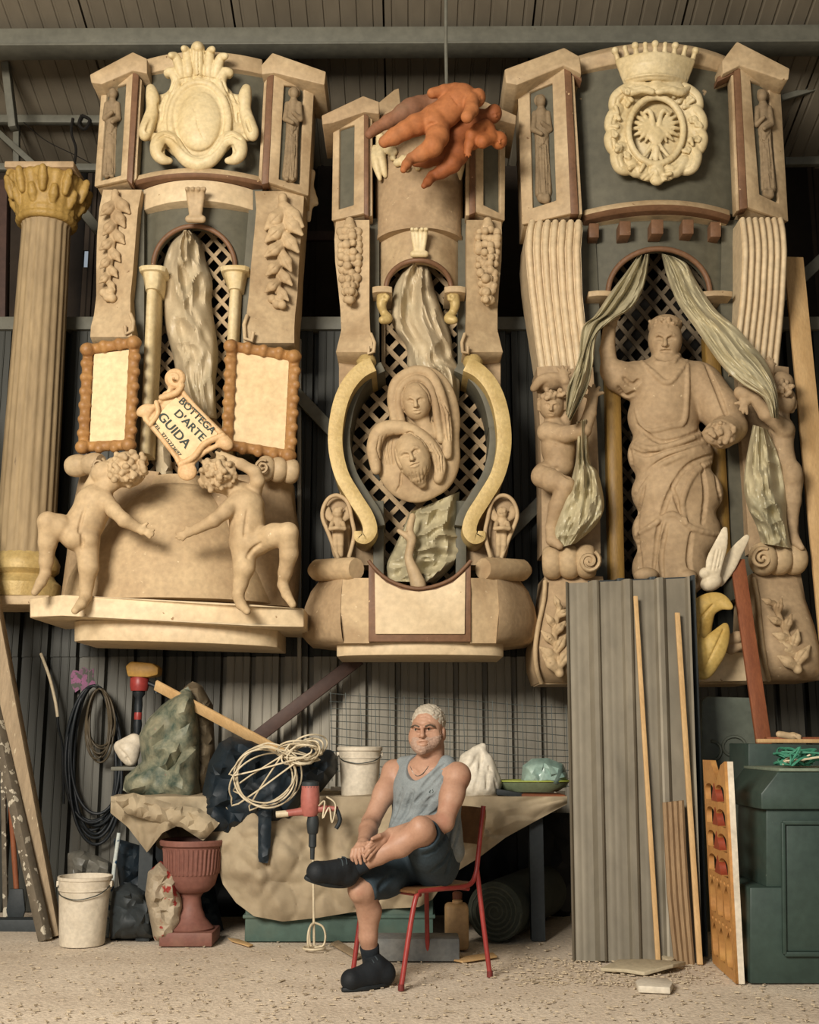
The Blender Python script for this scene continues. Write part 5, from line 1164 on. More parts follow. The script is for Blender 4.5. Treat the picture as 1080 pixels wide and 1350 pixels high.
# curtains and film of the eagle facade
drape('plastic_curtain', [(841, 337), (826, 358), (806, 384), (784, 416), (768, 432), (763, 470), (756, 492), (748, 512), (746, 545)], [(857, 334), (853, 362), (845, 388), (832, 407), (812, 420), (788, 440), (782, 480), (774, 514), (752, 556)], lambda x, y: 7.72 - .5 * min(1, max(0, (y - 334) / 150)), .05, .1, m_film2, 8.8, pleats=4, label='silvery plastic curtain gathered towards the cherub beside the gilt post', cat='plastic curtain')
drape('plastic_curtain', [(872, 334), (880, 365), (892, 396), (902, 412), (918, 434), (950, 480), (976, 505), (1006, 524), (1017, 550)], [(888, 338), (906, 348), (918, 370), (944, 408), (972, 432), (992, 455), (1008, 474), (1024, 510), (1027, 552)], lambda x, y: 7.72 - .52 * min(1, max(0, (y - 334) / 160)), .05, .1, m_film2, 9.9, pleats=4, label='silvery plastic curtain sweeping from the arch to the cherub in profile', cat='plastic curtain')
drape('plastic_curtain', [(760, 556), (760, 600), (754, 630), (746, 655), (736, 682), (730, 708), (738, 722)], [(776, 552), (777, 606), (788, 622), (795, 650), (796, 672), (785, 694), (760, 716)], lambda x, y: 7.42, .07, .11, m_film2, 11.2, pleats=3, cross=.45, crease=24, label='crumpled film trailing down beside the cherub with both hands up', cat='plastic curtain')
drape('plastic_curtain', [(993, 560), (984, 606), (981, 640), (986, 668), (997, 692), (1004, 716)], [(1012, 566), (1026, 598), (1034, 630), (1037, 660), (1038, 692), (1044, 723)], lambda x, y: 7.42, .08, .12, m_film2, 12.4, pleats=2.6, cross=.5, crease=24, label='stiff greenish film standing before the cherub in profile', cat='plastic curtain')

# ================================================================ dove, gilt leaf and shard at the foot of the eagle facade
b = Blob.px(915, 685, 995, 786, 7.0, 7.3, .0055); Y = 7.14
b.epx(938, 768, Y, 15, 11, 13, -25, k=.01); b.epx(930, 756, Y - .02, 8, 8, 8, k=.01)
b.chain(spline([(941, 762, Y - .03, 8), (942, 742, Y - .05, 11), (950, 720, Y - .05, 9), (956, 698, Y - .04, 4)], 5), .006, fl=.3); b.chain(spline([(948, 766, Y + .03, 8), (960, 746, Y + .04, 10), (972, 726, Y + .04, 8), (985, 708, Y + .04, 4)], 5), .006, fl=.3)
for dx in (-4, 1, 5): b.line([(942 + dx, 752), (948 + dx, 725)], 1, k=.003)
b.build('carved_dove', mat('white_plaster', '#c4b598', '#ddd0b5', 4, .6, .1), label='small white plaster dove with raised wings on top of the gilt leaf', cat='carving')
b = Blob.px(905, 775, 975, 900, 6.95, 7.4, .006); Y = 7.12
b.chain(spline([(918, 850, Y, 18), (921, 820, Y - .02, 18), (930, 800, Y - .04, 15), (948, 793, Y - .05, 11), (963, 800, Y - .08, 4)], 6), .01, fl=.45); b.chain(spline([(926, 880, Y - .04, 16), (940, 856, Y - .07, 17), (952, 836, Y - .06, 10), (957, 824, Y - .05, 3)], 6), .01, fl=.45); b.line([(932, 876), (945, 850), (954, 830)], 1.4, k=.005); b.epx(922, 862, Y - .06, 12, 24, 12, k=.006); b.line([(920, 845), (924, 815), (940, 797)], 1.6, k=.006)
b.build('gilt_leaf', mat('ochre_gilding', '#a1803c', '#c8ac66', 5, .55, .2), label='curled ochre gilded acanthus leaf resting on the cream base block', cat='carving')
b = Blob.px(955, 825, 995, 866, 7.05, 7.3, .006)
b.chain([(962, 845, 7.2, 7), (972, 840, 7.18, 8), (986, 834, 7.18, 3)], .006); b.chain([(964, 856, 7.2, 7), (978, 850, 7.2, 6)], .006)
b.build('plaster_shard', m_stone2, label='small jagged plaster shard beside the gilt leaf', cat='shard')

# ================================================================ fluted column with the gilded capital
xc, yc = -2.66, 7.88; zt, zb = P(50, 297, yc).z, P(40, 735, yc).z
colm = thing('fluted_column', (xc, yc, P(40, 802, yc).z), 'tall fluted plaster column with a gilded leaf capital', 'column')
m_ = M(); n = 96; rows = []
for z, r_ in ((zb, .205), (zb + .05, .198), (zb + .9, .192), (zt - .04, .172), (zt, .182)):
    fl_ = 0 if z in (zb, zt) else 1
    rows.append([(xc + (r_ - fl_ * .014 * (math.sin(10 * 2 * math.pi * k / n) ** 2)) * math.cos(2 * math.pi * k / n), yc + (r_ - fl_ * .014 * (math.sin(10 * 2 * math.pi * k / n) ** 2)) * math.sin(2 * math.pi * k / n), z) for k in range(n)])
m_.add([p for r_ in rows for p in r_], [(i * n + k, i * n + (k + 1) % n, (i + 1) * n + (k + 1) % n, (i + 1) * n + k) for i in range(4) for k in range(n)])
m_.build('shaft', mat('column_plaster', '#77654a', '#9c8765', 2.2, .75, .2, stretch=(1.5, 1.5, .4), chip='#4f4130', chip_at=.70, chip_scale=7), colm, smooth=50)
M().lathe([(.2, P(40, 792, yc).z), (.25, P(40, 790, yc).z), (.255, P(40, 772, yc).z), (.22, P(40, 766, yc).z), (.2, P(40, 760, yc).z), (.235, P(40, 754, yc).z), (.24, P(40, 745, yc).z), (.22, P(40, 737, yc).z), (.2, zb + .02)], (xc, yc, 0), 32).build('base_rings', m_gild, colm, smooth=40)
M().box((xc - .27, yc - .27, P(40, 803, yc).z), (xc + .27, yc + .2, P(40, 791, yc).z)).build('plinth', m_cream, colm, bevel=.01)
b = Blob.px(0, 212, 116, 305, yc - .38, yc + .38, .0075)
for i in range(24):
    a = 2 * math.pi * i / 24
    b.cap((xc + .16 * math.cos(a), yc + .16 * math.sin(a), zt + .03), .04, (xc + .235 * math.cos(a), yc + .235 * math.sin(a), zt + .3), .045, .02)
    b.cap((xc + .19 * math.cos(a), yc + .19 * math.sin(a), zt + .015), .03, (xc + .19 * math.cos(a + .26), yc + .19 * math.sin(a + .26), zt + .015), .03, .004); b.cap((xc + .2 * math.cos(a), yc + .2 * math.sin(a), zt + .06), .02, (xc + .2 * math.cos(a + .26), yc + .2 * math.sin(a + .26), zt + .06), .02, .004)
for i in range(10):
    a = 2 * math.pi * (i + .25) / 10
    for z0_, z1_, r0_ in ((.06, .17, .225), (.13, .29, .265)):
        aa = a + (0 if z0_ < .1 else .31); L_ = [(r0_ - .01, z0_ + .04, .024), (r0_ + .01, (z0_ + z1_) / 2 + .03, .034), (r0_ + .03, z1_ + .02, .024), (r0_ + .045, z1_ + .01, .012)]
        for (r1, q1, w1), (r2, q2, w2) in zip(L_, L_[1:]): b.cap((xc + r1 * math.cos(aa), yc + r1 * math.sin(aa), zt + q1), w1, (xc + r2 * math.cos(aa), yc + r2 * math.sin(aa), zt + q2), w2, .006)
for i in range(4):
    a = math.pi / 4 + i * math.pi / 2
    for t in np.linspace(0, 9, 16):
        r_ = .05 * (1 - t / 11); b.cap((xc + (.27 + r_ * math.cos(t)) * math.cos(a), yc + (.27 + r_ * math.cos(t)) * math.sin(a), zt + .29 + r_ * math.sin(t)), .016, (xc + (.27 + r_ * math.cos(t + .5)) * math.cos(a), yc + (.27 + r_ * math.cos(t + .5)) * math.sin(a), zt + .29 + r_ * math.sin(t + .5)), .016, .004)
b.epx(53, 226, yc - .25, 8, 8, 6)
b.build('capital', mat('ochre_capital', '#866a34', '#ab8c4e', 6, .55, .25, dust='#7c6232'), colm)
M().box((xc - .25, yc - .25, zt + .33), (xc + .25, yc + .25, zt + .38)).build('abacus', m_stone2, colm, bevel=.01)

# ================================================================ odds and ends up among the trusses
b = Blob.px(396, 220, 420, 298, 7.78, 8.0, .006)
b.chain([(411, 228, 7.88, 5), (410, 244, 7.88, 3.5), (409, 254, 7.88, 7), (411, 264, 7.88, 8), (408, 274, 7.88, 4), (407, 290, 7.88, 3)], .008); b.chain([(404, 262, 7.88, 4), (416, 268, 7.88, 4)], .006)
b.build('turned_bracket', m_cream2, f1)
M().tube([P(x, y, 8.86) for x, y in spline([(96., 156.), (94., 175.), (100., 196.), (98., 216.)], 5)], .012, 5).build('black_strap', m_void, label='short black strap knotted round the truss above the gilded capital', cat='strap')
M().tube([P(x, y, 8.85) for x, y in spline([(108., 152.), (104., 164.), (112., 170.), (118., 158.), (108., 152.)], 5)], .014, 5).build('black_strap', m_void, label='black strap looped over the upper truss chord beside the crown facade', cat='strap')
M().tube([P(x, y, 8.875) for x, y in spline([(30., 160.), (60., 185.), (100., 205.), (130., 221.)], 5)], .004, 5).build('thin_wire', m_void, label='thin black wire slung between the trusses', cat='wire')

# ================================================================ materials of the yard things
m_tarp = mat('beige_dust_sheet', '#8a7a62', '#a99a7e', 2.2, .8, .12, dust='#7a6c56', grain=.08)
m_plast = mat('stained_white_plastic', '#b9ad98', '#d6ccb8', 5, .5, .08, dust='#a3957c')
m_wood = mat('raw_pine', '#b08c5c', '#c9a878', 2.0, .7, .12, stretch=(6, 6, 1), grain=.1)
m_wood2 = mat('weathered_timber', '#7c6b53', '#a08c70', 2.5, .8, .25, stretch=(5, 5, .7), chip='#b8a98c', chip_at=.66, chip_scale=18)
m_wood3 = mat('paint_spotted_timber', '#4e463a', '#6c6252', 4, .8, .25, chip='#b5ac98', chip_at=.58, chip_scale=22)
m_redw = mat('red_brown_plank', '#6b3a22', '#8a5232', 3, .7, .12, stretch=(5, 5, .7))
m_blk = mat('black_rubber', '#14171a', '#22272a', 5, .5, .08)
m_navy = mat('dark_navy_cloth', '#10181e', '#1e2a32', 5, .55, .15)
m_red = mat('red_painted_metal', '#7d2b28', '#943a34', 5, .4, .05, chip='#4b2a20', chip_at=.72, chip_scale=30)
m_pink = mat('faded_red_plastic', '#94524a', '#a9685c', 5, .5, .05)
m_terrap = mat('terracotta_plastic', '#6b443a', '#7e5549', 4, .6, .1, dust='#8c6a58')
m_green = mat('dark_green_paint', '#2a3731', '#37473f', 3, .45, .06, chip='#93a08f', chip_at=.75, chip_scale=40)
m_greenb = mat('grey_green_box_paint', '#3d5048', '#4c6056', 2.5, .6, .08, dust='#6d6a54')
m_metal = mat('zinc_sheet', '#676153', '#8b8270', 1.1, .5, .05, metal=.3, stretch=(1.4, 1.4, .5), dust='#7d6b50')
m_dk = mat('dark_grey_plastic', '#23282a', '#34393a', 4, .6, .1)
m_wire = mat('grey_wire', '#3d423f', '#555a55', 9, .5, 0, metal=.4)
m_cable = mat('cream_cable', '#b8a98b', '#cfc2a6', 6, .5, 0)
m_conc = mat('grey_block', '#54585a', '#7b7a74', 5, .9, .3)

# ================================================================ sacking bench with a dust sheet
ZTB = .80; YF, YBk = 6.95, 7.95
xl, xr = P(158, 1050, YF).x, P(742, 1050, YF).x
wb_ = thing('workbench', ((xl + xr) / 2, 7.45, 0), 'long low workbench hidden under the beige dust sheet', 'workbench')
M().box((xl + .03, YF + .05, ZTB - .05), (xr - .03, YBk, ZTB)).build('bench_top', m_wood2, wb_, bevel=.006)
for x in (xl + .15, (xl + xr) / 2, xr - .15):
    for y in (YF + .12, YBk - .1): M().box((x - .04, y - .04, 0), (x + .04, y + .04, ZTB - .05)).build('leg', m_dk, wb_)
hem = [(146, 1072), (168, 1090), (194, 1124), (214, 1098), (240, 1086), (266, 1106), (284, 1132), (294, 1166), (311, 1190), (335, 1208), (373, 1215), (420, 1210), (462, 1203), (510, 1198), (552, 1196), (570, 1186), (591, 1156), (631, 1131), (667, 1104), (707, 1082), (748, 1060)]
def hem_y(px):
    for (a, ya), (b_, yb) in zip(hem, hem[1:]):
        if a <= px <= b_: return ya + (yb - ya) * (px - a) / (b_ - a)
    return hem[0][1] if px < hem[0][0] else hem[-1][1]
nu, nv, nt = 240, 48, 12; vs = []; fs = []
for i in range(nu + 1):
    px = 146 + 602 * i / nu; hy = hem_y(px); x = P(px, 1052, YF).x
    for j in range(nt):
        t = j / nt; q = Vector((x, YBk - (YBk - YF) * t, ZTB + .012)); q.z += .03 * abs(crumple(q, 3.0, 1)) + .012 * noise.noise(q * 4); vs.append(q)
    for j in range(nv + 1):
        t = j / nv; py = 1050 + (hy - 1050) * t; w = min(1, t * 3)
        q = P(px, py, YF - .02); c = crumple(Vector((q.x, 0, q.z)), 3.0, 7.7); d = .22 * (c - .2) * w + .09 * math.sin(t * math.pi) * w * min(1, (hy - 1050) / 120) + .05 * w * math.sin(px * .06 + 2 * noise.noise(Vector((px * .01, t, 0))))
        vs.append(P(px, py, YF - .02 - d * .9))
m1 = nt + nv + 1
fs = [(i * m1 + j, i * m1 + j + 1, (i + 1) * m1 + j + 1, (i + 1) * m1 + j) for i in range(nu) for j in range(m1 - 1)]
me = bpy.data.meshes.new('dust_sheet'); me.from_pydata(vs, [], fs); bm = bmesh.new(); bm.from_mesh(me); bmesh.ops.recalc_face_normals(bm, faces=bm.faces); bmesh.ops.solidify(bm, geom=bm.faces[:], thickness=.006); bm.to_mesh(me); bm.free(); me.shade_smooth(); me.set_sharp_from_angle(angle=R(45))
tag(link_mesh('dust_sheet', me, m_tarp), 'large beige dust sheet draped over the workbench, sagging to the green box', 'dust sheet')
film('sheet_fold', [(150, 1052), (176, 1046), (232, 1062), (262, 1066), (290, 1085), (268, 1108), (240, 1090), (200, 1082), (168, 1072)], 6.86, .05, .08, m_tarp, jit=.012, crease=30, sc=6, seed=3.3, rim=10, label='turned-back corner of beige sheeting below the camouflage tarpaulin', cat='dust sheet')

# ================================================================ under the bench
gb = thing('storage_box', (G(443, 1248).x, G(443, 1248).y + .2, 0), 'long low grey green wooden box under the sagging dust sheet', 'box')
a, b_ = G(318, 1247), G(572, 1247); a.y += .13; b_.y += .13
M().box((a.x, a.y, .0), (b_.x, a.y + .5, .27)).build('box_body', m_greenb, gb, bevel=.008)
M().box((a.x - .012, a.y - .014, .13), (b_.x + .012, a.y + .51, .15)).build('box_rim', m_greenb, gb, bevel=.005)
M().box((a.x - .01, a.y - .01, .27), (b_.x + .01, a.y + .51, .30)).build('lid', m_greenb, gb, bevel=.006)
a, b_ = G(495, 1268), G(606, 1266)
M().box((a.x, a.y, 0), (b_.x, a.y + .2, .115)).build('concrete_block', m_conc, bevel=.01, label='flat dark grey concrete block on the floor behind the red chair', cat='block')
q = G(603, 1254); jc = thing('jerrycan', (q.x, q.y + .06, 0), 'beige plastic jerrycan with a brown cap beside the grey roll', 'jerrycan')
m_jc = mat('beige_plastic', '#a9895f', '#bf9f74', 4, .5, .05); M().box((q.x - .066, q.y, 0), (q.x + .066, q.y + .13, .245)).build('can_body', m_jc, jc, bevel=.025, seg=3)
M().lathe([(.03, .24), (.028, .262), (.02, .265), (.02, .28)], (q.x + .005, q.y + .06, 0), 14).build('neck', m_jc, jc, smooth=40); M().lathe([(.027, .268), (.028, .30), (.02, .306), (.001, .308)], (q.x + .005, q.y + .06, 0), 14).build('cap', mat('brown_cap', '#5c3424', '#6e4130', 5, .5, 0), jc, smooth=40)
A, B = G(653, 1243) + Vector((0, 0, .17)), G(725, 1222) + Vector((0, .4, .17)); d = (B - A).normalized()
rl = thing('sheeting_roll', (A + B) / 2 - Vector((0, 0, .17)), 'thick roll of grey green sheeting lying under the bench', 'roll')
m_rl = mat('grey_green_felt', '#31362f', '#464a3f', 6, .85, .2); M().tube([A, A + d * .005, B - d * .005, B], [.16, .166, .166, .16], 36).build('roll_body', m_rl, rl, smooth=40)
rr = []
u_ = d.cross(Vector((0, 0, 1))).normalized(); w_ = u_.cross(d)
for i in range(90):
    t = i / 89; an = t * 5 * 6.283; r_ = .02 + .138 * t; rr.append(A - d * .003 + (u_ * math.cos(an) + w_ * math.sin(an)) * r_)
M().tube(rr, .006, 5).build('rolled_edge', mat('pale_felt', '#42463c', '#52554a', 6, .85, .1), rl, smooth=60)
q = G(690, 1200); M().box((q.x - .25, q.y + .15, 0), (q.x + .38, q.y + .5, .42)).build('wooden_crate', m_dk, bevel=.01, label='dark box in the shade behind the grey roll', cat='box')
A, B = P(214, 1108, 7.15), P(258, 1092, 7.5); M().tube([A, A.lerp(B, .03), B], [.055, .06, .06], 16).build('round_log', m_wood2, smooth=40, label='short brown log under the turned-back corner of sheeting', cat='log')

# ================================================================ urn planter, sacks, buckets on the floor
q = G(250, 1243); s = PS(1180, q.y)
ur = thing('urn_planter', (q.x, q.y, 0), 'terracotta pedestal urn planter on a square foot', 'planter')
M().box((q.x - .15, q.y - .13, 0), (q.x + .15, q.y + .15, .075)).build('square_foot', m_terrap, ur, bevel=.008)
M().lathe([(.13, .075), (.135, .085), (.12, .10), (.085, .14), (.062, .20), (.055, .25), (.07, .275), (.05, .285)], (q.x, q.y, 0), 32).build('stem', m_terrap, ur, smooth=40)
M().lathe([(.05, .27), (.10, .285), (.135, .32), (.145, .36), (.15, .38), (.158, .40), (.163, .5), (.172, .535), (.19, .545), (.192, .565), (.185, .575), (.168, .572), (.15, .5), (.12, .34), (.01, .3)], (q.x, q.y, 0), 40).build('bowl', m_terrap, ur, smooth=40)
for k in range(40):
    a = 2 * math.pi * k / 40; M().tube([(q.x + r_ * math.cos(a), q.y + r_ * math.sin(a), z) for r_, z in ((.15, .385), (.158, .42), (.163, .5), (.168, .528))], .0085, 6).build('flute', m_terrap, ur, smooth=60)
def bucket(loc, rt, rb, h, lab, m, lid=False, tilt=0):
    t = thing('bucket', loc, lab, 'bucket'); x, y, z = loc
    M().lathe([(rb * .97, z), (rb, z + .008), (rb + (rt - rb) * .8, z + h * .8), (rt * 1.02, z + h * .8), (rt * 1.02, z + h * .83), (rb + (rt - rb) * .83, z + h * .835), (rt, z + h * .95), (rt * 1.045, z + h * .955), (rt * 1.045, z + h), (rt * .97, z + h), (rt * .95, z + h * .9), (rb * .92, z + .02), (.001, z + .02)], (x, y, 0), 40).build('pail', m, t, smooth=35)
    if lid: M().lathe([(rt * 1.07, z + h * .965), (rt * 1.075, z + h * 1.03), (rt * 1.02, z + h * 1.045), (rt * .95, z + h * 1.03), (.001, z + h * 1.03)], (x, y, 0), 40).build('lid', m, t, smooth=35)
    else: M().lathe([(rt * .94, z + h * .86), (.001, z + h * .88)], (x, y, 0), 32).build('contents', mat('dried_plaster', '#a99a80', '#c4b79c', 9, .9, .3), t, smooth=40)
    for sg in (-1, 1): M().box((x + sg * rt * 1.03 - .008, y - .02, z + h * .84), (x + sg * rt * 1.03 + .008, y + .02, z + h * .93)).build('ear', m, t, bevel=.004)
    M().tube(spline([(x - rt * 1.04, y, z + h * .88), (x - rt * .75, y - rt * .75, z + h * .76), (x, y - rt * 1.1, z + h * .70), (x + rt * .75, y - rt * .75, z + h * .76), (x + rt * 1.04, y, z + h * .88)], 6), .003, 6).build('wire_handle', m_wire, t, smooth=60)
    return t
q = G(108, 1245); bucket((q.x, q.y, 0), .148, .126, .375, 'large white plastic bucket on the floor by the leaning timbers', m_plast)
q = P(474, 1052, 7.12); bucket((q.x, q.y, ZTB + .01), .128, .108, .28, 'stained white plastic bucket standing on the dust sheet', m_plast, True)
film('patterned_sack', [(196, 1150), (212, 1136), (232, 1150), (240, 1190), (238, 1222), (228, 1240), (204, 1240), (198, 1210), (192, 1180)], 6.95, .12, .1, mat('printed_sack', '#8d7f6a', '#a89a82', 6, .6, .1, chip='#8a2f28', chip_at=.57, chip_scale=9, dust='#5c6a52'), sc=9, seed=14, rim=14, label='crumpled sack with faded red print between bucket and urn planter', cat='sack')
film('plastic_bag', [(90, 1125), (108, 1121), (130, 1130), (148, 1138), (150, 1165), (120, 1172), (90, 1165)], 7.35, .12, .1, mat('grey_film', '#4d4c46', '#6e6b61', 6, .35, .05), sc=9, seed=15, rim=14, label='grey crumpled plastic bag behind the large white bucket', cat='bag')
film('rubble_sack', [(150, 1172), (170, 1164), (190, 1172), (202, 1196), (204, 1238), (146, 1238), (146, 1200)], 7.1, .2, .12, m_dk, sc=8, seed=16, rim=18, crease=40, label='dark slumped sack between the bucket and the printed sack', cat='sack')
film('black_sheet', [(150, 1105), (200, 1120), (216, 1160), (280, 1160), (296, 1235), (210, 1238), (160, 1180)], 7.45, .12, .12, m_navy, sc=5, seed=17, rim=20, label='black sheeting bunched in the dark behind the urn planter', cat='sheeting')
film('black_sheet', [(205, 1072), (420, 1070), (600, 1072), (752, 1072), (752, 1208), (600, 1206), (420, 1208), (205, 1208)], 7.98, .05, .14, m_blk, sc=3, seed=27, step=9, rim=20, run=(0, 1, 3), jit=.01, label='long added black sheet standing in for the shade under the workbench', cat='sheeting')  # added to paint the space under the bench dark
M().tube([P(157, 1098, 7.2), P(151, 1140, 7.2), P(145, 1200, 7.2), G(141, 1236)], .013, 8).build('painted_pole', mat('white_blue_pole', '#9aa6a6', '#c3c4b8', 12, .5, 0, chip='#2d4a63', chip_at=.56, chip_scale=16), smooth=50, label='thin blue and white pole standing behind the large white bucket', cat='pole')
# leaning timbers
def plank(name, a, b, w, t, m, lab, cat='plank', roll=0): return M().bar(a, b, w, t, roll).build(name, m, bevel=.004, label=lab, cat=cat)
plank('timber_beam', P(-62, 520, 7.62), P(70, 1236, 7.18), .10, .09, m_wood2, 'pale weathered timber leaning by the fluted column behind the white bucket', 'timber')
plank('timber_beam', P(-60, 700, 7.5), P(60, 1240, 7.06), .06, .06, m_wood3, 'thin dark timber spotted with white paint, leaning at the edge of the floor', 'timber')
plank('timber_beam', P(-80, 1222, 7.5), P(66, 1222, 7.45), .12, .1, m_dk, 'dark squared timber lying along the foot of the metal wall', 'timber')
t = thing('shovel', G(20, 1225), 'old shovel with a red brown handle leaning in the dark corner', 'shovel'); M().tube([P(4, 960, 8.0), P(14, 1060, 7.85), P(22, 1176, 7.65)], .018, 8).build('handle', m_redw, t, smooth=50)
M().prism([(12, 1172), (30, 1172), (33, 1200), (26, 1224), (20, 1228), (12, 1222), (8, 1200)], 7.62, .02).build('blade', m_dk, t, bevel=.005)
plank('tool_handle', P(2, 900, 8.05), G(8, 1218), .03, .03, m_wood3, 'dark upright stick behind the leaning timbers', 'stick')
# hoses on the wall
def loops(name, c, n, rx, ry, jit, r, Y, m, lab, seed, cat):
    rn = random.Random(seed); pts = []
    for k in range(n):
        ox, oy, sx, sy = rn.uniform(-jit, jit), rn.uniform(0, jit * 2), rn.uniform(.82, 1.08), rn.uniform(.85, 1.1)
        for i in range(22):
            a = -math.pi / 2 + 2 * math.pi * i / 22; w = (k + i / 22)
            pts.append(P(c[0] + ox * math.sin(math.pi * i / 22) + rx * sx * math.cos(a) * (1 + .12 * math.sin(a)), c[1] + oy * (1 + math.sin(a)) * .5 + ry * sy * (1 + math.sin(a)) - ry, Y - .012 * (k % 4) - .02 * math.sin(a * 3 + k)))
    return M().tube([tuple(p) for p in spline([tuple(p) for p in pts], 2)], r, 7).build(name, m, smooth=60, label=lab, cat=cat)
loops('hose_coil', (124, 996), 8, 34, 92, 6, .011, 8.10, m_blk, 'large coil of black hose hung on the ribbed metal wall', 3, 'hose')
loops('cable_coil', (131, 950), 7, 17, 42, 4, .007, 8.03, mat('brown_cable', '#3a3327', '#5a4f3c', 6, .5, 0), 'small coil of thin brown cable hanging inside the black hose', 5, 'cable')
M().tube([P(x, y, Y) for x, y, Y in spline([(54, 862, 8.12), (65, 892, 8.05), (73, 925, 8.03), (76, 945, 8.03)], 6)], .011, 8).build('hose_end', m_cable, smooth=60, label='short bent cream hose hanging on the wall left of the black coil', cat='hose')
M().tube([P(x, y, Y) for x, y, Y in spline([(76, 944, 8.03), (77, 960, 8.05), (82, 985, 8.1), (84, 1060, 8.12)], 6)], .009, 8).build('black_cable', m_blk, smooth=60, label='black cable running down from the short cream hose', cat='cable')
pm = M().prism([(93, 890), (97, 882), (104, 885), (110, 879), (118, 884), (124, 881), (123, 893), (126, 902), (119, 908), (114, 914), (105, 909), (99, 913), (94, 903)], YW - .004, .003).build('paint_mark', mat('pink_spray', '#6a4f5e', '#8f5679', 14, .7, 0, sharp=.15, chip='#4b4a43', chip_at=.52, chip_scale=26), wall, label='pink sprayed paint mark')
M().tube([P(128, 906, YW + .01), P(128, 907, 8.0), P(128, 903, 7.97)], .01, 7).build('wall_peg', m_wire, smooth=60, label='iron peg in the wall carrying the black hose coil', cat='peg')
M().extr([P(146, 1011, 7.38), P(188, 1011, 7.38), P(188, 1016, 7.38), P(146, 1016, 7.38)], (0, YW - 7.40, 0)).build('wall_shelf', m_steel, bevel=.004, label='narrow grey shelf on the wall under the white funnel', cat='shelf')
# red and yellow tool, funnel, tarpaulins, plank
t = thing('power_tool', P(184, 1010, 7.7), 'upright hand tool with yellow top and red motor behind the camouflage tarpaulin', 'tool')
Yp = 7.72; cx, cy = P(184, 900, Yp).x, Yp
zz = lambda py: P(184, py, Yp).z
M().prism([(165, 878), (172, 872), (200, 874), (209, 880), (208, 890), (194, 893), (168, 892)], Yp - .07, .14).build('top_cover', mat('yellow_ochre_plastic', '#9a7434', '#b58d48', 5, .5, .05), t, bevel=.012)
M().lathe([(.055, zz(911)), (.062, zz(905)), (.062, zz(893)), (.05, zz(890))], (cx, cy, 0), 16).build('motor', m_red, t, smooth=40); M().tube([P(194, 900, Yp), P(207, 905, Yp), P(206, 914, Yp)], .016, 7).build('side_handle', m_blk, t, smooth=60)
M().lathe([(.02, zz(985)), (.022, zz(966)), (.03, zz(955)), (.022, zz(945)), (.028, zz(930)), (.024, zz(920)), (.042, zz(915)), (.04, zz(909))], (cx, cy, 0), 14).build('shaft', m_blk, t, smooth=40); M().lathe([(.024, zz(950)), (.026, zz(947)), (.026, zz(941)), (.024, zz(939))], (cx, cy, 0), 14).build('collar', m_red, t, smooth=40); M().lathe([(.012, ZTB), (.014, zz(984))], (cx, cy, 0), 10).build('spindle', m_wire, t, smooth=40)
b = Blob.px(148, 965, 190, 1016, 7.28, 7.66, .006); b.chain([(158, 984, 7.45, 8), (176, 978, 7.45, 11)], .02, fl=.6); b.chain([(160, 988, 7.45, 7), (172, 1000, 7.45, 10)], .02); b.epx(170, 990, 7.45, 15, 15, 14, k=.02); b.line([(156, 985), (166, 996), (172, 1006)], 1.5); b.build('white_funnel', m_plast, label='small white plastic funnel leaning against the camouflage tarpaulin', cat='funnel')
film('camouflage_tarpaulin', [(238, 912), (248, 905), (258, 925), (262, 970), (262, 1030), (266, 1064), (220, 1060), (190, 1054), (162, 1042), (166, 1024), (188, 1004), (184, 970), (196, 948), (214, 930)], 7.32, .22, .32, mat('camouflage_canvas', '#3a4a40', '#8d8a72', 7, .6, .12, sharp=.12, chip='#8f4a4a', chip_at=.73, chip_scale=5, dust='#8a8166'), sc=4.2, seed=21, rim=30, run=(.4, 1, 1.8), step=8, jit=.018, crease=40, label='green and brown camouflage tarpaulin bundled high on the bench', cat='tarpaulin')
film('canvas_sheet', [(240, 910), (254, 898), (266, 905), (280, 930), (283, 995), (272, 1062), (250, 1050), (250, 940)], 7.5, .16, .12, mat('brown_canvas', '#4e4433', '#6d604a', 4, .75, .12), sc=6, seed=22, rim=18, label='dull brown canvas behind the camouflage tarpaulin, below the pine plank', cat='canvas')
plank('pine_plank', P(205, 903, 7.3), P(374, 994, 7.12), .07, .02, m_wood, 'fresh pine plank lying slanted across camouflage tarpaulin and dark cloth', 'plank', R(60))
film('dark_cloth', [(268, 1042), (276, 1006), (290, 980), (304, 972), (332, 978), (362, 992), (402, 986), (440, 990), (446, 1014), (424, 1042), (398, 1062), (386, 1082), (360, 1087), (332, 1086), (304, 1106), (276, 1102), (268, 1075)], 7.06, .22, .34, m_navy, sc=5, seed=23, rim=24, run=(-.35, 1, 2.6), step=6, jit=.016, crease=40, label='heap of dark navy work clothes hanging over the front of the bench', cat='clothes')
film('cloth_strap', [(341, 1066), (358, 1066), (356, 1120), (353, 1138), (341, 1136)], 6.80, .02, .02, m_navy, jit=.004, sc=9, seed=25, rim=6, label='dark strap hanging down from the heap of navy clothes', cat='strap')
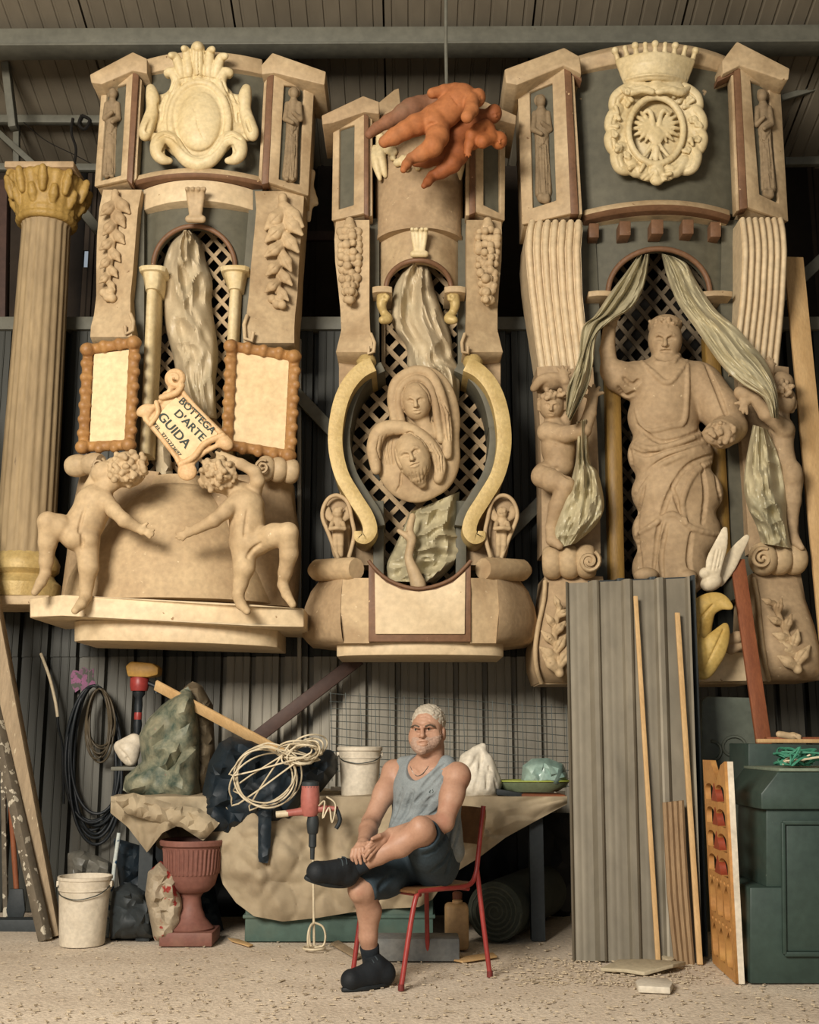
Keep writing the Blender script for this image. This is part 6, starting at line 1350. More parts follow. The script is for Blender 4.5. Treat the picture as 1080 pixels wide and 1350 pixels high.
# cream cable over the clothes
rn = random.Random(9); pts = []
for k in range(15):
    c0, c1, r0, r1 = (398 + rn.uniform(-6, 8), 990 + rn.uniform(-6, 6), rn.uniform(18, 30), rn.uniform(9, 16)) if k % 3 else (352 + rn.uniform(-8, 10), 1026 + rn.uniform(-6, 8), rn.uniform(38, 48), rn.uniform(28, 42))
    tl = rn.uniform(-.5, .2)
    for i in range(16):
        a = 2 * math.pi * i / 16 + k; ca, sa = math.cos(a) * r0, math.sin(a) * r1
        pts.append(tuple(P(c0 + ca * math.cos(tl) - sa * math.sin(tl), c1 + ca * math.sin(tl) + sa * math.cos(tl), 6.70 + .05 * math.sin(a * 2 + k) + .01 * k * .3)))
M().tube(spline(pts, 3), .005, 6).build('cream_cable', m_cable, smooth=60, label='tangled loops of cream cable thrown over the dark clothes', cat='cable')

# ================================================================ mixing drill standing on its paddle
q = G(414, 1254); xm, ym = q.x, q.y; zz = lambda py: P(414, py, ym).z
t = thing('mixing_drill', (xm, ym, 0), 'red mixing drill standing upright on its wire paddle before the dust sheet', 'drill')
zx = lambda px: (px - 414) * PS(1070, ym)
M().lathe([(.038, zz(1076)), (.052, zz(1070)), (.054, zz(1050)), (.05, zz(1040)), (.05, zz(1036))], (xm + zx(406), ym, 0), 20).build('motor', m_pink, t, smooth=40); M().lathe([(.05, zz(1038)), (.048, zz(1031)), (.02, zz(1029))], (xm + zx(406), ym, 0), 18).build('motor_cap', m_dk, t, smooth=40)
M().tube([(xm + zx(366), ym - .02, zz(1073)), (xm + zx(384), ym - .02, zz(1071)), (xm + zx(402), ym, zz(1069)), (xm + zx(420), ym, zz(1066)), (xm + zx(443), ym - .02, zz(1066))], [.016, .02, .026, .022, .012], 10).build('grip_bar', m_pink, t, smooth=60); M().tube([(xm + zx(362), ym - .02, zz(1073.5)), (xm + zx(378), ym - .02, zz(1072))], .019, 10).build('grip', m_cable, t, smooth=60)
M().tube(spline([(xm + zx(440), ym - .02, zz(1064)), (xm + zx(446), ym - .02, zz(1080)), (xm + zx(441), ym - .02, zz(1092))], 4), .012, 8).build('trigger_grip', m_dk, t, smooth=60)
M().lathe([(.012, zz(1133)), (.014, zz(1118)), (.022, zz(1116)), (.022, zz(1100)), (.03, zz(1098)), (.036, zz(1085)), (.03, zz(1076))], (xm + zx(410), ym, 0), 18).build('chuck', m_dk, t, smooth=40)
M().tube([(xm + zx(411), ym, zz(1133)), (xm, ym, .03)], .007, 8).build('shaft', m_cable, t, smooth=60)
for k in range(3):
    a = 2.1 * k; M().tube([(xm + r_ * math.cos(a), ym + r_ * math.sin(a), z) for r_, z in spline([(.0, .15), (.045, .13), (.062, .08), (.05, .03), (.0, .02)], 5)], .006, 6).build('paddle_wire', m_cable, t, smooth=60)
M().tube([(xm + .06 * math.cos(a), ym + .06 * math.sin(a), .018) for a in np.linspace(0, 6.1, 20)], .006, 6, True).build('paddle_ring', m_cable, t, smooth=60)
M().tube(spline([(xm + zx(418), ym - .03, zz(1062)), (xm + zx(426), ym - .05, zz(1056)), (xm + zx(424), ym - .06, zz(1078)), (xm + zx(432), ym - .05, zz(1064)), (xm + zx(436), ym - .05, zz(1084)), (xm + zx(440), ym - .04, zz(1060)), (xm + zx(428), ym - .03, zz(1050))], 6), .005, 6).build('wound_cord', m_cable, t, smooth=60)

# ================================================================ things on the bench behind the man
wm = thing('wire_mesh', P(590, 1040, 7.75), 'panel of thin wire mesh standing on the bench behind the man', 'wire mesh')
for k in range(12):
    y = 914 + k * 9.4; sk = k * .35
    M().tube([P(434 + sk + t_ * 313, y + 18 * t_ + 1.5 * math.sin(t_ * 9 + k), 7.8) for t_ in np.linspace(0, 1, 9)], .0026, 5).build('mesh_wire', m_wire, wm)
for k in range(17):
    x = 436 + k * 19.4; M().tube([P(x, 912 + 18 * k / 17, 7.796), P(x + 1.5 + .5 * math.sin(k), 965 + 18 * k / 17, 7.796), P(x + 2, 1030 + 8 * k / 17, 7.796)], .0026, 5).build('mesh_wire', m_wire, wm)
M().bar(P(436, 1040, 7.8), P(745, 1046, 7.8), .03, .03).build('foot_batten', m_wood3, wm)
b = Blob.px(592, 976, 672, 1062, 6.85, 7.4, .007); Yb = 7.12
b.epx(630, 1034, Yb, 32, 22, 30, k=.03); b.chain([(616, 1030, Yb, 18), (622, 1008, Yb, 16), (632, 992, Yb, 9), (637, 985, Yb, 4)], .04); b.chain([(645, 1030, Yb, 14), (640, 1005, Yb, 12)], .03)
for l in ([(634, 990), (622, 1010), (606, 1030)], [(636, 992), (632, 1020), (626, 1046)], [(640, 1002), (650, 1024), (656, 1042)], [(612, 1020), (604, 1040)], [(644, 1015), (642, 1040)]): b.line(l, 1.3, k=.012)
b.noise(.006, 30, 3); b.build('white_sack', mat('white_woven_sack', '#c2b9a6', '#d8d0be', 5, .55, .08), label='plump white sack with a pointed corner on the bench beside the man', cat='sack')
film('teal_bag', [(688, 1030), (690, 1010), (702, 1001), (722, 1000), (742, 1008), (748, 1022), (747, 1038), (700, 1040)], 7.2, .14, .1, mat('pale_teal_film', '#6f8f86', '#9db2a4', 6, .3, .05, spec=.6), sc=11, seed=31, rim=14, label='pale teal plastic bag in the shallow green basin', cat='bag')
q = P(703, 1038, 7.1); t = thing('shallow_basin', (q.x, q.y, ZTB + .03), 'shallow green plastic basin with a lime rim on the bench', 'basin')
M().lathe([(.16, ZTB + .035), (.2, ZTB + .06), (.235, ZTB + .095), (.228, ZTB + .095), (.19, ZTB + .06), (.001, ZTB + .045)], (q.x, q.y + .1, 0), 36, sy=.6).build('bowl', mat('sage_plastic', '#6e7a5c', '#8a9474', 4, .5, .05), t, smooth=40)
M().lathe([(.232, ZTB + .092), (.246, ZTB + .096), (.246, ZTB + .104), (.232, ZTB + .102)], (q.x, q.y + .1, 0), 36, sy=.6).build('rim', mat('lime_plastic', '#8f9a3e', '#a7b053', 4, .5, 0), t, smooth=40)
M().prism([(688, 1047), (746, 1048), (746, 1055), (689, 1055)], 6.98, .3).build('scrap_board', m_redw, bevel=.004, label='small reddish board lying under the green basin', cat='board')
M().prism([(655, 1040), (690, 1046), (690, 1052), (655, 1048)], 7.0, .2).build('scrap_board', m_dk, bevel=.004, label='small dark offcut between the white sack and the basin', cat='board')

# ================================================================ leaning metal sheets, sticks, shards
def lean_sheet(c4, ribs, m, lab, th=.012):
    TL, TR, BR, BL = c4; n = 60; vs = []
    nrm = (TR - TL).cross(BL - TL).normalized(); nrm = nrm if nrm.y < 0 else -nrm
    fr = []
    for i in range(n + 1):
        u = i / n; h = 0
        for (a, w) in ribs:
            if abs(u - a) < w: h = .03
            elif abs(u - a) < w + .018: h = .03 * (1 - (abs(u - a) - w) / .018)
        for a in (.07, .12, .33, .39, .61, .66):
            if abs(u - a) < .008: h += .0015
        fr.append(h)
    us = sorted({i / n for i in range(n + 1)})
    for u, h in zip(us, fr): vs += [TL.lerp(TR, u) + nrm * h, BL.lerp(BR, u) + nrm * h]
    k = len(us); vs += [v - nrm * th * .2 for v in vs]
    fs = [(2 * i, 2 * i + 2, 2 * i + 3, 2 * i + 1) for i in range(k - 1)] + [(2 * k + 2 * i + 1, 2 * k + 2 * i + 3, 2 * k + 2 * i + 2, 2 * k + 2 * i) for i in range(k - 1)]
    fs += [(2 * i, 2 * k + 2 * i, 2 * k + 2 * i + 2, 2 * i + 2) for i in range(k - 1)] + [(2 * i + 1, 2 * i + 3, 2 * k + 2 * i + 3, 2 * k + 2 * i + 1) for i in range(k - 1)] + [(0, 1, 2 * k + 1, 2 * k), (2 * k - 2, 4 * k - 2, 4 * k - 1, 2 * k - 1)]
    return M().add(vs, fs).build('metal_sheet', m, smooth=20, label=lab, cat='metal sheet')
YT_ = 6.95
gl, gr = G(754, 1267), G(925, 1269)
lean_sheet((P(745, 769, YT_), P(908, 762, YT_), gr, gl), [(.0, .012), (.235, .028), (.50, .028), (.765, .028), (1.0, .012)], m_metal, 'ribbed zinc sheet leaning in front with two thin sticks against it')
gl2, gr2 = G(790, 1262), G(936, 1263)
lean_sheet((P(775, 766, YT_ + .06), P(917, 760, YT_ + .06), gr2 + Vector((0, .03, 0)), gl2 + Vector((0, .03, 0))), [(.3, .03), (.6, .03), (.97, .015)], mat('dark_zinc_sheet', '#33383a', '#484c4b', 1.4, .45, .05, metal=.4), 'darker ribbed sheet leaning just behind the zinc sheet, only its edge in view')
plank('thin_stick', P(838, 786, 6.86), G(868, 1270), .026, .016, m_wood, 'thin pine stick leaning on the middle of the zinc sheet', 'stick')
plank('thin_stick', P(893, 808, 6.84), G(923, 1272), .03, .018, m_wood, 'thin pine stick leaning near the edge of the zinc sheet above the brown strip', 'stick')
cs = thing('veneer_strip', G(903, 1277), 'bowed brown ribbed board strip leaning against the zinc sheet', 'strip'); m_ven = mat('brown_board', '#7a6247', '#937a5a', 3, .7, .1, stretch=(5, 5, .5))
vsL = [(874, 1058), (877, 1120), (880, 1180), (885, 1230), (890, 1275)]; vsR = [(902, 1055), (905, 1120), (909, 1180), (913, 1230), (917, 1278)]
YY = [6.5, 6.43, 6.38, 6.36, 6.34]; m_ = M(); vs = []
for (a, c, Yq) in zip(vsL, vsR, YY):
    for i in range(9): u = i / 8; p_ = P(a[0] + (c[0] - a[0]) * u, a[1] + (c[1] - a[1]) * u, Yq); p_.y += -.012 * (i % 2); vs.append(p_)
vs += [Vector(v) + Vector((0, .015, 0)) for v in vs]; k = 45
fs = [(r_ * 9 + i, r_ * 9 + i + 1, (r_ + 1) * 9 + i + 1, (r_ + 1) * 9 + i) for r_ in range(4) for i in range(8)]; fs += [tuple(k + q for q in reversed(f)) for f in fs]; fs += [(i + 1, i, k + i, k + i + 1) for i in range(8)] + [(36 + i, 37 + i, k + 37 + i, k + 36 + i) for i in range(8)] + [(r_ * 9, (r_ + 1) * 9, k + (r_ + 1) * 9, k + r_ * 9) for r_ in range(4)] + [((r_ + 1) * 9 + 8, r_ * 9 + 8, k + r_ * 9 + 8, k + (r_ + 1) * 9 + 8) for r_ in range(4)]
m_.add(vs, fs).build('strip_board', m_ven, cs, smooth=25)
def slab(name, pts, z, h, m, lab, cat='shard', tilt=0):
    q = [G(x, y, .001) for x, y in pts]
    for i, p_ in enumerate(q): p_.z = .002 + tilt * (i % 3) * .012
    return M().extr(q, (0, 0, h)).build(name, m, bevel=.004, label=lab, cat=cat)
m_sh = mat('off_white_offcut', '#a69a80', '#c1b598', 5, .7, .1)
slab('plaster_shard', [(792, 1281), (815, 1273), (850, 1276), (872, 1272), (905, 1276), (888, 1283), (850, 1287), (825, 1286)], 0, .018, m_sh, 'long flat broken offcut lying at the foot of the zinc sheet', 'shard', 1)
slab('plaster_shard', [(838, 1302), (848, 1297), (880, 1298), (888, 1304), (884, 1311), (842, 1309)], 0, .03, mat('white_offcut', '#c0b6a2', '#d3cab8', 5, .7, .1), 'small white broken block on the open floor before the zinc sheet')
slab('plaster_shard', [(872, 1268), (882, 1264), (890, 1272), (884, 1276)], 0, .03, m_sh, 'small pale wedge between the sticks at the foot of the zinc sheet')
slab('wood_offcut', [(590, 1266), (650, 1258), (656, 1263), (610, 1270)], 0, .01, m_wood, 'thin pale offcut on the floor behind the chair legs', 'offcut')
slab('wood_offcut', [(436, 1246), (446, 1242), (478, 1262), (470, 1266)], 0, .012, m_wood2, 'brown offcut on the floor beside the mixing paddle', 'offcut')
slab('wood_offcut', [(300, 1238), (316, 1240), (334, 1247), (328, 1249), (305, 1242)], 0, .008, m_wood, 'thin pale chip lying before the green box', 'offcut')
plank('red_plank', P(972, 738, 7.22), P(1011, 1008, 6.95), .09, .03, m_redw, 'red brown plank leaning before the scroll foot of the eagle facade')
plank('long_board', P(1046, 340, 7.9), P(1100, 900, 7.35), .14, .03, m_wood, 'wide light brown board standing against the wall beyond the cherub in profile')
plank('long_board', P(1078, 556, 7.7), P(1112, 1000, 7.3), .16, .03, mat('orange_board', '#85623f', '#9f7850', 3, .7, .1, stretch=(5, 5, .5)), 'shorter orange brown board with a slanted top, next to the wide light board')
gp = thing('grey_panel', P(960, 1060, 7.25), 'large dull grey plastic panel with a round embossed ring behind the fretwork', 'panel'); Yg = 7.3
M().prism([(925, 925), (932, 918), (1002, 920), (1012, 930), (1022, 1229), (926, 1229)], Yg, .03).build('panel_sheet', mat('dull_grey_plastic', '#4e554c', '#656a5e', 2, .55, .05), gp, bevel=.01)
M().tube([P(968 + 15 * math.cos(a), 984 + 13 * math.sin(a), Yg - .004) for a in np.linspace(0, 6.1, 26)], .01, 6, True).build('embossed_ring', MATS['dull_grey_plastic'], gp, smooth=60); M().tube([P(938 + 13 * math.cos(a), 990 + 13 * math.sin(a), Yg - .004) for a in np.linspace(-1.6, 1.6, 16)], .01, 6).build('embossed_ring', MATS['dull_grey_plastic'], gp, smooth=60)
M().bar(P(926, 1018, Yg - .01), P(1016, 1020, Yg - .01), .012, .012).build('seam', MATS['dull_grey_plastic'], gp)
# fretwork panel standing edge-on: cut-outs are real holes
A0, A1 = G(943, 1269), G(974, 1297); dv = Vector((A1.x - A0.x, A1.y - A0.y, 0)); Ln = dv.length; dv.normalize()
HT = P(985, 1004, A1.y).z; nv_ = Vector((dv.y, -dv.x, 0)); nv_ = nv_ if nv_.x < 0 else -nv_
def fret(parts, thick, off, m, name, par):
    cu = bpy.data.curves.new(name, 'CURVE'); cu.dimensions = '2D'; cu.fill_mode = 'BOTH'; cu.extrude = thick / 2
    for poly in parts:
        sp_ = cu.splines.new('POLY'); sp_.points.add(len(poly) - 1); sp_.use_cyclic_u = True
        for p_, (x, y) in zip(sp_.points, poly): p_.co = (x, y, 0, 1)
    o = bpy.data.objects.new(name, cu); COL.objects.link(o); me = bpy.data.meshes.new_from_object(o.evaluated_get(bpy.context.evaluated_depsgraph_get())); bpy.data.objects.remove(o)
    for v in me.vertices: v.co = A0 + dv * v.co.x + Vector((0, 0, v.co.y)) - nv_ * (v.co.z - off)
    me.update(); return link_mesh(name, me, m, par)
fp = thing('fretwork_panel', A0.lerp(A1, .5), 'orange and yellow fretwork board with arched cut-outs standing edge-on by the green cabinet', 'panel')
P_ = [[(0, 0), (Ln, 0), (Ln, HT), (Ln * .82, HT - .02), (Ln * .62, HT - .1), (Ln * .42, HT - .02), (Ln * .38, HT), (0, HT)]]
def archhole(x, y, w, h): return [(x, y), (x + w, y), (x + w, y + h * .6)] + [(x + w / 2 + w / 2 * math.cos(a), y + h * .6 + h * .4 * math.sin(a)) for a in np.linspace(.3, 2.84, 7)] + [(x, y + h * .6)]
for r_ in range(4):
    y = HT * (.46 + r_ * .115)
    for c in range(2): P_.append(archhole(Ln * (.07 + .47 * c), y, Ln * .38, HT * .082))
for y in (.05, .26):
    for c in range(3): P_.append([(Ln * (.06 + .31 * c + a), HT * (y + b__)) for a, b__ in ((.03, 0), (.22, 0), (.25, .03), (.25, .11), (.125, .16), (0, .11), (0, .03))])
for y in (.215, .415):
    for c in range(6): P_.append([(Ln * (.06 + .155 * c + a), HT * (y + b__)) for a, b__ in ((.02, .012), (.06, 0), (.10, .012), (.06, .026))])
fret(P_, .028, 0, mat('orange_fret_paint', '#a06c3a', '#bb8d52', 5, .55, .1, dust='#c99f55'), 'fret_board', fp)
Q_ = []
for r_ in range(4):
    y = HT * (.46 + r_ * .115); tri = [(Ln * .36, y), (Ln * .64, y), (Ln * .5, y + HT * .085)]; Q_.append(tri)
fret(Q_, .034, 0, mat('red_fret_paint', '#7c3420', '#94432a', 5, .55, .1), 'fret_wedge', fp)
edg = M().extr([A1 + Vector((0, 0, 0)), A1 + dv * .006, A1 + dv * .006 + Vector((0, 0, HT)), A1 + Vector((0, 0, HT))], nv_ * -.028).build('pale_edge', m_plast, fp)

# ================================================================ green cabinet and the things on it
gq = G(990, 1297); Yc_ = gq.y; X = lambda px, py: P(px, py, Yc_).x; Z = lambda py: P(1040, py, Yc_).z
gc = thing('green_cabinet', (X(1080, 1297), Yc_ + .3, 0), 'dark green painted cabinet with a stepped sloping end and panelled front', 'cabinet')
xr_ = X(1180, 1200)
M().extr([(X(989, 1297), Yc_, 0), (xr_, Yc_, 0), (xr_, Yc_, Z(1170)), (X(989, 1170), Yc_, Z(1170))], (0, .6, 0)).build('lower_body', m_green, gc, bevel=.008)
M().extr([(X(1012, 1170), Yc_ + .02, Z(1170)), (xr_, Yc_ + .02, Z(1170)), (xr_, Yc_ + .02, Z(1066)), (X(1012, 1066), Yc_ + .02, Z(1066))], (0, .5, 0)).build('upper_body', m_green, gc, bevel=.006)
M().extr([(X(1003, 1066), Yc_ - .01, Z(1067)), (xr_, Yc_ - .01, Z(1067)), (xr_, Yc_ - .01, Z(1017)), (X(1025, 1017), Yc_ - .01, Z(1017)), (X(1003, 1050), Yc_ - .01, Z(1046))], (0, .6, 0)).build('sloping_top', m_green, gc, bevel=.008)
M().extr([(X(1026, 1016), Yc_ - .02, Z(1017)), (xr_, Yc_ - .02, Z(1017)), (xr_, Yc_ - .02, Z(1013)), (X(1026, 1013), Yc_ - .02, Z(1013))], (0, .62, 0)).build('worn_edge', mat('worn_green_edge', '#5d6b5c', '#7d8673', 8, .6, .05), gc, bevel=.003)
dr = M().extr([(X(1036, 1254), Yc_ - .012, Z(1254)), (xr_, Yc_ - .012, Z(1254)), (xr_, Yc_ - .012, Z(1088)), (X(1036, 1088), Yc_ - .012, Z(1088))], (0, .03, 0)).build('door', m_green, gc, bevel=.006)
for a, c in (((1033, 1257), (1031, 1084)), ((1031, 1084), (1180, 1084)), ((1033, 1257), (1180, 1257))): M().bar((X(*a), Yc_ - .016, Z(a[1])), (X(*c), Yc_ - .016, Z(c[1])), .018, .022).build('door_moulding', m_green, dr, bevel=.004)
bx_ = M().extr([P(987, 1060, 6.6), P(1090, 1060, 6.6), P(1090, 982, 6.6), P(987, 980, 6.6)], (0, .4, 0)).build('green_crate', m_green, bevel=.006, label='dark green box behind the sloping top of the cabinet', cat='box')
ztop = P(1040, 980, 6.6).z
plank('red_batten', (P(1010, 978, 6.75).x, 6.75, ztop + .02), (P(1110, 984, 6.7).x, 6.72, ztop + .02), .06, .03, m_redw, 'short red brown batten lying on the green box')
plank('pale_batten', (P(998, 978, 6.62).x, 6.62, ztop + .014), (P(1090, 990, 6.64).x, 6.64, ztop + .012), .035, .022, m_wood, 'short pale batten on the front edge of the green box')
b = Blob.px(1015, 945, 1070, 990, 6.55, 6.95, .005); zc = ztop + .045
for a, c, r_ in (((1028, 6.72), (1046, 6.72), .02), ((1046, 6.72), (1054, 6.70), .014)):
    b.cap((P(a[0], 972, a[1]).x, a[1], zc + .005), r_, (P(c[0], 972, c[1]).x, c[1], zc - .008), r_, .01)
for k in range(4): b.cap((P(1046, 972, 6.72).x, 6.70 + .015 * k, zc), .01, (P(1056, 974, 6.7).x, 6.69 + .018 * k, zc - .03), .007, .004)
b.build('carved_hand', m_cream, label='small carved hand lying palm down on the green box', cat='carving')
rn = random.Random(2); pts = []
zs = Z(1013)
for i in range(60): pts.append((X(1042 + 52 * rn.random(), 1010), Yc_ + .05 + .3 * rn.random(), zs + .012 + .09 * rn.random() ** 1.5))
M().tube(spline(pts, 4), .006, 5).build('green_twine', mat('green_twine', '#2f6f58', '#4a8f73', 8, .6, 0), smooth=60, label='tangle of green twine on top of the cabinet', cat='twine')
pts = [(X(1045 + 45 * rn.random(), 1008), Yc_ + .02 + .2 * rn.random(), zs + .01 + .06 * rn.random()) for i in range(16)]
M().tube(spline(pts, 5), .005, 5).build('white_twine', m_cable, smooth=60, label='strand of white twine among the green tangle', cat='twine')

# ================================================================ floor litter
lit = M(); rn = random.Random(5)
for k in range(1700):
    if k < 650: px_, py_ = rn.gauss(800, 90), rn.uniform(1262, 1300)
    else: px_, py_ = rn.uniform(0, 1080), 1240 + 110 * rn.random() ** .8
    q = G(px_, py_); a = rn.uniform(0, 6.28); l, w = rn.uniform(.003, .013), rn.uniform(.0012, .004)
    if k % 60 == 0: l, w = l * 2.2, w * 2.5
    c, s_ = math.cos(a), math.sin(a); h = rn.uniform(.002, .006)
    vs = [(q.x + c * u - s_ * v, q.y + s_ * u + c * v, .0005 + z) for z in (0, h) for u, v in ((-l, -w), (l, -w), (l, w), (-l, w))]
    lit.add(vs, [(4, 5, 6, 7), (0, 1, 5, 4), (1, 2, 6, 5), (2, 3, 7, 6), (3, 0, 4, 7)])
lit.build('wood_shavings', mat('shavings', '#a0907a', '#c0b196', 30, .8, 0), kind='stuff', label='scattered wood shavings and chips over the dusty floor', cat='shavings', base=(0, 6, 0))

# ================================================================ red school chair
FA, FB, RC, RD = G(529, 1306), G(465, 1289), G(646, 1288), G(564, 1267)
O = (FA + FB + RC + RD) / 4; fv = ((FA + FB) - (RC + RD)); fv.z = 0; fv.normalize(); rv = Vector((fv.y, -fv.x, 0))
if rv.dot(FB - FA) < 0: rv = -rv                       # towards the sitter's right hand
LC = lambda f, r, z: O + fv * f + rv * r + Vector((0, 0, z))
ch = thing('school_chair', O, 'red tubular school chair with a wooden back, the seated man on it', 'chair')
SH = .445; hw = .185
for s in (-1, 1):
    ft = FA if s == -1 else FB; rt = RC if s == -1 else RD
    rail_f, rail_b = LC(.19, s * hw, SH - .02), LC(-.19, s * hw, SH - .02)
    pts = spline([tuple(ft + Vector((0, 0, .012))), tuple(ft.lerp(rail_f, .85)), tuple(rail_f + fv * -.035 + Vector((0, 0, .003))), tuple(LC(.05, s * hw, SH - .015)), tuple(rail_b + fv * .05), tuple(LC(-.225, s * hw, SH + .03)), tuple(LC(-.245, s * hw, SH + .12)), tuple(LC(-.285, s * hw, .80))], 6)
    M().tube([ft + Vector((0, 0, .012))] + [p for p in pts if Vector(p).z < SH - .022 and (Vector(p) - ft).length < .46] + [rail_f - fv * .012], .0125, 10).build('leg', m_red, ch, smooth=60)
    M().tube([rail_f - fv * .012] + [tuple(q) for q in spline([tuple(rail_f - fv * .03 + Vector((0, 0, .006))), tuple(LC(.05, s * hw, SH - .014)), tuple(LC(-.16, s * hw, SH - .014)), tuple(LC(-.222, s * hw, SH + .035)), tuple(LC(-.245, s * hw, SH + .14)), tuple(LC(-.285, s * hw, .81))], 6)], .0125, 10).build('side_rail', m_red, ch, smooth=60)
    M().tube([rt + Vector((0, 0, .012)), rt.lerp(LC(-.23, s * hw, SH + .06), .5), LC(-.232, s * hw, SH + .06)], .0125, 10).build('leg', m_red, ch, smooth=60)
    for q in (ft, rt): M().tube([q + Vector((0, 0, .0)), q + Vector((0, 0, .028))], .0155, 10).build('foot_cap', mat('worn_red_foot', '#5e2420', '#6f2e28', 9, .6, .05), ch, smooth=40)
M().tube([LC(.16, -hw, SH - .03), LC(.16, hw, SH - .03)], .011, 8).build('cross_rail', m_red, ch, smooth=60); M().tube([LC(-.17, -hw, SH - .03), LC(-.17, hw, SH - .03)], .011, 8).build('cross_rail', m_red, ch, smooth=60)
m_ply = mat('brown_plywood', '#5e4128', '#7d5a39', 3, .5, .06, stretch=(1, 4, 4))
vs = []; n = 14
for i in range(n + 1):
    for j in range(n + 1):
        f, r = -.2 + .4 * i / n, -.19 + .38 * j / n; vs.append(LC(f, r, SH - .012 * math.sin(math.pi * i / n) * math.sin(math.pi * j / n) - .03 * max(0, (f - .15) / .05) ** 2 * .4))
m1 = n + 1; fs = [(i * m1 + j, i * m1 + j + 1, (i + 1) * m1 + j + 1, (i + 1) * m1 + j) for i in range(n) for j in range(n)]
def solid(vs, fs, th, name, m, par):
    me = bpy.data.meshes.new(name); me.from_pydata(vs, [], fs); bm = bmesh.new(); bm.from_mesh(me); bmesh.ops.recalc_face_normals(bm, faces=bm.faces); bmesh.ops.solidify(bm, geom=bm.faces[:], thickness=th); bm.to_mesh(me); bm.free(); me.shade_smooth(); me.set_sharp_from_angle(angle=R(40)); return link_mesh(name, me, m, par)
solid(vs, fs, .012, 'seat', m_ply, ch)
vs = []
for i in range(n + 1):
    for j in range(n + 1):
        z, r = .62 + .18 * i / n, -.2 + .4 * j / n; k = 1 - .08 * abs(2 * i / n - 1) ** 4; vs.append(LC(-.25 - .05 * (z - .6) / .2 - .035 * (1 - (r / .2) ** 2), r * k, z))
solid(vs, fs, .012, 'backrest', m_ply, ch)

# ================================================================ the seated man
m_skin = mat('tanned_skin', '#96705a', '#ab8770', 9, .5, .06, dust='#94634f', grain=.06, spec=.35)
m_hair = mat('grey_white_hair', '#8c8271', '#b8ae9c', 40, .8, .3)
m_tank = mat('heather_grey_jersey', '#6d7475', '#838989', 14, .9, .15, grain=.1)
m_short = mat('slate_blue_cotton', '#28343c', '#35434b', 8, .85, .15)
m_shoe = mat('black_suede', '#0d1114', '#171c20', 12, .7, .15)
rt_, ft_, up_ = Vector((-.76, .65, 0)), Vector((-.65, -.76, 0)), Vector((0, 0, 1))
RT = Matrix((rt_, ft_, up_)).transposed()
yh = 5.92
def man_field(res, grow=0.0):
    return Blob.px(398, 922, 652, 1330, 5.30, 6.42, res)
HIPL, HIPR = Vector((.13, 5.93, .53)), Vector((.00, 6.08, .53))
KNL, KNR = P(556, 1094, 5.56), P(477, 1172, 5.68)
ANL, ANR = P(468, 1144, 5.60), P(489, 1262, 5.80)
b = man_field(.0044)
TORSO = [((.085, 5.965, .885), (.170, .112, .15)), ((.085, 5.975, .80), (.160, .114, .15)), ((.08, 5.965, .69), (.157, .125, .13)), ((.07, 6.0, .56), (.172, .14, .11))]
for c, r_ in TORSO: b.ell(c, r_, RT, .05)
SL, SR = P(603, 1023, 5.84), P(520, 1018, 6.05)
b.cap(SR, .058, SL, .062, .05); b.ell((.08, 5.95, .985), (.13, .075, .05), RT, .05)
# arms
EL, WL_ = P(586, 1084, 5.70), P(516, 1100, 5.60); ER, WR = P(489, 1084, 5.90), P(479, 1113, 5.62)
b.cap(SL, .062, SL.lerp(EL, .45), .056, .03); b.cap(SL.lerp(EL, .4), .057, EL, .045, .03); b.cap(EL, .045, EL.lerp(WL_, .35), .046, .02); b.cap(EL.lerp(WL_, .35), .046, WL_, .029, .02)
b.cap(SR, .058, SR.lerp(ER, .45), .052, .03); b.cap(SR.lerp(ER, .4), .053, ER, .043, .03); b.cap(ER, .043, ER.lerp(WR, .35), .044, .02); b.cap(ER.lerp(WR, .35), .044, WR, .029, .02)
# legs
b.cap(HIPL, .095, HIPL.lerp(KNL, .55), .082, .04); b.cap(HIPL.lerp(KNL, .5), .083, KNL, .058, .03)
CL = KNL.lerp(ANL, .32) + Vector((.0, .01, -.012)); b.cap(KNL, .056, CL, .056, .03); b.cap(CL, .056, KNL.lerp(ANL, .65), .045, .02); b.cap(KNL.lerp(ANL, .65), .045, ANL, .036, .02)
b.cap(HIPR, .095, HIPR.lerp(KNR, .55), .082, .04); b.cap(HIPR.lerp(KNR, .5), .083, KNR, .06, .03)
CR = KNR.lerp(ANR, .34) + Vector((.02, .03, 0)); b.cap(KNR, .057, CR, .056, .03); b.cap(CR, .056, KNR.lerp(ANR, .7), .042, .02); b.cap(KNR.lerp(ANR, .7), .042, ANR, .036, .02)
b.ell(KNR + Vector((-.02, -.03, 0)), (.04, .04, .05), None, .02); b.ell(KNL + Vector((-.01, -.025, .015)), (.04, .035, .045), None, .02)
# feet inside the shoes
TOER = G(460, 1306); TOER.z = .045; HER = G(507, 1300); HER.z = .05
b.cap(ANR, .036, HER, .034, .02); b.cap(HER, .034, TOER, .03, .02)
TOEL = P(414, 1152, 5.50); HEL = P(456, 1158, 5.60); b.cap(ANL, .036, HEL, .034, .02); b.cap(HEL, .034, TOEL, .028, .02)
